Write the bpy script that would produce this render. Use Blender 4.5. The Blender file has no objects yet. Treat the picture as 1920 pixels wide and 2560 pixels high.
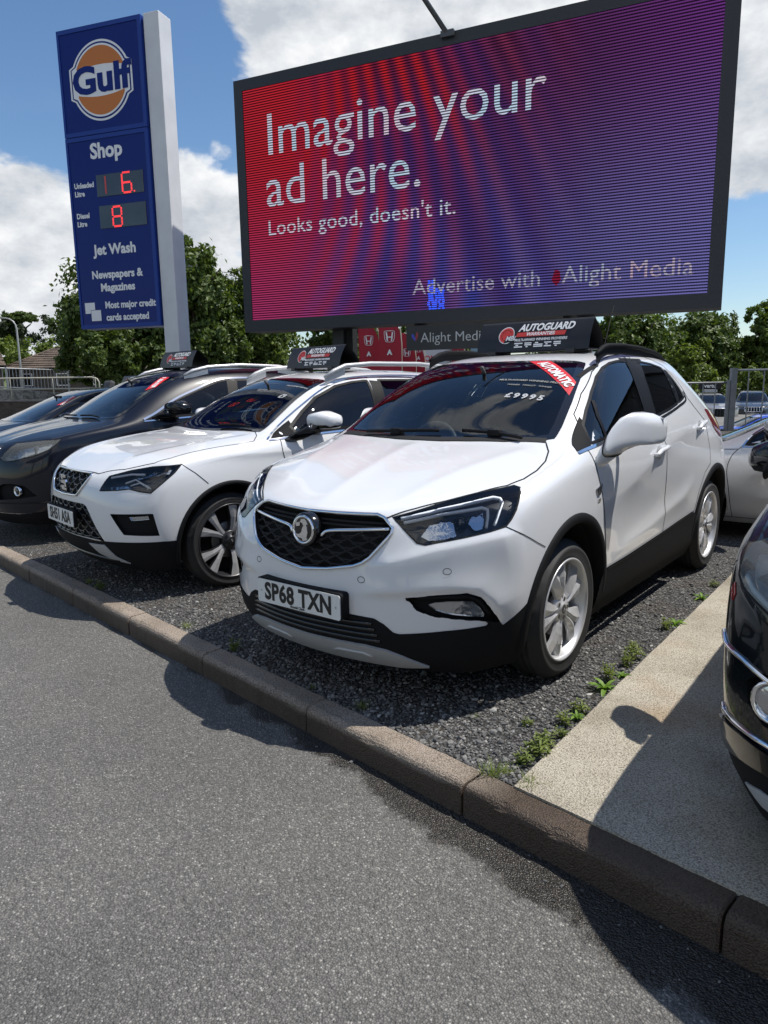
import bpy, bmesh, math, random
import numpy as np
from mathutils import Vector, Matrix
from mathutils.bvhtree import BVHTree
from mathutils.geometry import delaunay_2d_cdt
from mathutils.interpolate import poly_3d_calc

# ------------------------------------------------------------------ camera, world, sun, exposure
sc = bpy.context.scene
C = sc.collection
CAM_H, CAM_PITCH, CAM_ROLL, CAM_F = 1.4442, 0.1784, -0.0152, 1785.96
cam_d = bpy.data.cameras.new('camera')
cam_d.sensor_fit = 'VERTICAL'
cam_d.sensor_height = 24.0
cam_d.lens = CAM_F / 2560.0 * 24.0
cam_d.clip_start = 0.05
cam_d.clip_end = 3000
cam = bpy.data.objects.new('camera', cam_d)
C.objects.link(cam)
_cp, _sp = math.cos(CAM_PITCH), math.sin(CAM_PITCH)
_f = Vector((0, _cp, -_sp)); _r = Vector((1, 0, 0)); _u = Vector((0, _sp, _cp))
_c, _s = math.cos(CAM_ROLL), math.sin(CAM_ROLL)
_r2 = _c * _r + _s * _u; _u2 = -_s * _r + _c * _u
cam.matrix_world = Matrix(((_r2.x, _u2.x, -_f.x, 0), (_r2.y, _u2.y, -_f.y, 0), (_r2.z, _u2.z, -_f.z, CAM_H), (0, 0, 0, 1)))
sc.camera = cam

TO_SUN = Vector((0.4926, 0.0617, 1.0)).normalized()
SUN_ELEV = math.asin(TO_SUN.z)
SUN_AZ = math.atan2(TO_SUN.x, TO_SUN.y)          # clockwise from +Y
sun_d = bpy.data.lights.new('sun', 'SUN')
sun_d.energy = 4.7
sun_d.angle = math.radians(0.55)
sun_d.color = (1.0, 0.955, 0.88)
sun = bpy.data.objects.new('sun', sun_d)
C.objects.link(sun)
sun.rotation_euler = (-TO_SUN).to_track_quat('-Z', 'Y').to_euler()
sun.location = (8, 2, 20)

world = bpy.data.worlds.new('World')
sc.world = world
world.use_nodes = True
def build_world():
    nt = world.node_tree; N = nt.nodes; L = nt.links
    bg = N['Background']
    sky = N.new('ShaderNodeTexSky'); sky.sky_type = 'NISHITA'; sky.sun_disc = False
    sky.sun_elevation = SUN_ELEV; sky.sun_rotation = SUN_AZ
    sky.air_density = 1.0; sky.dust_density = 0.3; sky.ozone_density = 2.5
    tc = N.new('ShaderNodeTexCoord')
    sep = N.new('ShaderNodeSeparateXYZ'); L.new(tc.outputs['Generated'], sep.inputs[0])
    hs = N.new('ShaderNodeHueSaturation'); hs.inputs['Saturation'].default_value = 1.12; hs.inputs['Value'].default_value = 1.42; L.new(sky.outputs[0], hs.inputs['Color'])
    def M2(op, a, b):
        m = N.new('ShaderNodeMath'); m.operation = op
        for i, v in enumerate((a, b)):
            if isinstance(v, (int, float)): m.inputs[i].default_value = v
            else: L.new(v, m.inputs[i])
        return m.outputs[0]
    # cloud banks, some unseen and added for fill: (direction, radius in degrees, weight)
    best = None
    for d, r, w in CLOUDS:
        d = Vector(d).normalized()
        dp = N.new('ShaderNodeVectorMath'); dp.operation = 'DOT_PRODUCT'; L.new(tc.outputs['Generated'], dp.inputs[0]); dp.inputs[1].default_value = d
        m = N.new('ShaderNodeMapRange'); L.new(dp.outputs['Value'], m.inputs['Value'])
        m.inputs['From Min'].default_value = math.cos(math.radians(r * 1.7)); m.inputs['From Max'].default_value = math.cos(math.radians(r * .3))
        m.inputs['To Max'].default_value = w
        best = m.outputs[0] if best is None else M2('MAXIMUM', best, m.outputs[0])
    mp = N.new('ShaderNodeMapping'); L.new(tc.outputs['Generated'], mp.inputs[0]); mp.inputs['Scale'].default_value = (1, 1, 1.7)
    n1 = N.new('ShaderNodeTexNoise'); L.new(mp.outputs[0], n1.inputs['Vector'])
    n1.inputs['Scale'].default_value = 7.5; n1.inputs['Detail'].default_value = 10; n1.inputs['Roughness'].default_value = 0.56; n1.inputs['Distortion'].default_value = 0.25
    dens = M2('ADD', best, M2('MULTIPLY', M2('SUBTRACT', n1.outputs['Fac'], 0.5), 2.0))
    mr = N.new('ShaderNodeMapRange'); mr.interpolation_type = 'SMOOTHSTEP'; L.new(dens, mr.inputs['Value'])
    mr.inputs['From Min'].default_value = 0.42; mr.inputs['From Max'].default_value = 0.66
    # thin high veil
    n3 = N.new('ShaderNodeTexNoise'); mp3 = N.new('ShaderNodeMapping'); mp3.inputs['Scale'].default_value = (1, 1, 4.0); L.new(tc.outputs['Generated'], mp3.inputs[0]); L.new(mp3.outputs[0], n3.inputs['Vector']); n3.inputs['Scale'].default_value = 3.0; n3.inputs['Detail'].default_value = 7
    veil = N.new('ShaderNodeMapRange'); veil.interpolation_type = 'SMOOTHSTEP'; L.new(n3.outputs['Fac'], veil.inputs['Value']); veil.inputs['From Min'].default_value = .5; veil.inputs['From Max'].default_value = .85; veil.inputs['To Max'].default_value = .30
    mfac = M2('MAXIMUM', mr.outputs[0], veil.outputs[0])
    # inner variation: grey bases, bright tops
    n2 = N.new('ShaderNodeTexNoise'); L.new(mp.outputs[0], n2.inputs['Vector'])
    n2.inputs['Scale'].default_value = 9.0; n2.inputs['Detail'].default_value = 8; n2.inputs['Roughness'].default_value = 0.6
    cr = N.new('ShaderNodeValToRGB'); L.new(n2.outputs['Fac'], cr.inputs[0])
    cr.color_ramp.elements[0].position = 0.34; cr.color_ramp.elements[0].color = (5.6, 6.1, 6.8, 1)
    cr.color_ramp.elements[1].position = 0.66; cr.color_ramp.elements[1].color = (11.0, 11.1, 11.2, 1)
    mx = N.new('ShaderNodeMix'); mx.data_type = 'RGBA'
    L.new(mfac, mx.inputs[0]); L.new(hs.outputs[0], mx.inputs[6]); L.new(cr.outputs[0], mx.inputs[7])
    L.new(mx.outputs[2], bg.inputs['Color'])
    bg.inputs['Strength'].default_value = 0.085
CLOUDS = [((-.44, .885, .150), 6.5, 1), ((-.47, .87, .09), 8, 1), ((-.36, .92, .10), 5, .85), ((-.24, .95, .17), 5, .95), ((-.08, .905, .43), 4.5, .95), ((.02, .92, .39), 8, 1), ((.16, .895, .42), 9, 1),
          ((.43, .84, .36), 6.5, 1), ((-.19, .94, .29), 1.2, .55), ((-.8, .4, .3), 10, 1), ((-.5, -.7, .35), 13, 1), ((.4, -.8, .25), 11, 1), ((.9, -.1, .25), 9, 1), ((-.3, -.45, .75), 13, .95), ((-.25, -.85, .35), 16, 1), ((-.30, .50, .80), 9, .75), ((-.08, .55, .83), 6, .6)]  # final entries are unseen clouds added for front fill and windscreen reflections
build_world()

sc.view_settings.view_transform = 'Standard'
sc.view_settings.look = 'None'
sc.view_settings.exposure = 0.12
sc.view_settings.gamma = 1.0
sc.render.engine = 'CYCLES'
sc.cycles.use_denoising = True
sc.cycles.max_bounces = 10
sc.cycles.transparent_max_bounces = 12
sc.cycles.caustics_reflective = False
sc.cycles.caustics_refractive = False
# ------------------------------------------------------------------ materials
def _bsdf(m):
    m.use_nodes = True
    return m.node_tree.nodes['Principled BSDF']
def setin(b, name, v):
    if name in b.inputs: b.inputs[name].default_value = v
def mat(name, col, rough=0.5, metal=0.0, coat=0.0, spec=0.5, bump=None, var=None, emit=None, ior=1.5):
    """principled material; bump=(scale, strength, distance); var=(scale, amount, detail) mottles the colour"""
    m = bpy.data.materials.new(name); b = _bsdf(m)
    nt = m.node_tree; N = nt.nodes; L = nt.links
    b.inputs['Base Color'].default_value = (*col, 1)
    b.inputs['Roughness'].default_value = rough; b.inputs['Metallic'].default_value = metal
    setin(b, 'Coat Weight', coat); setin(b, 'Coat Roughness', 0.03); setin(b, 'Specular IOR Level', spec); setin(b, 'IOR', ior)
    if emit: 
        b.inputs['Emission Color'].default_value = (*emit[0], 1); b.inputs['Emission Strength'].default_value = emit[1]
    if bump or var:
        tc = N.new('ShaderNodeTexCoord')
    if bump:
        n = N.new('ShaderNodeTexNoise'); n.inputs['Scale'].default_value = bump[0]; n.inputs['Detail'].default_value = 4
        L.new(tc.outputs['Object'], n.inputs['Vector'])
        bp = N.new('ShaderNodeBump'); bp.inputs['Strength'].default_value = bump[1]; bp.inputs['Distance'].default_value = bump[2]
        L.new(n.outputs['Fac'], bp.inputs['Height']); L.new(bp.outputs[0], b.inputs['Normal'])
    if var:
        n = N.new('ShaderNodeTexNoise'); n.inputs['Scale'].default_value = var[0]; n.inputs['Detail'].default_value = var[2] if len(var) > 2 else 5
        L.new(tc.outputs['Object'], n.inputs['Vector'])
        cr = N.new('ShaderNodeValToRGB'); L.new(n.outputs['Fac'], cr.inputs[0])
        a = var[1]
        cr.color_ramp.elements[0].position = 0.3; cr.color_ramp.elements[0].color = (*[c * (1 - a) for c in col], 1)
        cr.color_ramp.elements[1].position = 0.7; cr.color_ramp.elements[1].color = (*[min(1, c * (1 + a)) for c in col], 1)
        L.new(cr.outputs[0], b.inputs['Base Color'])
    return m
def paint(name, col, flake=0.0, rough=0.32, metal=0.0, spec=.5):
    m = mat(name, col, rough, metal, coat=1.0 if spec > .2 else .75, spec=spec)
    nt = m.node_tree; N = nt.nodes; L = nt.links; b = N['Principled BSDF']
    tc = N.new('ShaderNodeTexCoord')
    # faint dust: roughness drifts across the panel
    n = N.new('ShaderNodeTexNoise'); n.inputs['Scale'].default_value = 3.5; n.inputs['Detail'].default_value = 6
    L.new(tc.outputs['Object'], n.inputs['Vector'])
    mr = N.new('ShaderNodeMapRange'); L.new(n.outputs['Fac'], mr.inputs['Value'])
    mr.inputs['From Min'].default_value = 0.3; mr.inputs['From Max'].default_value = 0.75
    mr.inputs['To Min'].default_value = 0.01; mr.inputs['To Max'].default_value = 0.035
    L.new(mr.outputs[0], b.inputs['Coat Roughness'])
    if flake:
        v = N.new('ShaderNodeTexVoronoi'); v.inputs['Scale'].default_value = 900
        L.new(tc.outputs['Object'], v.inputs['Vector'])
        mx = N.new('ShaderNodeMix'); mx.data_type = 'RGBA'; mx.inputs[0].default_value = flake
        mx.inputs[6].default_value = (*col, 1); L.new(v.outputs['Color'], mx.inputs[7])
        hs = N.new('ShaderNodeHueSaturation'); hs.inputs['Saturation'].default_value = 0.15; L.new(mx.outputs[2], hs.inputs['Color'])
        L.new(hs.outputs[0], b.inputs['Base Color'])
    return m
def glass(name, tint=(0.5, 0.55, 0.54), refl=1.0, dirt=0.0):
    """thin tinted pane: fresnel mirror over a tinted see-through"""
    m = bpy.data.materials.new(name); m.use_nodes = True
    nt = m.node_tree; N = nt.nodes; L = nt.links; N.clear()
    out = N.new('ShaderNodeOutputMaterial')
    tr = N.new('ShaderNodeBsdfTransparent'); tr.inputs[0].default_value = (*tint, 1)
    gl = N.new('ShaderNodeBsdfGlossy'); gl.inputs['Roughness'].default_value = 0.01; gl.inputs[0].default_value = (0.95, 0.97, 1, 1)
    fr = N.new('ShaderNodeFresnel'); fr.inputs['IOR'].default_value = 1.50
    mu = N.new('ShaderNodeMath'); mu.operation = 'MULTIPLY'; mu.inputs[1].default_value = 1.1 * refl; mu.use_clamp = True
    L.new(fr.outputs[0], mu.inputs[0])
    mx = N.new('ShaderNodeMixShader'); L.new(mu.outputs[0], mx.inputs[0]); L.new(tr.outputs[0], mx.inputs[1]); L.new(gl.outputs[0], mx.inputs[2])
    last = mx
    if dirt:
        df = N.new('ShaderNodeBsdfDiffuse'); df.inputs[0].default_value = (0.6, 0.6, 0.55, 1)
        m2 = N.new('ShaderNodeMixShader'); m2.inputs[0].default_value = dirt
        L.new(mx.outputs[0], m2.inputs[1]); L.new(df.outputs[0], m2.inputs[2]); last = m2
    L.new(last.outputs[0], out.inputs['Surface'])
    return m

M = {}
M['white_paint'] = paint('white_car_paint', (0.74, 0.75, 0.765))
M['navy_paint'] = paint('blue_black_car_paint', (0.006, 0.008, 0.016), flake=0.0, rough=0.3, spec=.1)
M['black_paint'] = paint('green_black_car_paint', (0.006, 0.008, 0.010), rough=0.2, spec=.1)
M['silver_paint'] = paint('silver_car_paint', (0.50, 0.51, 0.53), flake=0.10, rough=0.32, metal=0.55)
M['blue_paint'] = paint('blue_car_paint', (0.02, 0.07, 0.50), rough=0.25)
M['grey_paint'] = paint('grey_car_paint', (0.22, 0.23, 0.22), flake=0.05, rough=0.3, metal=0.3)
M['dark_paint'] = paint('dark_car_paint', (0.03, 0.035, 0.04), rough=0.25)
M['plastic'] = mat('black_plastic', (0.012, 0.0125, 0.014), 0.68, bump=(700, 0.25, 0.001), spec=.10)
M['gloss_black'] = mat('gloss_black', (0.006, 0.006, 0.007), 0.12, coat=0.5)
M['matt_black'] = mat('matt_black', (0.008, 0.008, 0.009), 0.8)
M['seal'] = mat('rubber_seal', (0.006, 0.006, 0.007), 0.5, spec=.15)
M['gap'] = mat('panel_gap', (0.006, 0.006, 0.006), 0.9)
M['chrome'] = mat('chrome', (0.85, 0.86, 0.88), 0.06, 1.0)
M['satin'] = mat('satin_silver', (0.46, 0.47, 0.48), 0.42, 0.25)
M['alloy'] = mat('alloy_silver', (0.60, 0.60, 0.61), 0.36, 0.45, coat=0.3)
M['alloy_cut'] = mat('machined_alloy', (0.62, 0.62, 0.63), 0.30, 0.55)
M['alloy_dark'] = mat('dark_alloy', (0.025, 0.025, 0.028), 0.35, 0.3)
M['rubber'] = mat('tyre_rubber', (0.020, 0.020, 0.021), 0.72, bump=(260, 0.15, 0.001), var=(9, 0.25))
M['brake'] = mat('brake_disc', (0.20, 0.19, 0.18), 0.4, 0.8)
M['glass_clear'] = glass('windscreen_glass', (0.82, 0.90, 0.88))
M['glass_tint'] = glass('side_glass', (0.55, 0.62, 0.60), refl=.95)
M['glass_dark'] = glass('privacy_glass', (0.05, 0.052, 0.055), refl=1.1)
M['lens'] = glass('lamp_lens', (0.93, 0.94, 0.95), refl=0.9)
M['lens_haze'] = glass('hazed_lamp_lens', (0.85, 0.86, 0.85), refl=1.0, dirt=0.14)
M['lamp_dark'] = mat('lamp_housing', (0.012, 0.013, 0.016), 0.3)
M['lamp_chrome'] = mat('lamp_reflector', (0.50, 0.52, 0.56), 0.10, 1.0, bump=(30, 0.25, 0.010))
M['lamp_grey'] = mat('lamp_inner_grey', (0.46, 0.47, 0.48), 0.3, 0.2, coat=0.5, bump=(24, 0.5, 0.02), var=(14, 0.45, 2))
M['lamp_white'] = mat('lamp_light_guide', (0.85, 0.88, 0.92), 0.25)
M['tail_red'] = mat('red_lamp', (0.30, 0.008, 0.012), 0.1, coat=1.0)
M['amber'] = mat('amber_lamp', (0.5, 0.15, 0.01), 0.2, coat=0.5)
M['cabin'] = mat('cabin_plastic', (0.055, 0.056, 0.058), 0.65)
M['cabin_grey'] = mat('cabin_trim', (0.30, 0.30, 0.28), 0.8)
M['seat'] = mat('seat_fabric', (0.09, 0.092, 0.098), 0.9, bump=(300, 0.4, 0.002))
M['plate_white'] = mat('plate_white', (0.74, 0.75, 0.74), 0.35, coat=0.3)
M['plate_black'] = mat('plate_lettering', (0.008, 0.008, 0.009), 0.5)
M['red_vinyl'] = mat('red_vinyl', (0.62, 0.02, 0.03), 0.45)
M['white_vinyl'] = mat('white_vinyl', (0.80, 0.80, 0.80), 0.5)
M['black_board'] = mat('black_sign_board', (0.014, 0.014, 0.016), 0.42, var=(5, 0.15))
M['grey_print'] = mat('grey_print', (0.45, 0.46, 0.47), 0.5)
M['red_print'] = mat('red_print', (0.60, 0.05, 0.04), 0.45)

# ------------------------------------------------------------------ objects
def link(name, me, m=None, parent=None, mats=None):
    o = bpy.data.objects.new(name, me); C.objects.link(o)
    if mats:
        for q in mats: me.materials.append(q)
    elif m is not None: me.materials.append(m)
    if parent: o.parent = parent
    return o
def tag(o, label=None, cat=None, group=None, kind=None):
    if label: o['label'] = label
    if cat: o['category'] = cat
    if group: o['group'] = group
    if kind: o['kind'] = kind
    return o
def empty(name, loc=(0, 0, 0), rz=0.0):
    o = bpy.data.objects.new(name, None); C.objects.link(o)
    o.location = loc; o.rotation_euler = (0, 0, rz); o.empty_display_size = 0.2
    return o
class MB:
    """collects shapes into ONE mesh"""
    def __init__(s): s.v = []; s.f = []; s.mi = []; s.cur = 0; s.sm = []; s.smooth = False
    def add(s, vs, fs, smooth=None):
        n = len(s.v); s.v.extend([tuple(p) for p in vs])
        for f in fs:
            s.f.append(tuple(i + n for i in f)); s.mi.append(s.cur); s.sm.append(s.smooth if smooth is None else smooth)
    def box(s, x0, x1, y0, y1, z0, z1, mtx=None):
        vs = [Vector(p) for p in ((x0, y0, z0), (x1, y0, z0), (x1, y1, z0), (x0, y1, z0), (x0, y0, z1), (x1, y0, z1), (x1, y1, z1), (x0, y1, z1))]
        if mtx: vs = [mtx @ p for p in vs]
        s.add(vs, [(0, 3, 2, 1), (4, 5, 6, 7), (0, 1, 5, 4), (1, 2, 6, 5), (2, 3, 7, 6), (3, 0, 4, 7)], False)
    def cbox(s, x0, x1, y0, y1, z0, z1, b=0.01, mtx=None):
        """box with bevelled edges"""
        bm = bmesh.new()
        bmesh.ops.create_cube(bm, size=1.0)
        for v in bm.verts:
            v.co = Vector((x0 + (v.co.x + .5) * (x1 - x0), y0 + (v.co.y + .5) * (y1 - y0), z0 + (v.co.z + .5) * (z1 - z0)))
        bmesh.ops.bevel(bm, geom=list(bm.edges), offset=b, segments=2, affect='EDGES', profile=0.6)
        s.bm(bm, mtx)
    def bm(s, bm, mtx=None, smooth=None):
        bm.verts.ensure_lookup_table()
        s.add([(mtx @ v.co if mtx else v.co) for v in bm.verts], [[v.index for v in f.verts] for f in bm.faces], smooth)
        bm.free()
    def tube(s, pts, r, n=8, closed=False, cap=True, flat=None):
        """round tube along pts; r number or list"""
        pts = [Vector(p) for p in pts]; k = len(pts)
        rs = r if isinstance(r, (list, tuple)) else [r] * k
        rings = []; up = None
        for i, p in enumerate(pts):
            a = pts[(i - 1) % k] if (closed or i > 0) else p
            b = pts[(i + 1) % k] if (closed or i < k - 1) else p
            t = (b - a)
            t = t.normalized() if t.length > 1e-9 else Vector((0, 0, 1))
            if up is None:
                up = Vector((0, 0, 1)) if abs(t.z) < 0.9 else Vector((1, 0, 0))
            nrm = up - t * up.dot(t)
            if nrm.length < 1e-6: nrm = t.orthogonal()
            nrm.normalize(); up = nrm; bn = t.cross(nrm)
            fx = flat or 1.0
            rings.append([p + (nrm * math.cos(2 * math.pi * j / n) + bn * fx * math.sin(2 * math.pi * j / n)) * rs[i] for j in range(n)])
        vs = [v for R_ in rings for v in R_]; fs = []
        for i in range(k if closed else k - 1):
            i2 = (i + 1) % k
            for j in range(n):
                fs.append((i * n + j, i * n + (j + 1) % n, i2 * n + (j + 1) % n, i2 * n + j))
        if cap and not closed:
            fs.append(tuple(range(n - 1, -1, -1))); fs.append(tuple((k - 1) * n + j for j in range(n)))
        s.add(vs, fs, True)
    def lathe(s, prof, n=32, mtx=None, smooth=True, close=False):
        """profile (r, h) revolved about local Z"""
        vs = []; k = len(prof)
        for (r, h) in prof:
            for j in range(n):
                a = 2 * math.pi * j / n; p = Vector((r * math.cos(a), r * math.sin(a), h)); vs.append(mtx @ p if mtx else p)
        fs = []
        for i in range(k if close else k - 1):
            i2 = (i + 1) % k
            for j in range(n): fs.append((i * n + j, i * n + (j + 1) % n, i2 * n + (j + 1) % n, i2 * n + j))
        s.add(vs, fs, smooth)
    def disc(s, c, r, n=24, axis='Z', mtx=None):
        vs = []
        for j in range(n):
            a = 2 * math.pi * j / n; x, y = r * math.cos(a), r * math.sin(a)
            p = Vector({'Z': (x, y, 0), 'Y': (x, 0, y), 'X': (0, x, y)}[axis]) + Vector(c); vs.append(mtx @ p if mtx else p)
        s.add(vs, [tuple(range(n))])
    def prism(s, poly, h0, h1, mtx=None):
        """2-D polygon (x, y) extruded from h0 to h1 along local z"""
        n = len(poly)
        vs = [Vector((p[0], p[1], h0)) for p in poly] + [Vector((p[0], p[1], h1)) for p in poly]
        if mtx: vs = [mtx @ v for v in vs]
        s.add(vs, [tuple(range(n - 1, -1, -1)), tuple(range(n, 2 * n))] + [(i, (i + 1) % n, n + (i + 1) % n, n + i) for i in range(n)], False)
    def mesh(s, name):
        me = bpy.data.meshes.new(name)
        me.from_pydata([tuple(p) for p in s.v], [], s.f)
        me.polygons.foreach_set('use_smooth', s.sm)
        if any(s.mi): me.polygons.foreach_set('material_index', s.mi)
        me.update()
        return me
    def build(s, name, m, parent=None, fix=False):
        me = s.mesh(name)
        if fix:
            b = bmesh.new(); b.from_mesh(me); bmesh.ops.recalc_face_normals(b, faces=b.faces); b.to_mesh(me); b.free()
        return link(name, me, None, parent, m if isinstance(m, (list, tuple)) else [m])
def frame_mtx(o, ex, ey):
    """matrix whose local x, y run along ex, ey in the world"""
    ex = Vector(ex).normalized(); ez = ex.cross(Vector(ey)).normalized(); ey = ez.cross(ex)
    return Matrix(((ex.x, ey.x, ez.x, o[0]), (ex.y, ey.y, ez.y, o[1]), (ex.z, ey.z, ez.z, o[2]), (0, 0, 0, 1)))
_txt = {}
def text_geo(s, size, bold=0.0, sx=1.0, align='CENTER', shear=0.0, space=1.0, depth=0.0015, res=3, line=1.0):
    """lettering as (verts, faces) lying in local xy, thickness along z"""
    key = (s, size, bold, sx, align, shear, space, depth, res, line)
    if key in _txt: return _txt[key]
    cu = bpy.data.curves.new('text', 'FONT'); cu.body = s; cu.size = size; cu.align_x = align; cu.align_y = 'CENTER'
    cu.offset = bold; cu.extrude = depth / 2; cu.resolution_u = res; cu.shear = shear; cu.space_character = space; cu.space_line = line
    ob = bpy.data.objects.new('text', cu); C.objects.link(ob)
    dg = bpy.context.evaluated_depsgraph_get()
    me = ob.evaluated_get(dg).to_mesh()
    vs = [Vector((v.co.x * sx, v.co.y, v.co.z + depth / 2)) for v in me.vertices]; fs = [tuple(p.vertices) for p in me.polygons]
    ob.evaluated_get(dg).to_mesh_clear()
    bpy.data.objects.remove(ob); bpy.data.curves.remove(cu)
    _txt[key] = (vs, fs)
    return vs, fs
def put_text(mb, s, size, mtx, off=(0, 0, 0), **kw):
    vs, fs = text_geo(s, size, **kw)
    mb.add([mtx @ (v + Vector(off)) for v in vs], fs, False)
def map_text(mb, s, size, fn, off=(0, 0), **kw):
    """lettering bent onto a surface: fn(x, y, h) -> point"""
    vs, fs = text_geo(s, size, **kw)
    mb.add([fn(v.x + off[0], v.y + off[1], v.z) for v in vs], fs, False)
# ------------------------------------------------------------------ car bodies
# car space: x forward (0 = front axle), y to the car's left, z up
FY = (0.0, 0.22, 0.45, 0.60, 0.72)
def cage_mesh(S):
    """control cage -> full mirrored body surface (no holes yet)"""
    X = S['X']; nr = len(S['rows'])
    idx = {}; V = []; half = []
    def put(k, p):
        idx[k] = len(V); V.append(p)
    for r, row in enumerate(S['rows']):
        fz = row.get('fz') or [row['z']] * 6
        for c in range(6):
            y = FY[c] * row.get('fys', 1.0) if c < 5 else row['fy']
            put((r, c), (row['fx'][c], y, fz[c]))
        for i, x in enumerate(X):
            z = row['sz'][i] if 'sz' in row else row['z']
            w = row['w'][i] if isinstance(row['w'], (list, tuple)) else row['w']
            put((r, 6 + i), (x, w, z))
        rz = row.get('rz') or row['z']
        x0, yc = row['rx'], row['ry']
        put((r, 19), (x0 + 0.30, yc, rz + row.get('rdz', 0)))
        for c, (dx, fy) in enumerate(((0.15, .86), (0.09, .72), (0.045, .52), (0.012, .26), (0, 0))):
            put((r, 20 + c), (x0 + dx, yc * fy, rz))
    R = nr - 1
    top = {}
    for c in range(5, 20):
        for v in range(6):
            if v == 0: top[(c, v)] = idx[(R, c)]
            elif c == 5: top[(c, v)] = idx[(R, 5 - v)]
            elif c == 19: top[(c, v)] = idx[(R, 19 + v)]
            else:
                top[(c, v)] = len(V); V.append(S['top'][c - 6][v - 1])
    F = []
    for r in range(nr - 1):
        for c in range(24):
            F.append((idx[(r, c)], idx[(r, c + 1)], idx[(r + 1, c + 1)], idx[(r + 1, c)]))
    for c in range(5, 19):
        for v in range(5):
            F.append((top[(c, v)], top[(c + 1, v)], top[(c + 1, v + 1)], top[(c, v + 1)]))
    # mirror
    n = len(V); mp = []
    V2 = list(V)
    for i, p in enumerate(V):
        if abs(p[1]) < 1e-6: mp.append(i)
        else: mp.append(len(V2)); V2.append((p[0], -p[1], p[2]))
    F2 = F + [tuple(mp[i] for i in reversed(f)) for f in F]
    me = bpy.data.meshes.new('cage'); me.from_pydata(V2, [], F2); me.update()
    # creases along chosen cage rows: ('row', r, c0, c1, weight) / ('top', v, c0, c1, weight)
    if S.get('crease'):
        want = {}
        for (kind, j, c0, c1, w) in S['crease']:
            for c in range(c0, c1):
                if kind == 'row': a, b = idx[(j, c)], idx[(j, c + 1)]
                elif kind == 'top': a, b = top[(c, j)], top[(c + 1, j)]
                else: a, b = top[(j, c)], top[(j, c + 1)]
                want[frozenset((a, b))] = w; want[frozenset((mp[a], mp[b]))] = w
        at = me.attributes.new('crease_edge', 'FLOAT', 'EDGE')
        for e in me.edges:
            w = want.get(frozenset(e.vertices))
            if w: at.data[e.index].value = w
    return me
def subdivide(me, lv):
    ob = bpy.data.objects.new('cage', me); C.objects.link(ob)
    md = ob.modifiers.new('s', 'SUBSURF'); md.levels = lv; md.render_levels = lv; md.use_limit_surface = True
    dg = bpy.context.evaluated_depsgraph_get(); ev = ob.evaluated_get(dg); m = ev.to_mesh()
    V = np.empty(len(m.vertices) * 3, 'f'); m.vertices.foreach_get('co', V); V = V.reshape(-1, 3).astype(float)
    NV = np.empty(len(m.vertices) * 3, 'f'); m.vertices.foreach_get('normal', NV); NV = NV.reshape(-1, 3).astype(float)
    F = np.empty(len(m.loops), 'i'); m.loops.foreach_get('vertex_index', F); F = F.reshape(-1, 4)
    ev.to_mesh_clear(); bpy.data.objects.remove(ob); bpy.data.meshes.remove(me)
    return V, NV, F
def inside(poly, P):
    """numpy point-in-polygon"""
    x, y = P[:, 0], P[:, 1]; r = np.zeros(len(P), bool); n = len(poly)
    for i in range(n):
        x1, y1 = poly[i]; x2, y2 = poly[(i + 1) % n]
        if y1 == y2: continue
        k = ((y1 > y) != (y2 > y)) & (x < (x2 - x1) * (y - y1) / (y2 - y1) + x1)
        r ^= k
    return r
def nearest(poly, P):
    best = np.full(len(P), 1e9); out = np.array(P, float)
    for i in range(len(poly)):
        a = np.array(poly[i], float); b = np.array(poly[(i + 1) % len(poly)], float); d = b - a; L = d @ d
        if L < 1e-12: continue
        t = np.clip(((P - a) @ d) / L, 0, 1); q = a + t[:, None] * d; e = ((P - q) ** 2).sum(1)
        k = e < best; best[k] = e[k]; out[k] = q[k]
    return out
def smooth_poly(pts, it=2, keep=0.55):
    """Chaikin corner cutting, sharp corners marked by a third entry are kept"""
    P = [tuple(p) for p in pts]
    for _ in range(it):
        Q = []
        n = len(P)
        for i in range(n):
            a, p, b = P[i - 1], P[i], P[(i + 1) % n]
            if len(p) > 2: Q.append(p); continue
            Q.append((p[0] + (a[0] - p[0]) * .25, p[1] + (a[1] - p[1]) * .25))
            Q.append((p[0] + (b[0] - p[0]) * .25, p[1] + (b[1] - p[1]) * .25))
        P = Q
    return [(p[0], p[1]) for p in P]
def resample(pts, step, closed=False):
    P = [Vector((*p[:2], 0)) for p in pts]
    if closed: P = P + [P[0]]
    out = [P[0]]
    for a, b in zip(P, P[1:]):
        n = max(1, int((b - a).length / step + .5))
        for i in range(1, n + 1): out.append(a.lerp(b, i / n))
    if closed: out.pop()
    return [(p.x, p.y) for p in out]
def spline(pts, step):
    """Catmull-Rom through open 2-D points"""
    P = [Vector((p[0], p[1])) for p in pts]; P = [P[0] * 2 - P[1]] + P + [P[-1] * 2 - P[-2]]; out = []
    for i in range(1, len(P) - 2):
        a, b, c, d = P[i - 1:i + 3]; n = max(2, int((c - b).length / step))
        for k in range(n):
            t = k / n
            out.append(0.5 * ((2 * b) + (c - a) * t + (2 * a - 5 * b + 4 * c - d) * t * t + (3 * b - a - 3 * c + d) * t ** 3))
    out.append(P[-2])
    return [(p.x, p.y) for p in out]
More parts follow.
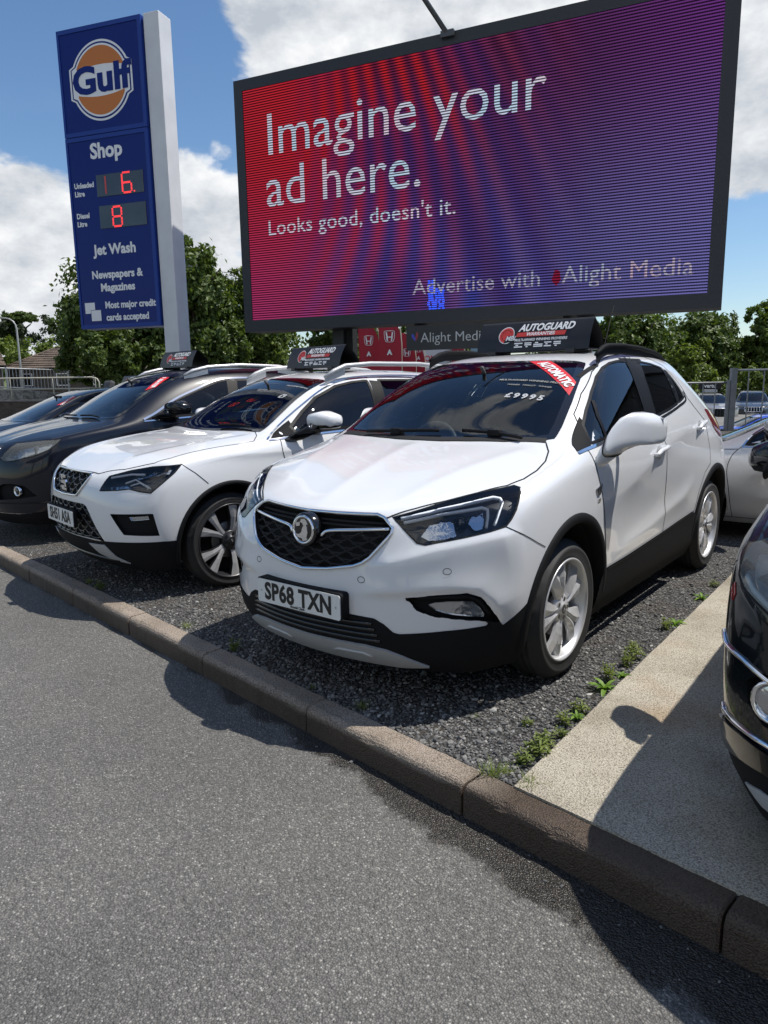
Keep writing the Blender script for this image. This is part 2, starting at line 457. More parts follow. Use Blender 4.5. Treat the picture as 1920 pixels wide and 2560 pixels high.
class Body:
    AX, TS = -0.20, 0.80          # vertical axis and scale of the wrap-round front projection
    def __init__(s, S, lv):
        s.V, s.NV, s.F = subdivide(cage_mesh(S), lv)
        s.NV /= np.maximum(np.linalg.norm(s.NV, axis=1), 1e-9)[:, None]
        s.bvh = BVHTree.FromPolygons([tuple(v) for v in s.V], [tuple(f) for f in s.F])
        s.lab = np.zeros(len(s.F), int); s.names = ['body']; s.outs = {}
        a = s.V[s.F]; s.cen = a.mean(1)
        nn = np.cross(a[:, 2] - a[:, 0], a[:, 3] - a[:, 1]); s.fn = nn / np.maximum(np.linalg.norm(nn, axis=1), 1e-9)[:, None]
    def to2(s, P, pj):
        P = np.atleast_2d(P)
        if pj == 'L': return P[:, [0, 2]]
        if pj == 'R': return P[:, [0, 2]]
        if pj == 'T': return P[:, [0, 1]]
        if pj == 'B': return P[:, [1, 2]]
        if pj == 'F': return np.stack([np.arctan2(P[:, 1], P[:, 0] - s.AX) * s.TS, P[:, 2]], 1)
    def facing(s, pj):
        n = s.fn; c = s.cen
        if pj == 'L': return (n[:, 1] > .12) & (c[:, 1] > 0)
        if pj == 'R': return (n[:, 1] < -.12) & (c[:, 1] < 0)
        if pj == 'T': return n[:, 2] > .12
        if pj == 'B': return n[:, 0] < -.1
        rx, ry = c[:, 0] - s.AX, c[:, 1]
        return (n[:, 0] * rx + n[:, 1] * ry > 0.02) & (rx > 0.1)
    def hit(s, q, pj):
        """2-D point -> (point, smooth normal) on the body, or None"""
        a, b = float(q[0]), float(q[1])
        if pj == 'L': o, d = Vector((a, 3, b)), Vector((0, -1, 0))
        elif pj == 'R': o, d = Vector((a, -3, b)), Vector((0, 1, 0))
        elif pj == 'T': o, d = Vector((a, b, 4)), Vector((0, 0, -1))
        elif pj == 'B': o, d = Vector((-6, a, b)), Vector((1, 0, 0))
        else:
            t = a / s.TS; u = Vector((math.cos(t), math.sin(t), 0)); o = Vector((s.AX, 0, b)) + u * 4; d = -u
        p, n, i, _ = s.bvh.ray_cast(o, d)
        if p is None: return None
        return p, s.nrm(p, i)
    def nrm(s, p, i):
        f = s.F[i]; w = poly_3d_calc([Vector(s.V[k]) for k in f], p)
        n = sum((Vector(s.NV[k]) * wk for k, wk in zip(f, w)), Vector())
        return n.normalized() if n.length > 1e-6 else Vector(s.fn[i])
    def near(s, P):
        p, n, i, _ = s.bvh.find_nearest(Vector(P)); return p, s.nrm(p, i)
    def region(s, name, poly, pj, over=('body',)):
        """give the faces inside an outline to a region"""
        ok = np.isin(s.lab, [s.names.index(o) for o in over if o in s.names]) & s.facing(pj)
        ii = np.nonzero(ok)[0]
        k = inside(poly, s.to2(s.cen[ii], pj))
        if name not in s.names: s.names.append(name)
        L = s.names.index(name); s.lab[ii[k]] = L
        s.outs.setdefault(L, []).append((poly, pj))
    def finish(s):
        """snap the borders of all regions onto their outlines"""
        V2 = s.V.copy(); N2 = s.NV.copy()
        for L, lst in s.outs.items():
            fin = s.F[s.lab == L]
            if not len(fin): continue
            vin = np.unique(fin); vout = np.unique(s.F[s.lab != L])
            bd = np.intersect1d(vin, vout)
            for (poly, pj) in lst:
                P = V2[bd]; q = s.to2(P, pj); w = nearest(poly, q)
                side = np.ones(len(bd), bool)
                if pj == 'L': side = P[:, 1] > 0
                if pj == 'R': side = P[:, 1] < 0
                for k in np.nonzero(side & (((w - q) ** 2).sum(1) < .06 ** 2))[0]:
                    h = s.hit(w[k], pj)
                    if h and (h[0] - Vector(P[k])).length < .10:
                        V2[bd[k]] = h[0]; N2[bd[k]] = h[1]
        s.V2, s.N2 = V2, N2
    def piece(s, names, objname, m, parent, off=0.0, lift=None):
        L = [s.names.index(n) for n in names if n in s.names]
        F = s.F[np.isin(s.lab, L)]
        if not len(F): return None
        u, inv = np.unique(F, return_inverse=True); F = inv.reshape(F.shape)
        P = s.V2[u] + s.N2[u] * off
        if lift: P = lift(P)
        me = bpy.data.meshes.new(objname); me.from_pydata([tuple(p) for p in P], [], [tuple(f) for f in F.tolist()])
        me.polygons.foreach_set('use_smooth', [True] * len(F)); me.update()
        me.normals_split_custom_set_from_vertices([tuple(n) for n in s.N2[u]])
        return link(objname, me, m, parent)
    def patch(s, poly, pj, step=0.03, off=0.004, skirt=0.012, fn=None):
        """skin panel lying on the body inside an outline -> (verts, faces, normals)"""
        poly = resample(poly, step * .8, True)
        n = len(poly); P = np.array(poly)
        x0, y0 = P.min(0); x1, y1 = P.max(0)
        gx = np.arange(x0 + step * .5, x1, step); gy = np.arange(y0 + step * .5, y1, step)
        G = np.array([(a + (step * .5 if j % 2 else 0), b) for j, b in enumerate(gy) for a in gx]) if len(gx) and len(gy) else np.zeros((0, 2))
        if len(G):
            G = G[inside(poly, G)]
            if len(G): G = G[((nearest(poly, G) - G) ** 2).sum(1) > (step * .45) ** 2]
        pts = [Vector(p) for p in poly] + [Vector(p) for p in G]
        r = delaunay_2d_cdt(pts, [(i, (i + 1) % n) for i in range(n)], [list(range(n))], 2, 1e-6)
        vv, ff = r[0], r[2]
        vs = []; ns = []; ok = []
        for q in vv:
            h = s.hit(q, pj)
            if h is None: h = (Vector((0, 0, 0)), Vector((0, 0, 1))); ok.append(False)
            else: ok.append(True)
            o = off if fn is None else fn(q)
            vs.append(h[0] + h[1] * o); ns.append(h[1])
        fs = [tuple(f) for f in ff if all(ok[i] for i in f)]
        # orient outwards
        fs2 = []
        for f in fs:
            a, b, c = vs[f[0]], vs[f[1]], vs[f[2]]
            nn = (b - a).cross(c - a)
            fs2.append(f if nn.dot(ns[f[0]]) >= 0 else tuple(reversed(f)))
        if skirt:
            ed = {}
            for f in fs2:
                for a, b in zip(f, f[1:] + f[:1]):
                    k = (min(a, b), max(a, b)); ed[k] = None if k in ed else (a, b)
            low = {}
            base = list(vs)
            for e in [e for e in ed.values() if e]:
                for a in e:
                    if a not in low: low[a] = len(vs); vs.append(base[a] - ns[a] * skirt); ns.append(ns[a])
                fs2.append((e[1], e[0], low[e[0]], low[e[1]]))
        return vs, fs2, ns
    def add_patch(s, name, poly, pj, m, parent, step=0.03, off=0.004, skirt=0.012, fn=None):
        vs, fs, ns = s.patch(poly, pj, step, off, skirt, fn)
        me = bpy.data.meshes.new(name); me.from_pydata([tuple(v) for v in vs], [], fs)
        me.polygons.foreach_set('use_smooth', [True] * len(me.polygons)); me.update()
        k = len(vs)
        # the skirt shades flat, the skin takes the body's own normals
        ln = []
        for p in me.polygons:
            sk = len(p.vertices) == 4
            for v in p.vertices: ln.append(tuple(p.normal) if sk else tuple(ns[v]))
        me.normals_split_custom_set(ln)
        return link(name, me, m, parent)
    def path(s, pts, pj, off=0.0, step=0.02, closed=False, smooth=False):
        q = spline(pts, step) if smooth and not closed else resample(pts, step, closed)
        out = []
        for a in q:
            h = s.hit(a, pj)
            if h: out.append((h[0] + h[1] * off, h[1]))
        return out
    def ribbon(s, mb, pts, pj, w=0.005, off=0.0015, step=0.02, closed=False, smooth=False):
        H = s.path(pts, pj, off, step, closed, smooth); k = len(H)
        if k < 2: return
        # break where the path jumps
        vs = []
        for i, (p, n) in enumerate(H):
            a = H[(i - 1) % k][0] if (closed or i) else p; b = H[(i + 1) % k][0] if (closed or i < k - 1) else p
            t = (b - a); t = t.normalized() if t.length > 1e-9 else Vector((1, 0, 0))
            q = n.cross(t).normalized() * (w / 2); vs += [p + q, p - q]
        fs = []
        for i in range(k if closed else k - 1):
            j = (i + 1) % k
            if (H[i][0] - H[j][0]).length < step * 6: fs.append((2 * i, 2 * i + 1, 2 * j + 1, 2 * j))
        mb.add(vs, fs, True)
    def tubeon(s, mb, pts, pj, r, off=0.0, step=0.02, closed=False, smooth=False, n=8, flat=None):
        H = s.path(pts, pj, off, step, closed, smooth)
        mb.tube([h[0] for h in H], r, n, closed, flat=flat)
def mir(poly): return [(p[0], -p[1]) + tuple(p[2:]) for p in poly]
def mirF(poly): return [(-p[0], p[1]) + tuple(p[2:]) for p in poly]
def symF(half):
    """front outline given from the centre top round the left side to the centre bottom -> whole outline"""
    return list(half) + [(-p[0],) + tuple(p[1:]) for p in reversed(half) if abs(p[0]) > 1e-6]
def symT(half): return list(half) + [(p[0], -p[1]) + tuple(p[2:]) for p in reversed(half) if abs(p[1]) > 1e-6]
def circ(cx, cz, r, n=64): return [(cx + r * math.cos(2 * math.pi * i / n), cz + r * math.sin(2 * math.pi * i / n)) for i in range(n)]
# ------------------------------------------------------------------ pieces shared by the cars
def strip_on(B, mb, poly, pj, depth, step=0.02):
    """wall going inwards from an outline"""
    H = B.path(poly, pj, 0.0, step, True); k = len(H)
    vs = []
    for p, n in H: vs += [p + n * 0.0005, p - n * depth]
    fs = [(2 * i, 2 * i + 1, 2 * ((i + 1) % k) + 1, 2 * ((i + 1) % k)) for i in range(k)]
    mb.add(vs, fs, False)
def arch_trim(B, name, cx, cz, ri, ro, a0, a1, side, m, parent, off=0.010, lip=0.055, sz=1.0):
    """wheel-arch moulding following the body side"""
    pj = 'L' if side > 0 else 'R'
    mb = MB(); rows = []
    for i in range(49):
        a = math.radians(a0 + (a1 - a0) * i / 48)
        row = []
        for j, (r, o) in enumerate(((ro, 0.0), (ro - .004, off), ((ro + ri) / 2, off + .002), (ri + .004, off), (ri, off - .004), (ri, -lip))):
            h = B.hit((cx + r * math.cos(a), cz + r * math.sin(a) * sz), pj)
            if h is None: break
            p, n = h
            row.append(p + n * o if o >= -0.01 else Vector((p.x, p.y + side * o, p.z)))
        if len(row) == 6: rows.append(row)
    vs = [p for r in rows for p in r]; fs = []
    for i in range(len(rows) - 1):
        for j in range(5):
            f = (i * 6 + j, i * 6 + j + 1, (i + 1) * 6 + j + 1, (i + 1) * 6 + j)
            fs.append(f if side < 0 else tuple(reversed(f)))
    mb.add(vs, fs, True)
    return mb.build(name, m, parent)
def wheel_well(parent, x, z, r, y0, y1, m):
    mb = MB(); n = 40
    for s in (1, -1):
        vs = []
        for i in range(n + 1):
            a = math.radians(-8 + 196 * i / n)
            for y in (y0, y1): vs.append((x + r * math.cos(a), s * y, z + r * math.sin(a)))
        mb.add(vs, [(2 * i, 2 * i + 1, 2 * i + 3, 2 * i + 2) for i in range(n)], True)
        mb.add([(x + r * math.cos(math.radians(-8 + 196 * i / n)), s * y0, z + r * math.sin(math.radians(-8 + 196 * i / n))) for i in range(n + 1)], [tuple(range(n + 1))], False)
    return mb.build('wheel_well', m, parent)
def tyre_mesh(R, rim, w):
    """lathe about local Z (outer face at +w/2), with tread blocks"""
    mb = MB(); h = w / 2
    prof = [(rim - .012, h - .035), (rim - .004, h - .010), (rim + .006, h - .004), (rim + .012, h - .010), (rim + (R - rim) * .45, h + .004), (rim + (R - rim) * .62, h + .002), (rim + (R - rim) * .64, h - .002), (R - .030, h - .010), (R - .012, h - .024), (R - .004, h - .040)]
    k = len(prof)
    tread = []
    for i in range(1, 8):
        t = h - .040 - (w - .080) * i / 8
        tread += [(R - .001, t + .012), (R - .001, t + .003), (R - .009, t + .0025), (R - .009, t - .0025)] if i in (1, 3, 5, 7) else [(R, t)]
    full = prof + tread + [(r, -z) for r, z in reversed(prof)]
    n = 90; vs = []
    for i, (r, z) in enumerate(full):
        for j in range(n):
            a = 2 * math.pi * j / n
            rr = r
            if i in (k - 1, k - 2) or i in (k + len(tread), k + len(tread) + 1):
                rr = r - (.006 if j % 3 == 0 else 0)          # shoulder blocks
            vs.append((rr * math.cos(a), rr * math.sin(a), z))
    fs = []
    for i in range(len(full) - 1):
        for j in range(n): fs.append((i * n + j, i * n + (j + 1) % n, (i + 1) * n + (j + 1) % n, (i + 1) * n + j))
    mb.add(vs, fs, True)
    return mb.mesh('tyre')
def rim_barrel(mb, rim, w):
    h = w / 2
    mb.lathe([(rim + .001, h - .012), (rim + .003, h - .004), (rim - .002, h - .001), (rim - .008, h - .003), (rim - .016, h - .018), (rim - .024, h - .060), (rim - .040, h - .10), (rim - .045, -h + .02), (rim, -h + .01)], 72)
def spoke_turbine(mb, rim, w, n=10):
    """flat blades with a folded ridge, alternately wide and narrow gaps"""
    h = w / 2
    for i in range(n):
        pair = 1 if i % 2 else -1
        a = 2 * math.pi * (i / n) + pair * 0.040
        ca, sa = math.cos(a), math.sin(a)
        rows = []
        for t in (0, .15, .35, .6, .85, 1.0):
            r = .058 + (rim - .010 - .058) * t
            wd = .012 + .012 * math.sin(min(1, t * 1.15) * math.pi * .62) + .022 * t
            zc = h - .030 + .014 * math.sin(t * math.pi) - .004 * t
            bend = pair * (.012 * math.sin(t * math.pi))
            row = []
            for q, dz in ((-1, -.020), (-.96, -.004), (-.1 + .2 * pair, .006), (.96, -.010), (1, -.026)):
                u = q * wd + bend
                row.append((r * ca - u * sa, r * sa + u * ca, zc + dz))
            rows.append(row)
        vs = [p for r in rows for p in r]; fs = []
        for k in range(len(rows) - 1):
            for j in range(4): fs.append((k * 5 + j, (k + 1) * 5 + j, (k + 1) * 5 + j + 1, k * 5 + j + 1))
        mb.add(vs, fs, False)
def spoke_y(mb, rim, w, mi_face, mi_dark, n=5, spread=.17):
    """machined double spokes with dark pockets"""
    h = w / 2
    for i in range(n):
        for pair in (-1, 1):
            a0 = 2 * math.pi * i / n + math.pi / 2; 
            pts = []
            r0, r1 = .050, rim - .008
            am = a0 + pair * .10; ae = a0 + pair * spread * 1.55
            for (r, a, wd, z) in ((r0, am, .018, h - .045), (.11, a0 + pair * .14, .018, h - .030), (.17, a0 + pair * .20, .021, h - .018), (r1, ae, .036, h - .012)):
                pts.append((r, a, wd, z))
            rows = []
            for r, a, wd, z in pts:
                ca, sa = math.cos(a), math.sin(a)
                rows.append([((r * ca - q * wd * sa), (r * sa + q * wd * ca), z + dz) for q, dz in ((-1.1, -.035), (-1, 0), (-.15 * pair, .004), (1, -.002), (1.1, -.035))])
            vs = [p for r in rows for p in r]
            for k in range(3):
                for j in range(4):
                    mb.cur = mi_face if j in (1, 2) else mi_dark
                    mb.add([vs[k * 5 + j], vs[(k + 1) * 5 + j], vs[(k + 1) * 5 + j + 1], vs[k * 5 + j + 1]], [(0, 1, 2, 3)], False)
    mb.cur = 0
_wm = {}
def make_wheels(parent, spec):
    """spec: R, rim, w, style, hubs=[(x, y, z)]; wheel (> tyre, rim, brake_disc) under the car"""
    key = (spec['R'], spec['rim'], spec['w'], spec['style'])
    if key not in _wm:
        ty = tyre_mesh(spec['R'], spec['rim'], spec['w'])
        mb = MB()
        if spec['style'] == 'turbine':
            rim_barrel(mb, spec['rim'], spec['w']); spoke_turbine(mb, spec['rim'], spec['w']); mats = [M['alloy'], M['lamp_dark']]
        else:
            mb.cur = 1; rim_barrel(mb, spec['rim'], spec['w']); mb.cur = 0
            spoke_y(mb, spec['rim'], spec['w'], 0, 1); mats = [M['alloy_cut'], M['alloy_dark']]
        h = spec['w'] / 2
        mb.cur = 0 if spec['style'] == 'turbine' else 1
        mb.lathe([(0, h - .020), (.030, h - .020), (.031, h - .026), (.066, h - .026), (.074, h - .034), (.075, h - .07)], 40)
        mb.cur = 1
        for i in range(5):
            a = 2 * math.pi * (i + .25) / 5
            mb.disc((.050 * math.cos(a), .050 * math.sin(a), h - .0248), .0115, 14)
            
        mb.disc((0, 0, h - .019), .024, 24)
        mb.cur = 0
        put_text(mb, 'V' if spec['style'] == 'turbine' else 'S', .03, Matrix.Translation((0, 0, h - .0185)), depth=.002)
        rm = mb.mesh('rim')
        for q in mats: rm.materials.append(q)
        ty.materials.append(M['rubber'])
        b = MB(); b.lathe([(0, h - .07), (.13, h - .07), (.135, h - .075), (.135, h - .09), (0, h - .09)], 40); br = b.mesh('brake_disc'); br.materials.append(M['brake'])
        b = MB(); b.lathe([(0, h - .11), (spec['rim'] - .03, h - .115)], 40); bk = b.mesh('brake_backing'); bk.materials.append(M['matt_black'])
        _wm[key] = (ty, rm, br, bk)
    for (x, y, z, spin) in spec['hubs']:
        s = 1 if y > 0 else -1
        w = bpy.data.objects.new('wheel', None); C.objects.link(w); w.parent = parent
        w.location = (x, y - s * spec['w'] / 2, z)
        w.rotation_euler = (-s * math.pi / 2, spin, 0) if False else (Matrix.Rotation(-s * math.pi / 2, 4, 'X') @ Matrix.Rotation(spin, 4, 'Z')).to_euler()
        for nm, me in zip(('tyre', 'rim', 'brake_disc', 'brake_backing'), _wm[key]):
            o = bpy.data.objects.new(nm, me); C.objects.link(o); o.parent = w
def surf_text(B, mb, s, size, P0, ex, ey, off=0.003, rot=0.0, **kw):
    P0, ex, ey = Vector(P0), Vector(ex).normalized(), Vector(ey).normalized()
    c, sn = math.cos(rot), math.sin(rot)
    def fn(x, y, h):
        x, y = x * c - y * sn, x * sn + y * c
        p, n = B.near(P0 + ex * x + ey * y); return p + n * (off + h)
    map_text(mb, s, size, fn, **kw)
def quad_on(B, mb, pts, off, n=8):
    """four-cornered sheet laid on the body between 3-D corner points"""
    a, b, c, d = [Vector(p) for p in pts]; vs = []
    for i in range(n + 1):
        for j in range(n + 1):
            u, v = i / n, j / n
            p = a * (1 - u) * (1 - v) + b * u * (1 - v) + c * u * v + d * (1 - u) * v
            q, nn = B.near(p); vs.append(q + nn * off)
    mb.add(vs, [(i * (n + 1) + j, (i + 1) * (n + 1) + j, (i + 1) * (n + 1) + j + 1, i * (n + 1) + j + 1) for i in range(n) for j in range(n)], True)
def ellipse_loft(mb, secs, n=20, pw=2.6):
    """sections (centre, half-axes vectors a, b) joined to a closed rounded body"""
    vs = []
    for c, a, b in secs:
        c, a, b = Vector(c), Vector(a), Vector(b)
        for j in range(n):
            t = 2 * math.pi * j / n; ct, st = math.cos(t), math.sin(t)
            vs.append(c + a * (abs(ct) ** (2 / pw) * (1 if ct > 0 else -1)) + b * (abs(st) ** (2 / pw) * (1 if st > 0 else -1)))
    fs = [(i * n + j, i * n + (j + 1) % n, (i + 1) * n + (j + 1) % n, (i + 1) * n + j) for i in range(len(secs) - 1) for j in range(n)]
    fs += [tuple(range(n - 1, -1, -1)), tuple((len(secs) - 1) * n + j for j in range(n))]
    mb.add(vs, fs, True)
def cabin(B, parent, S):
    """lining, floor, dashboard, seats, steering wheel seen through the glass"""
    x0, x1 = S['cab']
    keep = (B.cen[:, 0] < x0) & (B.cen[:, 0] > x1) & (B.cen[:, 2] > .45) & ~np.isin(B.lab, [B.names.index(k) for k in B.names if k.startswith('hole')])
    F = B.F[keep]; u, inv = np.unique(F, return_inverse=True); F = inv.reshape(F.shape)
    P = B.V2[u] - B.N2[u] * .035
    me = bpy.data.meshes.new('cabin_lining'); me.from_pydata([tuple(p) for p in P], [], [tuple(f[::-1]) for f in F.tolist()])
    me.polygons.foreach_set('use_smooth', [True] * len(F))
    cz = P[F].mean(1)[:, 2]
    me.polygons.foreach_set('material_index', [1 if z > S['liner'] else 0 for z in cz]); me.update()
    link('cabin_lining', me, None, parent, [M['cabin'], M['cabin_grey']])
    dz, dx = S['dash']; hw = S.get('hw', .70)
    mb = MB()
    mb.cbox(dx - .42, dx, -hw, hw, dz - .22, dz, .05)
    mb.cbox(dx - .46, dx - .14, -hw * .95 + .1, -.12, dz - .12, dz + .035, .05)
    mb.cbox(dx - .85, dx - .3, -.13, .13, .45, dz - .22, .04)
    mb.box(dx + .02, x1 + .1, -hw, hw, .36, .40)
    mb.build('dashboard', M['cabin'], parent)
    seat = MB()
    sx = S['seat']
    for y in (-.37, .37):
        seat.cbox(sx - .25, sx + .28, y - .25, y + .25, .62, .76, .05)
        m = Matrix.Translation((sx - .25, y, .74)) @ Matrix.Rotation(math.radians(-16), 4, 'Y')
        seat.cbox(-.07, .06, -.24, .24, 0, .60, .05, m)
        seat.cbox(-.05, .05, -.13, .13, .65, .84, .04, m)
        seat.tube([m @ Vector((0, -.06, .55)), m @ Vector((0, -.06, .70))], .008); seat.tube([m @ Vector((0, .06, .55)), m @ Vector((0, .06, .70))], .008)
    m = Matrix.Translation((sx - 1.12, 0, .74)) @ Matrix.Rotation(math.radians(-18), 4, 'Y')
    seat.cbox(-.07, .07, -hw + .05, hw - .05, 0, .56, .05, m)
    seat.cbox(sx - 1.05, sx - .6, -hw + .05, hw - .05, .60, .74, .05)
    for y in (-.38, 0, .38): seat.cbox(-.05, .05, y - .13, y + .13, .58, .74, .04, m)
    seat.build('seat', M['seat'], parent)
    st = MB(); c = Vector((dx - .52, -.37, dz - .04))
    rot = Matrix.Translation(c) @ Matrix.Rotation(math.radians(62), 4, 'Y')
    st.tube([rot @ Vector((.185 * math.cos(a), .185 * math.sin(a), 0)) for a in [2 * math.pi * i / 32 for i in range(32)]], .016, 8, True)
    st.cbox(-.06, .06, -.08, .08, -.03, .02, .02, rot)
    for a in (90, 270, 0): 
        q = math.radians(a); st.tube([rot @ Vector((.05 * math.cos(q), .05 * math.sin(q), 0)), rot @ Vector((.18 * math.cos(q), .18 * math.sin(q), 0))], .014, 6)
    st.build('steering_wheel', M['cabin'], parent)
    mm = MB(); mx, mz = S['mirror_in']
    mm.cbox(mx - .02, mx + .02, -.13, .13, mz - .04, mz + .035, .015); mm.tube([(mx + .02, 0, mz), (mx + .07, 0, mz + .06)], .012, 6)
    mm.build('rear_view_mirror', M['cabin'], parent)
def underside(parent, x0, x1, hw=.60, z=.21):
    mb = MB(); mb.box(x1, x0, -hw, hw, z, z + .03)
    return mb.build('underside', M['matt_black'], parent)
def number_plate(parent, text, x, z, sub=None, plinth=.03, tilt=0.0, w=.52, y0=0.0):
    m = Matrix.Translation((x, y0, z)) @ Matrix.Rotation(tilt, 4, 'Y') @ Matrix(((0, 0, 1, 0), (1, 0, 0, 0), (0, 1, 0, 0), (0, 0, 0, 1)))
    h = .1115; o = MB()
    def rr(w, h, r=.010):
        out = []
        for cx, cy, a0 in ((w / 2 - r, h / 2 - r, 0), (-w / 2 + r, h / 2 - r, 90), (-w / 2 + r, -h / 2 + r, 180), (w / 2 - r, -h / 2 + r, 270)):
            for k in range(5):
                a = math.radians(a0 + 22.5 * k); out.append((cx + r * math.cos(a), cy + r * math.sin(a)))
        return out
    o.prism(rr(w, h), 0, .004, m)
    pl = o.build('number_plate', M['plate_white'], parent)
    if plinth:
        q = MB(); q.prism([(a, b + .003) for a, b in rr(w + .010, h + .008, .016)], -plinth, -.001, m); q.build('plate_holder', M['plastic'], parent)
    t = MB()
    put_text(t, text, .112, m, (0, -.001, .0045), bold=.0040, sx=.84, space=1.05, depth=.001)
    if sub: put_text(t, sub, .017, m, (0, -.046, .0045), bold=.0005, depth=.0008)
    t.build('lettering', M['plate_black'], pl)
    s = MB()
    for yy in (-.235, .235): s.disc((yy, 0, .0048), .006, 10, 'Z', m)
    s.build('screw', M['grey_print'], pl)
    return pl
MOKKA = dict(
    X=[.42, .2, 0, -.2, -.42, -.75, -1.15, -1.6, -2.05, -2.33, -2.555, -2.78, -3.0],
    rows=[
        dict(z=.19, fx=[.80, .79, .75, .68, .60, .44], fy=.76, w=.80, rx=-3.14, ry=.76, rz=.26),
        dict(z=.27, fx=[.90, .885, .84, .77, .69, .50], fy=.81, w=.845, rx=-3.27, ry=.80, rz=.33),
        dict(z=.40, fx=[.945, .93, .88, .80, .71, .53], fy=.838, w=[.865, .868, .868, .866, .862, .862, .862, .862, .864, .868, .868, .866, .855], rx=-3.32, ry=.82, rz=.44),
        dict(z=.55, fx=[.95, .935, .88, .80, .715, .54], fy=.853, w=[.875, .888, .890, .888, .872, .858, .856, .858, .874, .890, .892, .888, .865], rx=-3.34, ry=.825, rz=.58),
        dict(z=.71, fx=[.93, .918, .865, .785, .70, .535], fy=.857, w=[.880, .892, .895, .892, .876, .857, .855, .860, .878, .894, .896, .890, .866], rx=-3.33, ry=.82, rz=.74),
        dict(z=.84, fz=[.80, .80, .80, .805, .815, .84], fx=[.905, .892, .835, .755, .67, .515], fy=.852, w=[.876, .886, .890, .888, .880, .872, .872, .876, .884, .893, .893, .886, .862], rx=-3.31, ry=.815, rz=.88),
        dict(z=.95, fz=[.865, .865, .872, .882, .895, .91], fx=[.880, .865, .800, .715, .62, .475], fy=.838,
             w=[.868, .876, .880, .879, .876, .875, .877, .880, .882, .878, .868, .850, .815],
             sz=[.925, .945, .962, .975, .98, .99, 1.0, 1.02, 1.05, 1.08, 1.09, 1.08, 1.05], rx=-3.22, ry=.735, rz=.99),
        dict(z=1.1, fz=[.900, .902, .909, .920, .932, .948], fx=[.835, .82, .745, .655, .56, .43], fy=.805,
             w=[.825, .840, .848, .850, .850, .846, .846, .842, .822, .788, .748, .705, .67],
             sz=[.975, 1.018, 1.058, 1.09, 1.115, 1.145, 1.18, 1.23, 1.29, 1.325, 1.33, 1.31, 1.26], rx=-3.16, ry=.66, rz=1.10),
    ],
    # v1 .. v5 for every side column
    top=[
        [(.45, .74, .990), (.485, .60, 1.000), (.53, .44, 1.003), (.575, .22, .993), (.59, 0, .988)],
        [(.22, .745, 1.040), (.25, .60, 1.058), (.29, .44, 1.075), (.33, .22, 1.068), (.34, 0, 1.062)],
        [(0, .75, 1.085), (.02, .60, 1.108), (.05, .44, 1.122), (.08, .22, 1.120), (.09, 0, 1.117)],
        [(-.20, .775, 1.135), (-.17, .68, 1.150), (-.11, .48, 1.152), (-.045, .24, 1.148), (-.03, 0, 1.145)],
        [(-.42, .79, 1.205), (-.42, .69, 1.310), (-.40, .48, 1.345), (-.36, .24, 1.348), (-.35, 0, 1.347)],
        [(-.75, .755, 1.330), (-.755, .600, 1.510), (-.78, .44, 1.548), (-.785, .22, 1.560), (-.785, 0, 1.562)],
        [(-1.15, .745, 1.370), (-1.15, .605, 1.572), (-1.15, .47, 1.612), (-1.15, .23, 1.620), (-1.15, 0, 1.622)],
        [(-1.6, .742, 1.405), (-1.6, .602, 1.600), (-1.6, .475, 1.632), (-1.6, .23, 1.638), (-1.6, 0, 1.640)],
        [(-2.05, .730, 1.440), (-2.05, .592, 1.595), (-2.05, .475, 1.622), (-2.05, .23, 1.630), (-2.05, 0, 1.632)],
        [(-2.33, .700, 1.440), (-2.35, .568, 1.575), (-2.36, .46, 1.605), (-2.36, .23, 1.613), (-2.36, 0, 1.615)],
        [(-2.52, .640, 1.415), (-2.58, .535, 1.535), (-2.60, .44, 1.570), (-2.61, .23, 1.582), (-2.61, 0, 1.585)],
        [(-2.68, .588, 1.350), (-2.78, .50, 1.425), (-2.82, .41, 1.470), (-2.84, .23, 1.490), (-2.845, 0, 1.495)],
        [(-2.90, .590, 1.235), (-2.97, .50, 1.270), (-3.02, .42, 1.300), (-3.05, .22, 1.318), (-3.055, 0, 1.325)],
    ],
    crease=[('row', 7, 0, 5, .35)],
)
def ridge(B_V, B_N, pj, pts, amp, w1, w2, side=None, taper=.15):
    """soft crease: lift the surface along a polyline; w1 / w2 = fall-off on its two sides"""
    P = B_V; AX, TS = Body.AX, Body.TS
    if pj == 'F': q = np.stack([np.arctan2(np.abs(P[:, 1]), P[:, 0] - AX) * TS, P[:, 2]], 1); ok = (P[:, 0] > .1)
    elif pj == 'L': q = np.stack([P[:, 0], P[:, 2]], 1); ok = (np.abs(P[:, 1]) > .55) & (np.abs(B_N[:, 1]) > .35)
    else: q = np.stack([P[:, 0], np.abs(P[:, 1])], 1); ok = (B_N[:, 2] > .3)
    L = [0.0]
    for a, b in zip(pts, pts[1:]): L.append(L[-1] + math.dist(a, b))
    best = np.full(len(P), 1e9); sg = np.zeros(len(P)); tt = np.zeros(len(P))
    for i, (a, b) in enumerate(zip(pts, pts[1:])):
        a = np.array(a); d = np.array(b) - a; LL = d @ d
        t = np.clip(((q - a) @ d) / LL, 0, 1); e = q - (a + t[:, None] * d); dd = np.hypot(e[:, 0], e[:, 1])
        k = dd < best; best[k] = dd[k]; sg[k] = (d[0] * e[k, 1] - d[1] * e[k, 0]); tt[k] = L[i] + t[k] * math.sqrt(LL)
    w = np.where(sg >= 0, w1, w2)
    f = np.exp(-(best / w) ** 1.5) * np.clip(np.minimum(tt, L[-1] - tt) / (taper * L[-1]) , 0, 1)
    return np.where(ok, amp * f, 0)
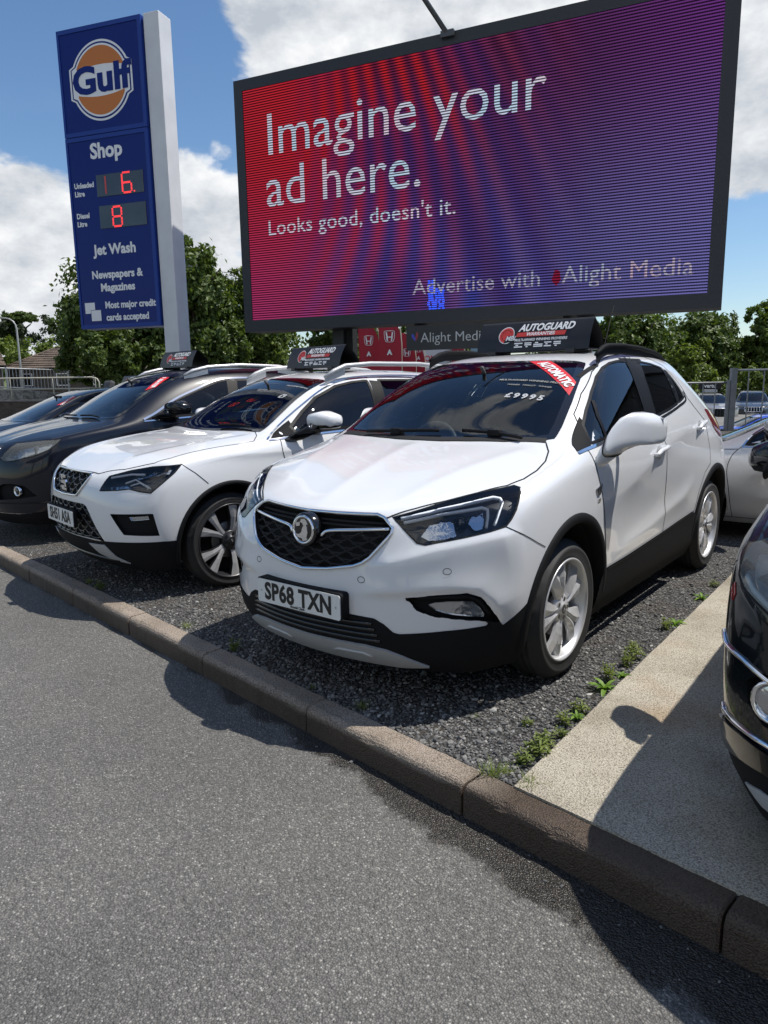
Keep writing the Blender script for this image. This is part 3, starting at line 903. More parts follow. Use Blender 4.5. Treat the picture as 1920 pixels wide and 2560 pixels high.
class SculptBody(Body):
    def __init__(s, S, lv):
        Body.__init__(s, S, lv)
        if S.get('ridges'):
            d = np.zeros(len(s.V))
            for r in S['ridges']: d += ridge(s.V, s.NV, *r)
            s.V = s.V + s.NV * d[:, None]
            me = bpy.data.meshes.new('t'); me.from_pydata(s.V.tolist(), [], s.F.tolist()); me.update()
            n = np.empty(len(s.V) * 3, 'f'); me.vertices.foreach_get('normal', n); s.NV = n.reshape(-1, 3).astype(float)
            bpy.data.meshes.remove(me)
            s.bvh = BVHTree.FromPolygons(s.V.tolist(), s.F.tolist())
            a = s.V[s.F]; s.cen = a.mean(1)
            nn = np.cross(a[:, 2] - a[:, 0], a[:, 3] - a[:, 1]); s.fn = nn / np.maximum(np.linalg.norm(nn, axis=1), 1e-9)[:, None]
MOKKA['ridges'] = [
    ('F', [(.24, .665), (.33, .70), (.46, .752), (.60, .79), (.73, .815)], .016, .035, .10),       # below the lamps
    ('F', [(.20, .555), (.36, .582), (.50, .600), (.575, .59), (.625, .53), (.66, .43)], .016, .07, .022),   # brow of the fog lamp
    ('T', [(.86, 0), (.5, 0), (.1, 0), (-.02, 0)], .007, .07, .07),                                 # spine of the bonnet
    ('T', [(.75, .36), (.45, .47), (.1, .58), (-.10, .66)], .007, .05, .12),
    ('L', [(-.50, .80), (-.9, .90), (-1.38, 1.03), (-1.8, 1.10), (-2.25, 1.125), (-2.9, 1.12)], .009, .06, .13),
    ('L', [(-.55, .50), (-1.2, .56), (-1.8, .66), (-2.08, .76)], .012, .09, .06),
    ('L', [(.45, .93), (.1, 1.0), (-.15, 1.03), (-.5, 1.03)], .006, .05, .08),
]
K_GRILLE = [(0, .876), (.112, .879), (.262, .884), (.288, .874), (.320, .838), (.317, .815), (.285, .764), (.253, .713), (.229, .689), (.2, .672), (.104, .645), (0, .628)]
K_LAMP = [(.314, .879), (.408, .913), (.505, .947), (.61, .973), (.739, .995), (.754, .988), (.731, .95), (.71, .906), (.688, .87), (.667, .844), (.617, .828), (.528, .805), (.46, .788), (.423, .777), (.398, .783), (.369, .818), (.339, .855)]
K_BONNET = [(.862, 0), (.850, .135), (.828, .285), (.801, .390), (.724, .476), (.621, .574), (.516, .662), (.400, .745), (.30, .772), (.18, .776), (.06, .760), (-.05, .722), (-.125, .672), (-.105, .60), (-.054, .48), (-.012, .30), (.012, .15), (.020, 0)]
K_SCREEN = [(-.842, 0), (-.850, .22), (-.868, .40), (-.890, .52), (-.678, .580), (-.466, .630), (-.277, .663), (-.185, .672), (-.130, .61), (-.082, .48), (-.040, .30), (-.016, .15), (-.006, 0)]
K_FGLASS = [(-.375, 1.215), (-.488, 1.288), (-.657, 1.382), (-.822, 1.461), (-.97, 1.511), (-1.119, 1.542), (-1.263, 1.557), (-1.350, 1.553), (-1.307, 1.498), (-1.248, 1.420), (-1.188, 1.320), (-1.140, 1.205), (-.737, 1.169), (-.473, 1.142), (-.315, 1.128)]
K_RGLASS = [(-1.552, 1.557), (-1.742, 1.542), (-1.900, 1.516), (-1.855, 1.447), (-1.800, 1.346), (-1.775, 1.285), (-1.586, 1.255), (-1.305, 1.222), (-1.340, 1.308), (-1.432, 1.443)]
K_QGLASS = [(-1.955, 1.500), (-1.968, 1.447), (-1.975, 1.385), (-1.978, 1.322), (-1.822, 1.291), (-1.850, 1.346), (-1.905, 1.440)]
K_DLO = [(-.161, 1.099), (-.185, 1.124), (-.311, 1.197), (-.491, 1.302), (-.662, 1.395), (-.829, 1.473), (-.975, 1.522), (-1.129, 1.553), (-1.277, 1.569), (-1.39, 1.573), (-1.566, 1.570), (-1.76, 1.556), (-1.975, 1.518), (-1.99, 1.453), (-2.0, 1.381), (-2.01, 1.315), (-1.945, 1.289), (-1.792, 1.265), (-1.56, 1.230), (-1.244, 1.191), (-.458, 1.124), (-.263, 1.104), (-.175, 1.093)]
K_FDOOR = [(-.255, 1.100), (-.272, 1.03), (-.305, .962), (-.345, .888), (-.40, .756), (-.46, .56), (-.485, .446), (-.863, .457), (-1.440, .479), (-1.452, .60), (-1.445, .755), (-1.41, .93), (-1.375, 1.03), (-1.325, 1.116), (-1.253, 1.181), (-1.245, 1.248), (-1.31, 1.379), (-1.416, 1.528), (-1.52, 1.604), (-1.445, 1.603), (-1.253, 1.588), (-1.061, 1.558), (-.838, 1.490), (-.574, 1.372), (-.40, 1.27)]
K_RDOOR = [(-1.440, .479), (-1.452, .60), (-1.445, .755), (-1.41, .93), (-1.375, 1.03), (-1.325, 1.116), (-1.253, 1.181), (-1.245, 1.248), (-1.31, 1.379), (-1.416, 1.528), (-1.52, 1.604), (-1.70, 1.603), (-1.84, 1.580), (-1.99, 1.535), (-2.03, 1.45), (-2.04, 1.38), (-2.05, 1.31), (-2.14, 1.24), (-2.29, 1.15), (-2.33, 1.05), (-2.375, .94), (-2.388, .835), (-2.26, .778), (-2.16, .66), (-2.10, .523)]
K_FDOORP = [(-.255, 1.100), (-.272, 1.03), (-.305, .962), (-.345, .888), (-.40, .756), (-.46, .56), (-.485, .446), (-.863, .457), (-1.440, .479), (-1.452, .60), (-1.445, .755), (-1.41, .93), (-1.385, 1.03), (-1.335, 1.116), (-1.258, 1.181), (-1.25, 1.26), (-.80, 1.30), (-.42, 1.19), (-.33, 1.13)]
K_RDOORP = [(-1.440, .479), (-1.452, .60), (-1.445, .755), (-1.41, .93), (-1.385, 1.03), (-1.335, 1.116), (-1.258, 1.181), (-1.25, 1.26), (-1.40, 1.31), (-1.75, 1.34), (-1.90, 1.33), (-1.99, 1.305), (-2.14, 1.24), (-2.29, 1.15), (-2.33, 1.05), (-2.37, .94), (-2.385, .835), (-2.26, .778), (-2.16, .66), (-2.10, .523)]
K_SILL = [(-.40, .40), (-.44, .43), (-.487, .446), (-.863, .457), (-1.445, .480), (-2.05, .520), (-2.12, .50), (-2.14, .42), (-2.14, .05), (-.37, .05)]
K_BLACK = [(0, .462), (.184, .454), (.267, .449), (.298, .427), (.328, .391), (.347, .388), (.485, .411), (.60, .421), (.616, .428), (.601, .441), (.515, .459), (.438, .474), (.397, .499), (.362, .553), (.456, .571), (.544, .577), (.587, .555), (.626, .486), (.66, .412), (.74, .475), (.84, .56), (.95, .56), (.95, .05), (0, .05)]
K_FOG = [(.367, .552), (.456, .570), (.544, .576), (.586, .555), (.624, .486), (.650, .425), (.645, .405), (.618, .424), (.603, .443), (.515, .461), (.438, .477), (.399, .502)]
K_FOGLAMP = [(.432, .520), (.45, .529), (.493, .532), (.541, .530), (.568, .524), (.587, .501), (.601, .470), (.598, .458), (.578, .461), (.517, .474), (.481, .484), (.452, .498)]
K_SKID = [(0, .312), (.071, .314), (.229, .317), (.300, .306), (.345, .285), (.432, .232), (.338, .214), (.24, .212), (.07, .206), (0, .206)]
def hexes(u0, u1, z0, z1, w, h):
    out = []; j = 0; z = z0
    while z < z1:
        u = u0 + (w / 2 if j % 2 else 0)
        while u < u1: out.append((u, z)); u += w
        z += h; j += 1
    return out
def build_mokka():
    root = empty('suv', (.2073, 3.8767, 0), -2.2414)
    tag(root, 'white compact SUV with a red AUTOMATIC strip and £9995 on its windscreen', 'car')
    B = SculptBody(MOKKA, 4); W = M['white_paint']
    for x, cz in ((-.02, .352), (-2.56, .352)):
        for pj in 'LR': B.region('hole_arch', circ(x, cz, .422, 90), pj)
    B.region('hole_screen', symT(K_SCREEN), 'T')
    for pj in 'LR':
        for g in (K_FGLASS, K_RGLASS, K_QGLASS): B.region('hole_glass', g, pj)
    B.region('hole_grille', symF(K_GRILLE), 'F')
    for f in (lambda p: p, mirF):
        B.region('hole_lamp', f(K_LAMP), 'F'); B.region('hole_fog', f(K_FOG), 'F')
    B.region('bonnet', symT(K_BONNET), 'T')
    B.region('bumper_skirt', symF(K_BLACK), 'F')
    for pj in 'LR': B.region('sill_cladding', K_SILL, pj); B.region('front_door' + pj, K_FDOORP, pj); B.region('rear_door' + pj, K_RDOORP, pj)
    B.finish()
    B.piece(['body'], 'body', W, root)
    B.piece(['bonnet'], 'bonnet', W, root)
    B.piece(['bumper_skirt'], 'bumper_skirt', M['plastic'], root, .004)
    B.piece(['sill_cladding'], 'sill_cladding', M['plastic'], root, .010)
    doors = {}
    for pj in 'LR':
        doors['f' + pj] = B.piece(['front_door' + pj], 'front_door', W, root, .0005)
        doors['r' + pj] = B.piece(['rear_door' + pj], 'rear_door', W, root, .0005)
    # shut lines
    g = MB()
    B.ribbon(g, symT(K_BONNET), 'T', .0075, .0016, closed=True)
    for pj in 'LR':
        B.ribbon(g, K_FDOOR, pj, .0065, .0016, closed=True); B.ribbon(g, K_RDOOR, pj, .0065, .0016, closed=True)
        B.ribbon(g, [(-2.78, 1.02), (-2.70, .92), (-2.72, .84)], pj, .004, .0016)
    for f in (lambda p: p, mirF):
        B.ribbon(g, f([(.667, .843), (.731, .80), (.80, .748), (.845, .718)]), 'F', .0045, .0016)
        B.ribbon(g, f(K_LAMP), 'F', .007, .0012, closed=True)
        for u, z in ((.486, .671), (.227, .615)):
            B.ribbon(g, f([(u + .012 * math.cos(a), z + .013 * math.sin(a)) for a in [2 * math.pi * k / 20 for k in range(20)]]), 'F', .0025, .0012, closed=True, step=.004)
    g.build('shut_line', M['gap'], root)
    # glazing
    B.add_patch('windscreen', symT(K_SCREEN), 'T', M['glass_clear'], root, .035, .001, 0)
    fr = MB()
    B.ribbon(fr, symT(K_SCREEN), 'T', .045, .0028, closed=True)
    for pj in 'LR':
        B.ribbon(fr, [(-.2, 1.10)], pj)
    fr.build('windscreen_border', M['gloss_black'], root)
    cw = MB()
    low = [(-.125, .665), (-.10, .60), (-.05, .46), (-.010, .28), (.012, .12), (.016, 0)]
    cowl = low + [(p[0], -p[1]) for p in reversed(low[:-1])]
    B.ribbon(cw, [(p[0] - .018, p[1]) for p in cowl], 'T', .045, .0040)
    cw.build('scuttle', M['matt_black'], root)
    for pj in 'LR':
        d = B.patch(K_DLO, pj, .03, .0022, .008)
        # window surround: the black band between the panes
        vs, fs, ns = d
        s2 = np.array([(v.x, v.z) for v in vs])
        mb = MB()
        for gl, r in ((K_FGLASS, 0), (K_RGLASS, 0), (K_QGLASS, 0)): pass
        for poly, w in ((K_FGLASS, .017), (K_RGLASS, .017), (K_QGLASS, .014)): B.ribbon(mb, poly, pj, w, .004, closed=True)
        B.ribbon(mb, [(-1.455, 1.562), (-1.412, 1.515), (-1.322, 1.41), (-1.262, 1.31), (-1.205, 1.200)], pj, .150, .003); B.ribbon(mb, [(-1.62, 1.566), (-1.30, 1.568)], pj, .020, .0043); B.ribbon(mb, [(-1.56, 1.552), (-1.34, 1.556)], pj, .020, .0031)
        B.ribbon(mb, [(-.60, 1.335), (-.535, 1.25), (-.50, 1.145)], pj, .026, .0045)
        B.ribbon(mb, [(-1.925, 1.505), (-1.875, 1.40), (-1.80, 1.288)], pj, .030, .0045)
        mb.build('window_frame', M['seal'], root)
        tri = [(-.163, 1.099), (-.19, 1.128), (-.311, 1.200), (-.405, 1.255), (-.40, 1.23), (-.345, 1.17), (-.305, 1.118)]
        B.add_patch('mirror_sail', tri, pj, M['plastic'], root, .03, .004, .008)
        st = MB(); B.ribbon(st, [(-.160, 1.092), (-.263, 1.106), (-.458, 1.126), (-.85, 1.158), (-1.244, 1.192), (-1.564, 1.232), (-1.792, 1.267), (-1.944, 1.291), (-2.0, 1.314), (-2.015, 1.36)], pj, .016, .005, smooth=True)
        st.build('belt_moulding', M['chrome'], root)
        B.add_patch('front_window', K_FGLASS, pj, M['glass_tint'], doors['f' + pj], .04, .0012, 0)
        B.add_patch('rear_window', K_RGLASS, pj, M['glass_dark'], doors['r' + pj], .04, .0012, 0)
        B.add_patch('quarter_window', K_QGLASS, pj, M['glass_dark'], root, .04, .0012, 0)
    cabin(B, root, dict(cab=(-.02, -2.95), liner=1.25, dash=(1.06, -.10), seat=-1.20, mirror_in=(-.70, 1.47)))
    underside(root, .50, -3.0)
    for x in (-.02, -2.56): wheel_well(root, x, .352, .43, .56, .85, M['matt_black'])
    # cladding
    for s in (1, -1):
        pj = 'L' if s > 0 else 'R'
        arch_trim(B, 'arch_moulding', -.02, .352, .420, .468, -14, 183, s, M['plastic'], root)
        arch_trim(B, 'arch_moulding', -2.56, .352, .420, .468, -2, 183, s, M['plastic'], root)
        ln = MB(); B.ribbon(ln, [(-.487, .446), (-.863, .457), (-1.445, .480), (-2.06, .520)], pj, .006, .0135); ln.build('sill_seam', M['gap'], root)
    B.add_patch('skid_plate', symF(K_SKID), 'F', M['satin'], root, .03, .016, .03)
    sk = MB()
    for f in (1, -1):
        sk = MB(); B.tubeon(sk, [(f * .10, .262), (f * .125, .275), (f * .22, .278), (f * .25, .262)], 'F', .007, .016); sk.build('skid_plate_rib', M['satin'], root)
    it = MB()
    for z in (.345, .372, .398, .424): B.tubeon(it, [(-.285 + (z - .34) * .3, z), (0, z - .004), (.285 - (z - .34) * .3, z)], 'F', .008, .006, flat=.6)
    it.build('intake_slat', M['gloss_black'], root)
    # radiator grille
    hole = symF(K_GRILLE)
    gr = MB(); strip_on(B, gr, hole, 'F', .06)
    grille = gr.build('grille', M['matt_black'], root)
    B.add_patch('grille_back', hole, 'F', M['matt_black'], grille, .05, -.055, 0)
    hx = MB(); inner = [(u * .985, .76 + (z - .76) * .985) for u, z in hole]
    def barz(u): return .790 + .042 * min(1, abs(u) / .30)
    w, h = .078, .026
    for (u, z) in hexes(-.42, .42, .625, .86, w, h):
        for seg in ([(u - w / 2, z), (u - w * .22, z - h * .5), (u + w * .22, z - h * .5), (u + w / 2, z)], [(u - w / 2, z), (u - w * .22, z + h * .5)], [(u + w / 2, z), (u + w * .22, z + h * .5)]):
            q = [p for p in resample(seg, .012) if p[1] < barz(p[0]) - .004]
            if len(q) < 2: continue
            k = inside(inner, np.array(q)); run = [p for p, o in zip(q, k) if o]
            if len(run) >= 2: B.tubeon(hx, run, 'F', .0055, -.018, .012, n=6)
    for z in (.842, .862): B.tubeon(hx, [(-.292, z), (0, z - .004), (.292, z)], 'F', .006, -.022, n=6)
    hx.build('grille_mesh', M['matt_black'], grille)
    ch = MB(); B.tubeon(ch, hole, 'F', .0085, .004, .02, True, flat=.7)
    for f in (1, -1): B.tubeon(ch, [(f * .308, .834), (f * .20, .822), (f * .10, .808), (f * .075, .797), (f * .066, .780)], 'F', [.007] * 1 and .0085, -.004, .02, smooth=True)
    ch.build('grille_surround', M['chrome'], grille)
    bx = B.hit((0, .80), 'F')[0].x + .018
    bm_ = Matrix.Translation((bx, 0, .800)) @ Matrix.Rotation(math.radians(-4), 4, 'Y') @ Matrix(((0, 0, 1, 0), (1, 0, 0, 0), (0, 1, 0, 0), (0, 0, 0, 1)))
    e = MB(); e.lathe([(.078, -.05), (.077, -.004), (.072, .002), (.066, .003), (0, .003)], 40, bm_)
    bd = e.build('badge', M['gloss_black'], grille)
    e = MB(); e.lathe([(.066, .002), (.064, .009), (.058, .010), (.055, .003)], 48, bm_)
    gp = [(-.012, .046), (.010, .050), (.022, .042), (.030, .026), (.020, .024), (.026, .010), (.030, -.010), (.024, -.034), (.030, -.044), (.002, -.052), (-.004, -.040), (-.030, -.036), (-.046, -.020), (-.040, -.022), (-.022, -.022), (-.008, -.010), (-.004, .006), (.004, .018), (-.004, .030), (-.018, .034)]
    e.prism([(x, y) for x, y in gp], .003, .008, bm_)
    e.prism([(-.044, .012), (-.022, .016), (-.020, .034), (-.046, .028)], .003, .006, bm_)
    e.build('badge_emblem', M['chrome'], bd, fix=True)
    # headlights
    for f in (lambda p: p, mirF):
        sg = 1 if f([(1, 0)])[0][0] > 0 else -1
        lm = f(K_LAMP)
        hb = MB(); strip_on(B, hb, lm, 'F', .055)
        hl = hb.build('headlight', M['lamp_dark'], root)
        B.add_patch('lamp_back', lm, 'F', M['lamp_dark'], hl, .04, -.055, 0)
        dr = MB()
        B.tubeon(dr, f([(.341, .877), (.471, .916), (.645, .957), (.668, .952), (.672, .935), (.655, .905), (.632, .850)]), 'F', .0095, -.007, .012, flat=.7)
        B.tubeon(dr, f([(.352, .862), (.471, .898), (.600, .921), (.618, .914), (.614, .882), (.606, .842)]), 'F', .008, -.007, .012, flat=.7)
        dr.build('daytime_light', M['lamp_white'], hl)
        for poly in ([(.405, .815), (.43, .862), (.475, .880), (.505, .878), (.515, .82), (.47, .806), (.43, .80)], [(.555, .868), (.565, .905), (.605, .914), (.608, .875), (.598, .846), (.572, .84)]):
            B.add_patch('reflector', f(poly), 'F', M['lamp_chrome'], hl, .012, 0, 0, fn=lambda q: -.034 - .010 * math.sin(q[0] * 260 + 60 * q[1]) * math.cos(q[1] * 150))
        pr = MB()
        p, n = B.hit((.520 * sg, .852), 'F'); d = Vector((.93, .25 * sg, -.08)).normalized(); ex = d.orthogonal().normalized()
        pr.lathe([(.030, 0), (.030, .02), (.022, .032), (0, .038)], 24, frame_mtx(p - d * .05, ex, d.cross(ex)))
        for k in range(5): B.tubeon(pr, f([(.676 + .004 * k, .865 + .015 * k), (.705 + .004 * k, .885 + .015 * k)]), 'F', .0025, -.012)
        pr.build('projector', M['gloss_black'], hl)
        B.add_patch('lamp_lens', lm, 'F', M['lens'], hl, .03, .0012, 0)
        # fog lamp in its recess
        fb = MB(); strip_on(B, fb, f(K_FOG), 'F', .045)
        B.tubeon(fb, f([(.40, .552), (.48, .556), (.55, .556), (.585, .53), (.615, .47)]), 'F', .010, -.012, .015)
        fo = fb.build('fog_lamp', M['plastic'], root)
        B.add_patch('fog_lamp_trim', f([(.598, .446), (.650, .428), (.668, .405), (.655, .395), (.600, .410), (.618, .424)]), 'F', M['plastic'], fo, .015, .006, .008)
        B.add_patch('fog_lamp_bezel', f(K_FOG), 'F', M['plastic'], fo, .03, -.030, 0)
        B.add_patch('fog_lamp_reflector', f(K_FOGLAMP), 'F', M['lamp_chrome'], fo, .02, -.025, 0, fn=lambda q: -.024 - .003 * math.sin(q[0] * 400))
        B.add_patch('fog_lamp_lens', f(K_FOGLAMP), 'F', M['lens'], fo, .02, -.014, .008)
        # tail lamp
        B.add_patch('tail_lamp', [(-2.42, 1.222), (-2.47, 1.222), (-2.65, 1.195), (-2.82, 1.15), (-2.90, 1.08), (-2.86, 1.0), (-2.74, 1.01), (-2.62, 1.055), (-2.52, 1.105), (-2.455, 1.165)], 'L' if sg > 0 else 'R', M['tail_red'], root, .03, .006, .02)
        # side repeater badge on the wing
        pj = 'L' if sg > 0 else 'R'
        B.add_patch('side_repeater', [(-.262, .905), (-.345, .925), (-.335, .895), (-.315, .872), (-.285, .872)], pj, M['lamp_chrome'], root, .02, .006, .01)
        B.add_patch('wing_badge', [(-.290, .850), (-.330, .853), (-.328, .836), (-.292, .834)], pj, M['chrome'], root, .02, .003, .004)
        # door handles; flat grey ovals paint the shade of their cups
        for (hx0, hz0, dn) in ((-1.235, 1.012, 'f'), (-2.14, 1.118, 'r')):
            slope = .05
            cup = MB()
            B.add_patch('handle_cup_shade', [(hx0 + .055 * math.cos(a) - .01, hz0 + .042 * math.sin(a) - .006) for a in [2 * math.pi * k / 18 for k in range(18)]], pj, M['satin'] if False else M['silver_paint'], doors[dn + pj], .02, .0012, 0)
            hd = MB(); H = B.path([(hx0 + .075, hz0 - .012), (hx0 + .03, hz0 + .004), (hx0 - .05, hz0 + .012), (hx0 - .115, hz0 + .020)], pj, .022, .02, smooth=True)
            pts = [h[0] for h in H]; pts = [B.hit((hx0 + .085, hz0 - .014), pj)[0]] + pts + [B.hit((hx0 - .125, hz0 + .021), pj)[0]]
            hd.tube(pts, [.010] + [.0135] * (len(pts) - 2) + [.010], 10)
            hd.build('door_handle', W, doors[dn + pj])
        # door mirror
        mm = MB(); s = sg
        fx, fy = (0, 0) if s > 0 else (-.13, -.055)                 # the far one is folded back a little
        def msec(x, y, z, d, hh, lean=0.0): return ((x + fx * min(1, (y - .86) / .08), s * (y + fy * min(1, (y - .86) / .08)), z), (d, -.25 * d * s, 0), (-lean, 0, hh))
        lo = MB(); ellipse_loft(lo, [msec(-.312, .862, 1.022, .026, .014), msec(-.325, .876, 1.040, .046, .028), msec(-.352, .893, 1.072, .066, .042, .015), msec(-.392, .912, 1.112, .088, .056, .03), msec(-.400, .915, 1.119, .091, .058, .03)], 30, 3.0)
        ellipse_loft(mm, [msec(-.403, .9165, 1.122, .090, .058, .03), msec(-.440, .930, 1.152, .100, .072, .035), msec(-.480, .950, 1.178, .108, .084, .035), msec(-.525, .976, 1.192, .112, .087, .03), msec(-.575, 1.006, 1.190, .108, .080, .02), msec(-.615, 1.034, 1.181, .100, .071, .012), msec(-.638, 1.050, 1.174, .088, .063, .008), msec(-.651, 1.059, 1.171, .068, .052, .005), msec(-.656, 1.063, 1.170, .03, .03)], 30, 3.6)
        mr = mm.build('wing_mirror', W, root, fix=True); lo.build('mirror_arm', W, mr, fix=True)
        sm = MB(); c_, a_, b_ = [Vector(v) for v in msec(-.4015, .9158, 1.1205, .0925, .0595, .03)]
        sm.tube([c_ + a_ * (abs(math.cos(t)) ** (2 / 3.0) * (1 if math.cos(t) > 0 else -1)) + b_ * (abs(math.sin(t)) ** (2 / 3.0) * (1 if math.sin(t) > 0 else -1)) for t in [2 * math.pi * k / 40 for k in range(40)]], .0028, 6, True); sm.build('mirror_seam', M['gap'], mr)
        mg = MB(); mg.cbox(-.012, .004, -.085, .085, -.06, .06, .004, Matrix.Translation((-.655 + fx, s * (.985 + fy), 1.185)) @ Matrix.Rotation(s * .28, 4, 'Z')); mg.build('mirror_glass', M['chrome'], mr)
        # roof rail
        rl = MB()
        P = [(-.93, .585, 1.588), (-.98, .583, 1.610), (-1.04, .580, 1.632), (-1.12, .577, 1.646), (-1.37, .575, 1.654), (-1.70, .573, 1.647), (-2.0, .566, 1.627), (-2.13, .560, 1.606), (-2.24, .555, 1.580), (-2.35, .550, 1.545)]
        P = [(x, s * y, z) for x, y, z in P]
        rl.tube(P, [.009, .012, .014, .015, .015, .015, .015, .015, .014, .010], 10, flat=1.2)
        for k in range(len(P) - 1):
            a, b = Vector(P[k]), Vector(P[k + 1])
            rl.add([a, b, b - Vector((0, s * -.004, .055)), a - Vector((0, s * -.004, .055))], [(0, 1, 2, 3)], False)
        B.ribbon(rl, [(-.70, s * .583), (-.84, s * .582), (-.96, s * .580)], 'T', .028, .004)
        rl.build('roof_rail', M['plastic'], root)
    number_plate(root, 'SP68 TXN', .972, .492, 'Arnold Clark', .05)
    # wipers
    wp = MB()
    for pts in ([(-.085, .56), (-.09, .40), (-.075, .22)], [(-.06, .08), (-.045, -.2), (-.06, -.42)]):
        B.tubeon(wp, pts, 'T', .009, .022, .03)
        p = B.hit(pts[1], 'T')[0]; wp.cbox(-.02, .02, -.035, .035, 0, .035, .008, Matrix.Translation(p))
    wp.build('wiper', M['plastic'], root)
    # stickers on the glass
    ex = Vector((0, 1, 0)); P0, n0 = B.hit((-.55, .40), 'T'); ey = n0.cross(ex).normalized()
    if ey.z < 0: ey = -ey
    sk = MB(); quad_on(B, sk, [B.hit((-.850, .205), 'T')[0], B.hit((-.866, .330), 'T')[0], B.hit((-.640, .596), 'T')[0], B.hit((-.508, .616), 'T')[0]], .004)
    stick = sk.build('sale_strip', M['red_vinyl'], root)
    tx = MB(); c0 = B.hit((-.690, .448), 'T')[0]
    surf_text(B, tx, 'AUTOMATIC', .080, c0, ex, ey, .0068, rot=math.radians(-43), bold=.0032, sx=.86)
    tx.build('sticker_lettering', M['white_vinyl'], stick)
    tx = MB(); surf_text(B, tx, '£9995', .066, B.hit((-.422, .394), 'T')[0], ex, ey, .004, bold=.0024, space=1.45)
    tx.build('price_lettering', M['grey_print'], root)
    tx = MB(); surf_text(B, tx, 'MULTI-AWARD WINNING PROVIDERS', .026, B.hit((-.575, .38), 'T')[0], ex, ey, .004, bold=.0004)
    surf_text(B, tx, 'WINNER   FINALIST   WINNER', .020, B.hit((-.525, .37), 'T')[0], ex, ey, .004)
    tx.build('sticker_lettering', M['cabin_grey'], root)
    make_wheels(root, dict(R=.345, rim=.252, w=.215, style='turbine', hubs=[(0, .868, .345, .3), (0, -.868, .345, 0), (-2.555, .868, .345, .9), (-2.555, -.868, .345, 0)]))
    ae = MB(); ae.tube([(-2.47, 0, 1.59), (-2.50, 0, 1.64), (-2.712, 0, 2.039)], [.010, .005, .003], 6); ae.build('aerial', M['plastic'], root)
    return root, B
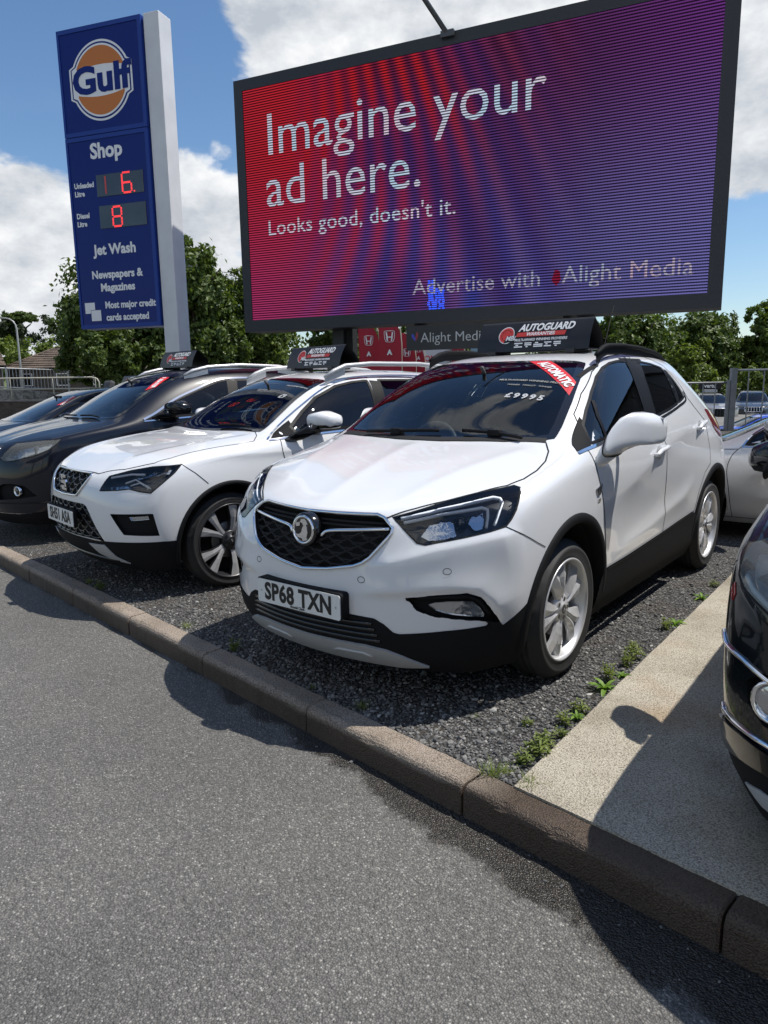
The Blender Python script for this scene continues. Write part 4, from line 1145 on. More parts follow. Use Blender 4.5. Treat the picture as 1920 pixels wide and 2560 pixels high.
ATECA = dict(
    X=[.42, .2, 0, -.22, -.45, -.80, -1.2, -1.65, -2.12, -2.42, -2.638, -2.86, -3.1],
    rows=[
        dict(z=.20, fx=[.70, .69, .66, .61, .56, .44], fy=.80, w=.82, rx=-3.30, ry=.78, rz=.27),
        dict(z=.29, fx=[.80, .79, .75, .69, .63, .50], fy=.845, w=.87, rx=-3.42, ry=.82, rz=.34),
        dict(z=.42, fx=[.845, .838, .80, .74, .68, .55], fy=.872, w=[.890, .900, .905, .90, .885, .885, .885, .885, .885, .895, .905, .90, .875], rx=-3.46, ry=.84, rz=.45),
        dict(z=.56, fx=[.855, .848, .81, .755, .69, .56], fy=.882, w=[.90, .915, .92, .915, .895, .885, .885, .885, .895, .912, .92, .912, .88], rx=-3.48, ry=.845, rz=.58),
        dict(z=.69, fx=[.85, .842, .80, .745, .675, .55], fy=.885, w=[.902, .915, .92, .915, .90, .89, .89, .89, .90, .912, .92, .912, .88], rx=-3.47, ry=.845, rz=.72),
        dict(z=.80, fz=[.765, .765, .77, .775, .785, .80], fx=[.835, .825, .78, .715, .64, .52], fy=.88, w=[.90, .91, .913, .912, .905, .90, .90, .90, .905, .91, .912, .905, .87], rx=-3.45, ry=.84, rz=.85),
        dict(z=.90, fz=[.825, .825, .832, .842, .855, .872], fx=[.812, .80, .75, .675, .595, .465], fy=.862,
             w=[.885, .892, .896, .897, .895, .893, .893, .893, .893, .892, .888, .878, .845],
             sz=[.895, .915, .93, .94, .945, .95, .955, .965, .98, 1.0, 1.0, 1.0, .98], rx=-3.42, ry=.82, rz=.96),
        dict(z=1.0, fz=[.866, .866, .872, .882, .893, .91], fx=[.765, .752, .70, .62, .54, .42], fy=.83,
             w=[.845, .86, .866, .868, .868, .865, .863, .858, .846, .83, .815, .795, .75],
             sz=[.945, .975, .995, 1.01, 1.035, 1.06, 1.075, 1.09, 1.12, 1.145, 1.15, 1.14, 1.10], rx=-3.37, ry=.76, rz=1.06),
    ],
    top=[
        [(.45, .77, .957), (.48, .62, .966), (.53, .46, .966), (.555, .22, .960), (.565, 0, .957)],
        [(.22, .78, .998), (.24, .62, 1.010), (.27, .46, 1.014), (.30, .22, 1.011), (.305, 0, 1.008)],
        [(0, .79, 1.025), (.01, .62, 1.040), (.03, .46, 1.048), (.055, .22, 1.048), (.06, 0, 1.047)],
        [(-.22, .79, 1.040), (-.215, .63, 1.062), (-.195, .46, 1.073), (-.175, .22, 1.075), (-.17, 0, 1.074)],
        [(-.46, .80, 1.085), (-.44, .70, 1.096), (-.405, .48, 1.093), (-.375, .24, 1.088), (-.37, 0, 1.086)],
        [(-.80, .785, 1.225), (-.79, .665, 1.335), (-.75, .47, 1.330), (-.715, .24, 1.322), (-.705, 0, 1.320)],
        [(-1.2, .765, 1.320), (-1.19, .615, 1.475), (-1.15, .46, 1.522), (-1.10, .23, 1.532), (-1.09, 0, 1.534)],
        [(-1.65, .76, 1.340), (-1.65, .620, 1.510), (-1.65, .47, 1.555), (-1.65, .23, 1.568), (-1.65, 0, 1.572)],
        [(-2.12, .755, 1.345), (-2.12, .615, 1.508), (-2.12, .47, 1.555), (-2.12, .23, 1.570), (-2.12, 0, 1.573)],
        [(-2.42, .74, 1.340), (-2.42, .60, 1.490), (-2.42, .465, 1.540), (-2.42, .23, 1.557), (-2.42, 0, 1.560)],
        [(-2.638, .725, 1.330), (-2.65, .585, 1.468), (-2.66, .455, 1.522), (-2.67, .23, 1.540), (-2.67, 0, 1.543)],
        [(-2.88, .70, 1.300), (-2.91, .57, 1.425), (-2.95, .45, 1.485), (-2.97, .23, 1.505), (-2.975, 0, 1.51)],
        [(-3.14, .68, 1.210), (-3.18, .58, 1.270), (-3.21, .45, 1.300), (-3.23, .23, 1.315), (-3.235, 0, 1.32)],
    ],
    crease=[('row', 7, 0, 5, .5), ('row', 5, 0, 5, .3)],
    ridges=[
        ('L', [(.35, .925), (.0, .955), (-.45, .955), (-1.2, .95), (-2.2, .96), (-2.9, .95)], .010, .03, .10),
        ('T', [(.72, .42), (.4, .55), (0, .63), (-.35, .68)], .010, .05, .14),
        ('L', [(-.5, .42), (-1.2, .45), (-2.1, .50)], .012, .06, .05),
    ],
)
def variant(base, xf=1.0, xr=1.0, zmap=((0, 0), (2, 2)), ys=1.0, xtop=0.0, ztop=1.0, ridges=None):
    """another car's proportions from a control cage: stretch lengths, remap heights, scale width"""
    za, zb = zip(*zmap)
    Z = lambda z: float(np.interp(z, za, zb)); X = lambda x: x * (xf if x > 0 else xr)
    S = dict(base); S['X'] = [X(x) for x in base['X']]; rows = []
    for r in base['rows']:
        q = dict(r); q['z'] = Z(r['z']); q['fx'] = [X(x) for x in r['fx']]; q['fy'] = r['fy'] * ys
        q['fys'] = ys
        if 'fz' in r: q['fz'] = [Z(z) for z in r['fz']]
        if 'sz' in r: q['sz'] = [Z(z) for z in r['sz']]
        q['w'] = [w * ys for w in r['w']] if isinstance(r['w'], (list, tuple)) else r['w'] * ys
        q['rx'] = X(r['rx']); q['ry'] = r['ry'] * ys; q['rz'] = Z(r.get('rz') or r['z'])
        rows.append(q)
    S['rows'] = rows
    S['top'] = [[(X(x) + (xtop if z > 1.2 else 0), y * ys, Z(z)) for x, y, z in c] for c in base['top']]
    S['ridges'] = ridges if ridges is not None else [(pj, [(X(p[0]), Z(p[1])) if pj == 'L' else ((X(p[0]), p[1]) if pj == 'T' else (p[0], Z(p[1]))) for p in pts], *rest) for pj, pts, *rest in base.get('ridges', []) if pj != 'F']
    return S
XTRAIL = variant(MOKKA, 1.0, 2.705 / 2.555, ((0, 0), (.5, .50), (.9, .93), (1.15, 1.13), (1.40, 1.38), (1.64, 1.66)), 1.02)
HATCH = variant(MOKKA, .95, 2.62 / 2.555, ((0, 0), (.2, .17), (.5, .44), (.9, .80), (1.14, 1.0), (1.64, 1.46)), .99, xtop=-.10)
SILVER = variant(MOKKA, 1.0, 2.70 / 2.555, ((0, 0), (.2, .17), (.5, .40), (.9, .68), (1.14, .835), (1.64, 1.40)), .99, xtop=-.16)
RIGHT = variant(MOKKA, .97, 2.64 / 2.555, ((0, 0), (.5, .48), (.9, .90), (1.15, 1.12), (1.64, 1.62)), 1.03)
SUV_FAR = variant(MOKKA, .95, 2.8 / 2.555, ((0, 0), (.5, .55), (.9, 1.0), (1.15, 1.22), (1.64, 1.80)), 1.03)
POSE = dict(xtrail=(-2.42, -3.273, 7.529), hatch=(-2.42, -5.35, 10.2), silver=(2.47, 3.32, 7.25))
def door_mirror(root, s, base, tip, m_top, m_low, h=.075, d=.10):
    """two-tone mirror on an arm; base = (x, y, z) at the door, tip = outer end"""
    bx, by, bz = base; tx, ty, tz = tip
    a = MB()
    ellipse_loft(a, [((bx, s * (by - .02), bz), (.045, 0, 0), (0, 0, .022)), ((bx - .05, s * (by + .03), bz + .03), (.055, 0, .01), (0, 0, .028)), ((bx + (tx - bx) * .5, s * (by + (ty - by) * .5), tz - h * .7), (.060, 0, .01), (0, 0, .030))], 18, 2.4)
    ellipse_loft(a, [((tx + .08, s * (ty - .20), tz - h * .55), (.05, 0, 0), (0, 0, .02)), ((tx + .06, s * (ty - .14), tz - h * .42), (d * .9, 0, 0), (0, 0, h * .45)), ((tx, s * (ty - .03), tz - h * .38), (d * .75, 0, 0), (0, 0, h * .40)), ((tx - .02, s * ty, tz - h * .3), (d * .3, 0, 0), (0, 0, h * .2))], 20, 3)
    o = a.build('wing_mirror', m_low, root, fix=True)
    b = MB()
    ellipse_loft(b, [((tx + .085, s * (ty - .205), tz - .01), (.035, 0, 0), (0, 0, .03)), ((tx + .07, s * (ty - .17), tz + .005), (d * .85, 0, 0), (0, 0, h * .75)), ((tx + .03, s * (ty - .09), tz + .012), (d * 1.02, 0, 0), (0, 0, h * .86)), ((tx, s * (ty - .02), tz + .002), (d * .8, 0, 0), (0, 0, h * .66)), ((tx - .02, s * (ty + .004), tz - .008), (d * .35, 0, 0), (0, 0, h * .3))], 24, 2.6)
    b.build('mirror_cap', m_top, o, fix=True)
    return o
def roof_rail(root, s, P, r, m, fill=(0, 1, -2, -1)):
    rl = MB(); P = [(x, s * y, z) for x, y, z in P]
    n = len(P); rl.tube(P, [r * .6] + [r] * (n - 2) + [r * .6], 10)
    for k in fill:
        k = k % (n - 1); a, b = Vector(P[k]), Vector(P[k + 1])
        rl.add([a, b, b - Vector((0, 0, .07)), a - Vector((0, 0, .07))], [(0, 1, 2, 3)], False)
    rl.build('roof_rail', m, root)
def build_car(name, label, pose, S, lv, W, F, group=None):
    root = empty(name, (pose[1], pose[2], pose[3] if len(pose) > 3 else 0), pose[0])
    tag(root, label, 'car', group)
    B = SculptBody(S, lv); F = dict(F)
    ac, ar, ai, ao = F['arch']
    for x in ac:
        for pj in 'LR': B.region('hole_arch', circ(x, F.get('az', .352), ai, 90), pj)
    scr = F.get('screen')
    if scr: B.region('hole_screen', symT(scr), 'T')
    for pj in 'LR':
        for g, mk in F.get('glass', []): B.region('hole_glass', g, pj)
    for f in (lambda p: p, mirF):
        if 'lamp' in F: B.region('hole_lamp', f(F['lamp']), 'F')
        for q in F.get('recess', []): B.region('hole_recess', f(q), 'F')
    if 'grille' in F: B.region('hole_grille', symF(F['grille']), 'F')
    if 'lower' in F: B.region('hole_grille', symF(F['lower']), 'F')
    if 'bonnet' in F: B.region('bonnet', symT(F['bonnet']), 'T')
    if 'skirt' in F: B.region('bumper_skirt', symF(F['skirt']), 'F')
    for pj in 'LR':
        if 'sill' in F: B.region('sill_cladding', F['sill'], pj)
        for k, d in enumerate(F.get('doors', [])): B.region('door%d%s' % (k, pj), d, pj)
    B.finish()
    B.piece(['body'], 'body', W, root)
    B.piece(['bonnet'], 'bonnet', W, root)
    B.piece(['bumper_skirt'], 'bumper_skirt', F.get('skirt_m', M['plastic']), root, .006)
    B.piece(['sill_cladding'], 'sill_cladding', M['plastic'], root, .008)
    doors = {}
    for pj in 'LR':
        for k, d in enumerate(F.get('doors', [])):
            doors[(k, pj)] = B.piece(['door%d%s' % (k, pj)], 'front_door' if k == 0 else 'rear_door', W, root, .0005)
    g = MB()
    if 'bonnet' in F: B.ribbon(g, symT(F['bonnet']), 'T', .006, .0016, closed=True)
    for pj in 'LR':
        for d in F.get('gaps', []): B.ribbon(g, d, pj, .006, .0016, smooth=True)
    for f in (lambda p: p, mirF):
        for d in F.get('fgaps', []): B.ribbon(g, f(d), 'F', .005, .0016)
        if 'lamp' in F: B.ribbon(g, f(F['lamp']), 'F', .008, .0012, closed=True)
    if g.v: g.build('shut_line', M['gap'], root)
    if scr:
        B.add_patch('windscreen', symT(scr), 'T', F.get('screen_m', M['glass_clear']), root, .04, .001, 0)
        fr = MB(); B.ribbon(fr, symT(scr), 'T', F.get('frit', .04), .003, closed=True)
        fr.build('windscreen_border', M['gloss_black'], root)
    for pj in 'LR':
        mb = MB()
        for poly, mk in F.get('glass', []): B.ribbon(mb, poly, pj, .026, .004, closed=True)
        for pts, w in F.get('black', []): B.ribbon(mb, pts, pj, w, .0035)
        if mb.v: mb.build('window_frame', M['seal'], root)
        if F.get('sail'): B.add_patch('mirror_sail', F['sail'], pj, M['plastic'], root, .03, .004, .006)
        for k, (poly, mk) in enumerate(F.get('glass', [])):
            B.add_patch('side_window', poly, pj, M[mk], doors.get((min(k, 1), pj), root), .05, .0012, 0)
        if F.get('trim'):
            st = MB()
            for pts, w in F['trim']: B.ribbon(st, pts, pj, w, .0055, smooth=True)
            st.build('chrome_trim', M['chrome'], root)
    if F.get('cabin'): cabin(B, root, F['cabin'])
    underside(root, F.get('ux', .5), F.get('ur', -3.1))
    for x in ac: wheel_well(root, x, F.get('az', .352), ai + .01, .56, F.get('wy', .86), M['matt_black'])
    if F.get('archm', True):
        for s in (1, -1):
            for x in ac: arch_trim(B, 'arch_moulding', x, F.get('az', .352), ai, ao, -8 if x < -1 else -14, 186, s, M['plastic'], root, F.get('archo', .010))
    if 'grille' in F:
        gk = F.get('grille_kind', 'hex'); hole = symF(F['grille'])
        gr = MB(); strip_on(B, gr, hole, 'F', .05); grille = gr.build('grille', M['matt_black'], root)
        B.add_patch('grille_back', hole, 'F', M['matt_black'], grille, .05, -.045, 0)
        hx = MB()
        def net(poly, w, h, r=.006):
            P = np.array(poly); u0, z0 = P.min(0) - .1; u1, z1 = P.max(0) + .1
            for (u, z) in hexes(round(u0 / w) * w, u1, z0, z1, w, h):
                for seg in ([(u - w / 2, z), (u - w * .2, z - h * .5), (u + w * .2, z - h * .5), (u + w / 2, z)],):
                    q = resample(seg, .012); k = inside(poly, np.array(q)); run = [p for p, o in zip(q, k) if o]
                    if len(run) >= 2: B.tubeon(hx, run, 'F', r, -.014, .012, n=6)
                    q = resample([(u - w / 2, z), (u - w * .2, z + h * .5)], .012); k = inside(poly, np.array(q)); run = [p for p, o in zip(q, k) if o]
                    if len(run) >= 2: B.tubeon(hx, run, 'F', r, -.014, .012, n=6)
                    q = resample([(u + w / 2, z), (u + w * .2, z + h * .5)], .012); k = inside(poly, np.array(q)); run = [p for p, o in zip(q, k) if o]
                    if len(run) >= 2: B.tubeon(hx, run, 'F', r, -.014, .012, n=6)
        if gk == 'hex': net(hole, .085, .040)
        else:
            P = np.array(hole)
            if gk == 'bars':
                for z in np.arange(P[:, 1].min() + .02, P[:, 1].max(), .035): B.tubeon(hx, [(-.5, z), (.5, z)] if False else [(P[:, 0].min() * .9, z), (P[:, 0].max() * .9, z)], 'F', .008, -.012, n=6)
            else:
                for u in np.arange(P[:, 0].min() + .06, P[:, 0].max() - .02, .095): B.tubeon(hx, [(u, P[:, 1].min() + .01), (u, P[:, 1].max() - .01)], 'F', .016, -.006, n=6)
        if 'lower' in F:
            lo = symF(F['lower']); strip_on(B, hx, lo, 'F', .05); net(lo, .085, .040)
            B.add_patch('lower_grille_back', lo, 'F', M['matt_black'], grille, .05, -.045, 0)
        hx.build('grille_mesh', F.get('mesh_m', M['gloss_black']), grille)
        ch = MB(); B.tubeon(ch, hole, 'F', F.get('gframe', .009), .004, .02, True, flat=.8); ch.build('grille_surround', M['chrome'], grille)
    if 'lamp' in F:
        for f in (lambda p: p, mirF):
            sg = 1 if f([(1, 0)])[0][0] > 0 else -1; lm = f(F['lamp'])
            hb = MB(); strip_on(B, hb, lm, 'F', .05); hl = hb.build('headlight', M['lamp_dark'], root)
            B.add_patch('lamp_back', lm, 'F', F.get('lampback', M['lamp_dark']), hl, .04, -.05, 0)
            if F.get('drl'):
                dr = MB()
                for pts, r in F['drl']: B.tubeon(dr, f(pts), 'F', r, -.010, .012, flat=.7)
                dr.build('daytime_light', M['lamp_white'], hl)
            for poly in F.get('refl', []):
                B.add_patch('reflector', f(poly), 'F', M['lamp_chrome'], hl, .02, 0, 0, fn=lambda q: -.030 - .010 * math.sin(q[0] * 90) * math.sin(q[1] * 70))
            B.add_patch('lamp_lens', lm, 'F', F.get('lens', M['lens']), hl, .03, .0012, 0)
    for k, q in enumerate(F.get('recess', [])):
        for f in (lambda p: p, mirF):
            sg = 1 if f([(1, 0)])[0][0] > 0 else -1
            fb = MB(); strip_on(B, fb, f(q), 'F', .04); fo = fb.build('fog_lamp', M['plastic'], root)
            B.add_patch('fog_lamp_bezel', f(q), 'F', M['plastic'], fo, .03, -.028, 0)
            if F.get('fogpoly'):
                B.add_patch('fog_lamp_reflector', f(F['fogpoly']), 'F', M['lamp_chrome'], fo, .02, -.018, 0, fn=lambda q: -.018 - .006 * math.sin(q[0] * 150))
                B.add_patch('fog_lamp_lens', f(F['fogpoly']), 'F', M['lens'], fo, .02, -.010, .008)
            if F.get('foground'):
                u, z, r = F['foground']; p, n = B.hit((u * sg, z), 'F'); d = Vector((.95, .3 * sg, 0)).normalized(); ex = d.orthogonal().normalized()
                mt = frame_mtx(p - d * .012, ex, d.cross(ex)); e = MB()
                e.lathe([(r, -.02), (r, .006), (r - .006, .010), (r - .014, .004), (r - .016, -.01)], 32, mt); e.build('fog_lamp_ring', M['chrome'], fo)
                e = MB(); e.lathe([(r - .014, 0), (r * .5, .006), (0, .008)], 24, mt); e.build('fog_lamp_lens', M['lamp_chrome'] if F.get('fogclear') else M['gloss_black'], fo)
    for poly, mk, off in F.get('fpatch', []): B.add_patch('bumper_trim', symF(poly), 'F', M[mk], root, .03, off, .02)
    for poly, mk, off in F.get('fpatch2', []):
        for f in (lambda p: p, mirF): B.add_patch('bumper_trim', f(poly), 'F', M[mk], root, .03, off, .02)
    for pts, mk, r in F.get('ftube', []):
        mb = MB()
        B.tubeon(mb, pts + [(-p[0], p[1]) for p in reversed(pts)] if abs(pts[-1][0]) > 1e-6 else pts + [(-p[0], p[1]) for p in reversed(pts[:-1])], 'F', r, .003, .02, n=8)
        mb.build('bumper_moulding', M[mk], root)
    for s in (1, -1):
        if 'mirror' in F:
            bs, tp, mt, ml = F['mirror']; door_mirror(root, s, bs, tp, M[mt] if isinstance(mt, str) else mt, M[ml] if isinstance(ml, str) else ml)
        if 'rail' in F: roof_rail(root, s, F['rail'], F.get('rail_r', .018), M[F.get('rail_m', 'satin')], F.get('rail_fill', (0, 1, -2, -1)))
    for k, (hx0, hz0) in enumerate(F.get('handles', [])):
        for pj in 'LR':
            hd = MB(); H = B.path([(hx0 + .085, hz0), (hx0 - .11, hz0 + .008)], pj, .024, .03)
            if len(H) < 3: continue
            pts = [B.hit((hx0 + .095, hz0), pj)[0]] + [h[0] for h in H] + [B.hit((hx0 - .12, hz0 + .008), pj)[0]]
            hd.tube(pts, .012, 8); hd.build('door_handle', W, doors.get((k, pj), root))
    if 'wipers' in F:
        wp = MB()
        for pts in F['wipers']: B.tubeon(wp, pts, 'T', .008, .02, .03)
        wp.build('wiper', M['plastic'], root)
    if 'plate' in F:
        t, x, z = F['plate']; number_plate(root, t, x, z, None, .025)
    if 'wheels' in F: make_wheels(root, F['wheels'])
    return root, B
def sale_strip(B, root, corners, text, c0, rot, size, upright=None):
    sk = MB(); quad_on(B, sk, [B.hit(c, 'T')[0] for c in corners], .0045); st = sk.build('sale_strip', M['red_vinyl'], root)
    P0, n0 = B.hit(c0, 'T'); ex = Vector((0, 1, 0)); ey = n0.cross(ex).normalized()
    if ey.z < 0: ey = -ey
    tx = MB(); surf_text(B, tx, text, size, P0, ex, ey, .0068, rot=rot, bold=.002); tx.build('sticker_lettering', M['white_vinyl'], st)
def build_ateca():
    A = dict(
        arch=((-.0, -2.638), None, .405, .435), az=.350, wy=.87, archo=.012,
        screen=[(-1.085, 0), (-1.09, .22), (-1.11, .42), (-1.145, .530), (-.95, .555), (-.777, .588), (-.56, .640), (-.40, .680), (-.385, .60), (-.350, .40), (-.320, .20), (-.312, 0)],
        bonnet=[(.785, 0), (.764, .10), (.728, .386), (.62, .58), (.479, .735), (.382, .78), (.231, .785), (.092, .795), (-.087, .808), (-.25, .825), (-.33, .745), (-.372, .665), (-.345, .46), (-.318, .20), (-.310, 0)],
        glass=[([(-.60, 1.125), (-.76, 1.235), (-.93, 1.335), (-1.18, 1.425), (-1.363, 1.456), (-1.53, 1.468), (-1.49, 1.28), (-1.45, 1.105), (-1.047, 1.095), (-.62, 1.078)], 'glass_tint'),
               ([(-1.66, 1.470), (-2.06, 1.468), (-2.30, 1.440), (-2.25, 1.30), (-2.10, 1.16), (-1.56, 1.115), (-1.60, 1.28)], 'glass_dark')],
        black=[([(-1.605, 1.465), (-1.55, 1.28), (-1.508, 1.10)], .10)], sail=[(-.395, 1.052), (-.44, 1.082), (-.62, 1.172), (-.61, 1.065)],
        trim=[([(-.36, 1.045), (-.514, 1.128), (-.773, 1.272), (-1.025, 1.393), (-1.25, 1.463), (-1.457, 1.487), (-1.709, 1.494), (-2.075, 1.488), (-2.33, 1.455)], .014), ([(-.37, 1.036), (-.62, 1.055), (-1.047, 1.072), (-1.5, 1.085), (-2.1, 1.13)], .014)],
        doors=[[(-.463, 1.04), (-.455, .96), (-.477, .864), (-.50, .60), (-.47, .44), (-1.48, .45), (-1.50, .70), (-1.48, 1.08), (-1.50, 1.25), (-.85, 1.25), (-.60, 1.10)],
               [(-1.48, .45), (-1.50, .70), (-1.48, 1.08), (-1.52, 1.25), (-2.2, 1.25), (-2.38, 1.05), (-2.40, .85), (-2.28, .74), (-2.15, .45)]],
        gaps=[[(-.463, 1.04), (-.455, .96), (-.477, .864), (-.50, .60), (-.47, .44)], [(-1.48, .45), (-1.50, .70), (-1.48, 1.08)]],
        fgaps=[[(.80, .93), (.874, .859), (.94, .780)]],
        lamp=[(.368, .751), (.391, .808), (.410, .848), (.531, .887), (.653, .911), (.805, .924), (.770, .872), (.662, .748), (.608, .756), (.55, .773), (.49, .762)],
        drl=[([(.42, .842), (.54, .868), (.62, .868)], .008), ([(.52, .81), (.575, .835), (.655, .785), (.640, .772)], .006), ([(.55, .795), (.60, .815), (.66, .775)], .005)],
        refl=[[(.56, .868), (.66, .900), (.76, .908), (.74, .880), (.66, .870), (.58, .845)], [(.42, .765), (.50, .775), (.54, .785), (.52, .80), (.42, .785)]],
        grille=[(0, .858), (.26, .855), (.268, .838), (.235, .78), (.180, .712), (.160, .700), (0, .694)],
        lower=[(0, .650), (.235, .650), (.262, .635), (.286, .595), (.375, .405), (.261, .408), (0, .405)],
        recess=[[(.441, .602), (.559, .607), (.669, .612), (.69, .459), (.597, .459), (.511, .462)]],
        fogpoly=[(.545, .584), (.638, .594), (.644, .570), (.557, .560)],
        skirt=[(0, .398), (.384, .401), (.507, .407), (.702, .416), (.80, .41), (1.0, .42), (1.0, .05), (0, .05)],
        fpatch2=[([(.239, .372), (.375, .378), (.43, .292), (.505, .250), (.40, .262), (.30, .305)], 'satin', .012)],
        ftube=[([(.44, .262), (.2, .268), (0, .268)], 'gloss_black', .012)],
        sill=[(-.44, .43), (-.47, .44), (-1.48, .45), (-2.15, .455), (-2.24, .42), (-2.24, .05), (-.40, .05), (-.40, .40)],
        mirror=((-.54, .885, 1.03), (-.86, 1.04, 1.165), 'white_paint', 'gloss_black'),
        rail=[(-1.10, .60, 1.500), (-1.2, .60, 1.550), (-1.32, .60, 1.592), (-1.6, .605, 1.612), (-2.2, .605, 1.612), (-2.6, .59, 1.585), (-2.78, .58, 1.535), (-2.84, .575, 1.49)], rail_m='satin', rail_r=.020,
        handles=[(-1.32, .98), (-2.28, 1.0)],
        cabin=dict(cab=(-.33, -3.1), liner=1.22, dash=(1.00, -.42), seat=-1.45, mirror_in=(-.98, 1.42)),
        wipers=[[(-.40, .56), (-.40, .35), (-.37, .15)]], ux=.45, ur=-3.2,
        plate=('SH51 ASA', .885, .540),
        wheels=dict(R=.345, rim=.270, w=.215, style='y', hubs=[(0, .895, .345, .3), (0, -.895, .345, 0), (-2.638, .895, .345, .7), (-2.638, -.895, .345, 0)]),
    )
    root, B = build_car('suv', 'white SUV with a honeycomb grille and plate SH51 ASA, next to the dark SUV', (-2.403, -1.69, 5.693), ATECA, 4, M['white_paint'], A)
    # chrome beak under the grille, emblem
    e = MB(); bx = B.hit((0, .775), 'F')[0].x + .004
    m = Matrix.Translation((bx, 0, .775)) @ Matrix(((0, 0, 1, 0), (1, 0, 0, 0), (0, 1, 0, 0), (0, 0, 0, 1)))
    for poly in ([(-.045, .055), (.050, .055), (.050, .035), (-.012, .035), (-.012, .022), (-.045, .022)], [(-.045, .012), (.040, .022), (.050, .005), (.050, -.03), (.020, -.03), (.020, -.010), (-.045, -.006)], [(-.050, -.022), (.012, -.022), (.012, -.038), (.050, -.038), (.050, -.056), (-.030, -.056), (-.050, -.040)]):
        e.prism(poly, 0, .012, m)
    e.build('badge', M['chrome'], root, fix=True)
    tx = MB(); P0, n0 = B.hit((-.80, .42), 'T'); ex = Vector((0, 1, 0)); ey = n0.cross(ex).normalized(); ey = ey if ey.z > 0 else -ey
    surf_text(B, tx, '£9', .075, P0, ex, ey, .004, bold=.002); surf_text(B, tx, 'MULTI-AWARD WINNING', .024, P0 + ey * .17, ex, ey, .004)
    tx.build('price_lettering', M['grey_print'], root)
    return root, B
def build_xtrail():
    A = dict(
        arch=((0, -2.705), None, .41, .44), az=.355, archm=False,
        screen=[(-.80, 0), (-.81, .22), (-.84, .40), (-.965, .560), (-.718, .620), (-.50, .665), (-.30, .705), (-.215, .70), (-.15, .62), (-.09, .42), (-.05, .21), (-.04, 0)],
        bonnet=[(.85, 0), (.82, .22), (.768, .366), (.688, .517), (.614, .62), (.50, .69), (.323, .735), (.089, .755), (-.10, .735), (-.175, .69), (-.13, .58), (-.06, .38), (-.02, .20), (-.015, 0)],
        glass=[([(-.58, 1.165), (-.834, 1.305), (-1.128, 1.410), (-1.371, 1.490), (-1.50, 1.510), (-1.46, 1.35), (-1.42, 1.180), (-1.0, 1.150), (-.62, 1.125)], 'glass_tint'),
               ([(-1.60, 1.505), (-2.0, 1.50), (-2.35, 1.46), (-2.30, 1.34), (-2.15, 1.24), (-1.50, 1.20), (-1.55, 1.35)], 'glass_dark')],
        black=[([(-1.55, 1.50), (-1.50, 1.35), (-1.46, 1.19)], .09)], sail=[(-.45, 1.112), (-.50, 1.135), (-.60, 1.185), (-.60, 1.118)],
        trim=[([(-.44, 1.122), (-.591, 1.187), (-.834, 1.315), (-1.128, 1.423), (-1.371, 1.505), (-1.6, 1.525), (-2.0, 1.52), (-2.3, 1.48)], .022), ([(-.44, 1.105), (-.7, 1.118), (-1.2, 1.14), (-1.9, 1.19)], .014)],
        gaps=[[(-.486, 1.12), (-.473, 1.027), (-.47, .8), (-.50, .5)], [(-1.50, .48), (-1.52, .8), (-1.46, 1.17)]],
        fgaps=[[(.76, .93), (.84, .85), (.92, .76)]],
        lamp=[(.369, .813), (.422, .893), (.462, .945), (.645, .966), (.79, .978), (.774, .945), (.727, .892), (.625, .834), (.484, .792), (.408, .782)],
        refl=[[(.42, .82), (.47, .92), (.60, .945), (.62, .86), (.50, .81)], [(.64, .86), (.64, .945), (.74, .955), (.70, .89)]], lens=M['lens_haze'],
        lampback=M['lamp_grey'],
        grille=[(0, .90), (.25, .905), (.34, .90), (.33, .82), (.24, .72), (.16, .70), (0, .70)], grille_kind='bars',
        recess=[[(.345, .545), (.40, .578), (.471, .582), (.554, .564), (.625, .468), (.518, .445), (.354, .424)]], foground=(.497, .512, .048),
        ftube=[([(.80, .405), (.55, .402), (.3, .395), (0, .39)], 'gap', .006)],
        skirt=[(0, .30), (.5, .30), (.8, .32), (.95, .32), (.95, .05), (0, .05)],
        sill=[(-.44, .38), (-1.5, .40), (-2.2, .42), (-2.25, .05), (-.40, .05)],
        mirror=((-.56, .86, 1.12), (-.80, 1.055, 1.225), 'black_paint', 'black_paint'),
        rail=[(-1.02, .605, 1.560), (-1.12, .61, 1.605), (-1.3, .615, 1.645), (-1.7, .615, 1.668), (-2.2, .61, 1.655), (-2.6, .59, 1.60), (-2.7, .585, 1.56)], rail_m='alloy', rail_r=.021,
        cabin=dict(cab=(-.06, -3.1), liner=1.25, dash=(1.05, -.14), seat=-1.25, mirror_in=(-.72, 1.48)), ux=.5, ur=-3.2,
        wipers=[[(-.11, .56), (-.10, .40), (-.06, .20)], [(-.05, .1), (-.05, -.2), (-.08, -.42)]],
        wheels=dict(R=.35, rim=.235, w=.215, style='y', hubs=[(0, .88, .35, .3), (0, -.88, .35, 0), (-2.705, .88, .35, .7), (-2.705, -.88, .35, 0)]),
    )
    root, B = build_car('suv', 'blue-black SUV with a red 7 SEATER strip on its windscreen and chrome window line', POSE['xtrail'], XTRAIL, 4, M['navy_paint'], A)
    sale_strip(B, root, [(-.86, .42), (-.895, .52), (-.70, .60), (-.60, .555)], '7 SEATER', (-.765, .525), math.radians(-62), .062)
    return root, B
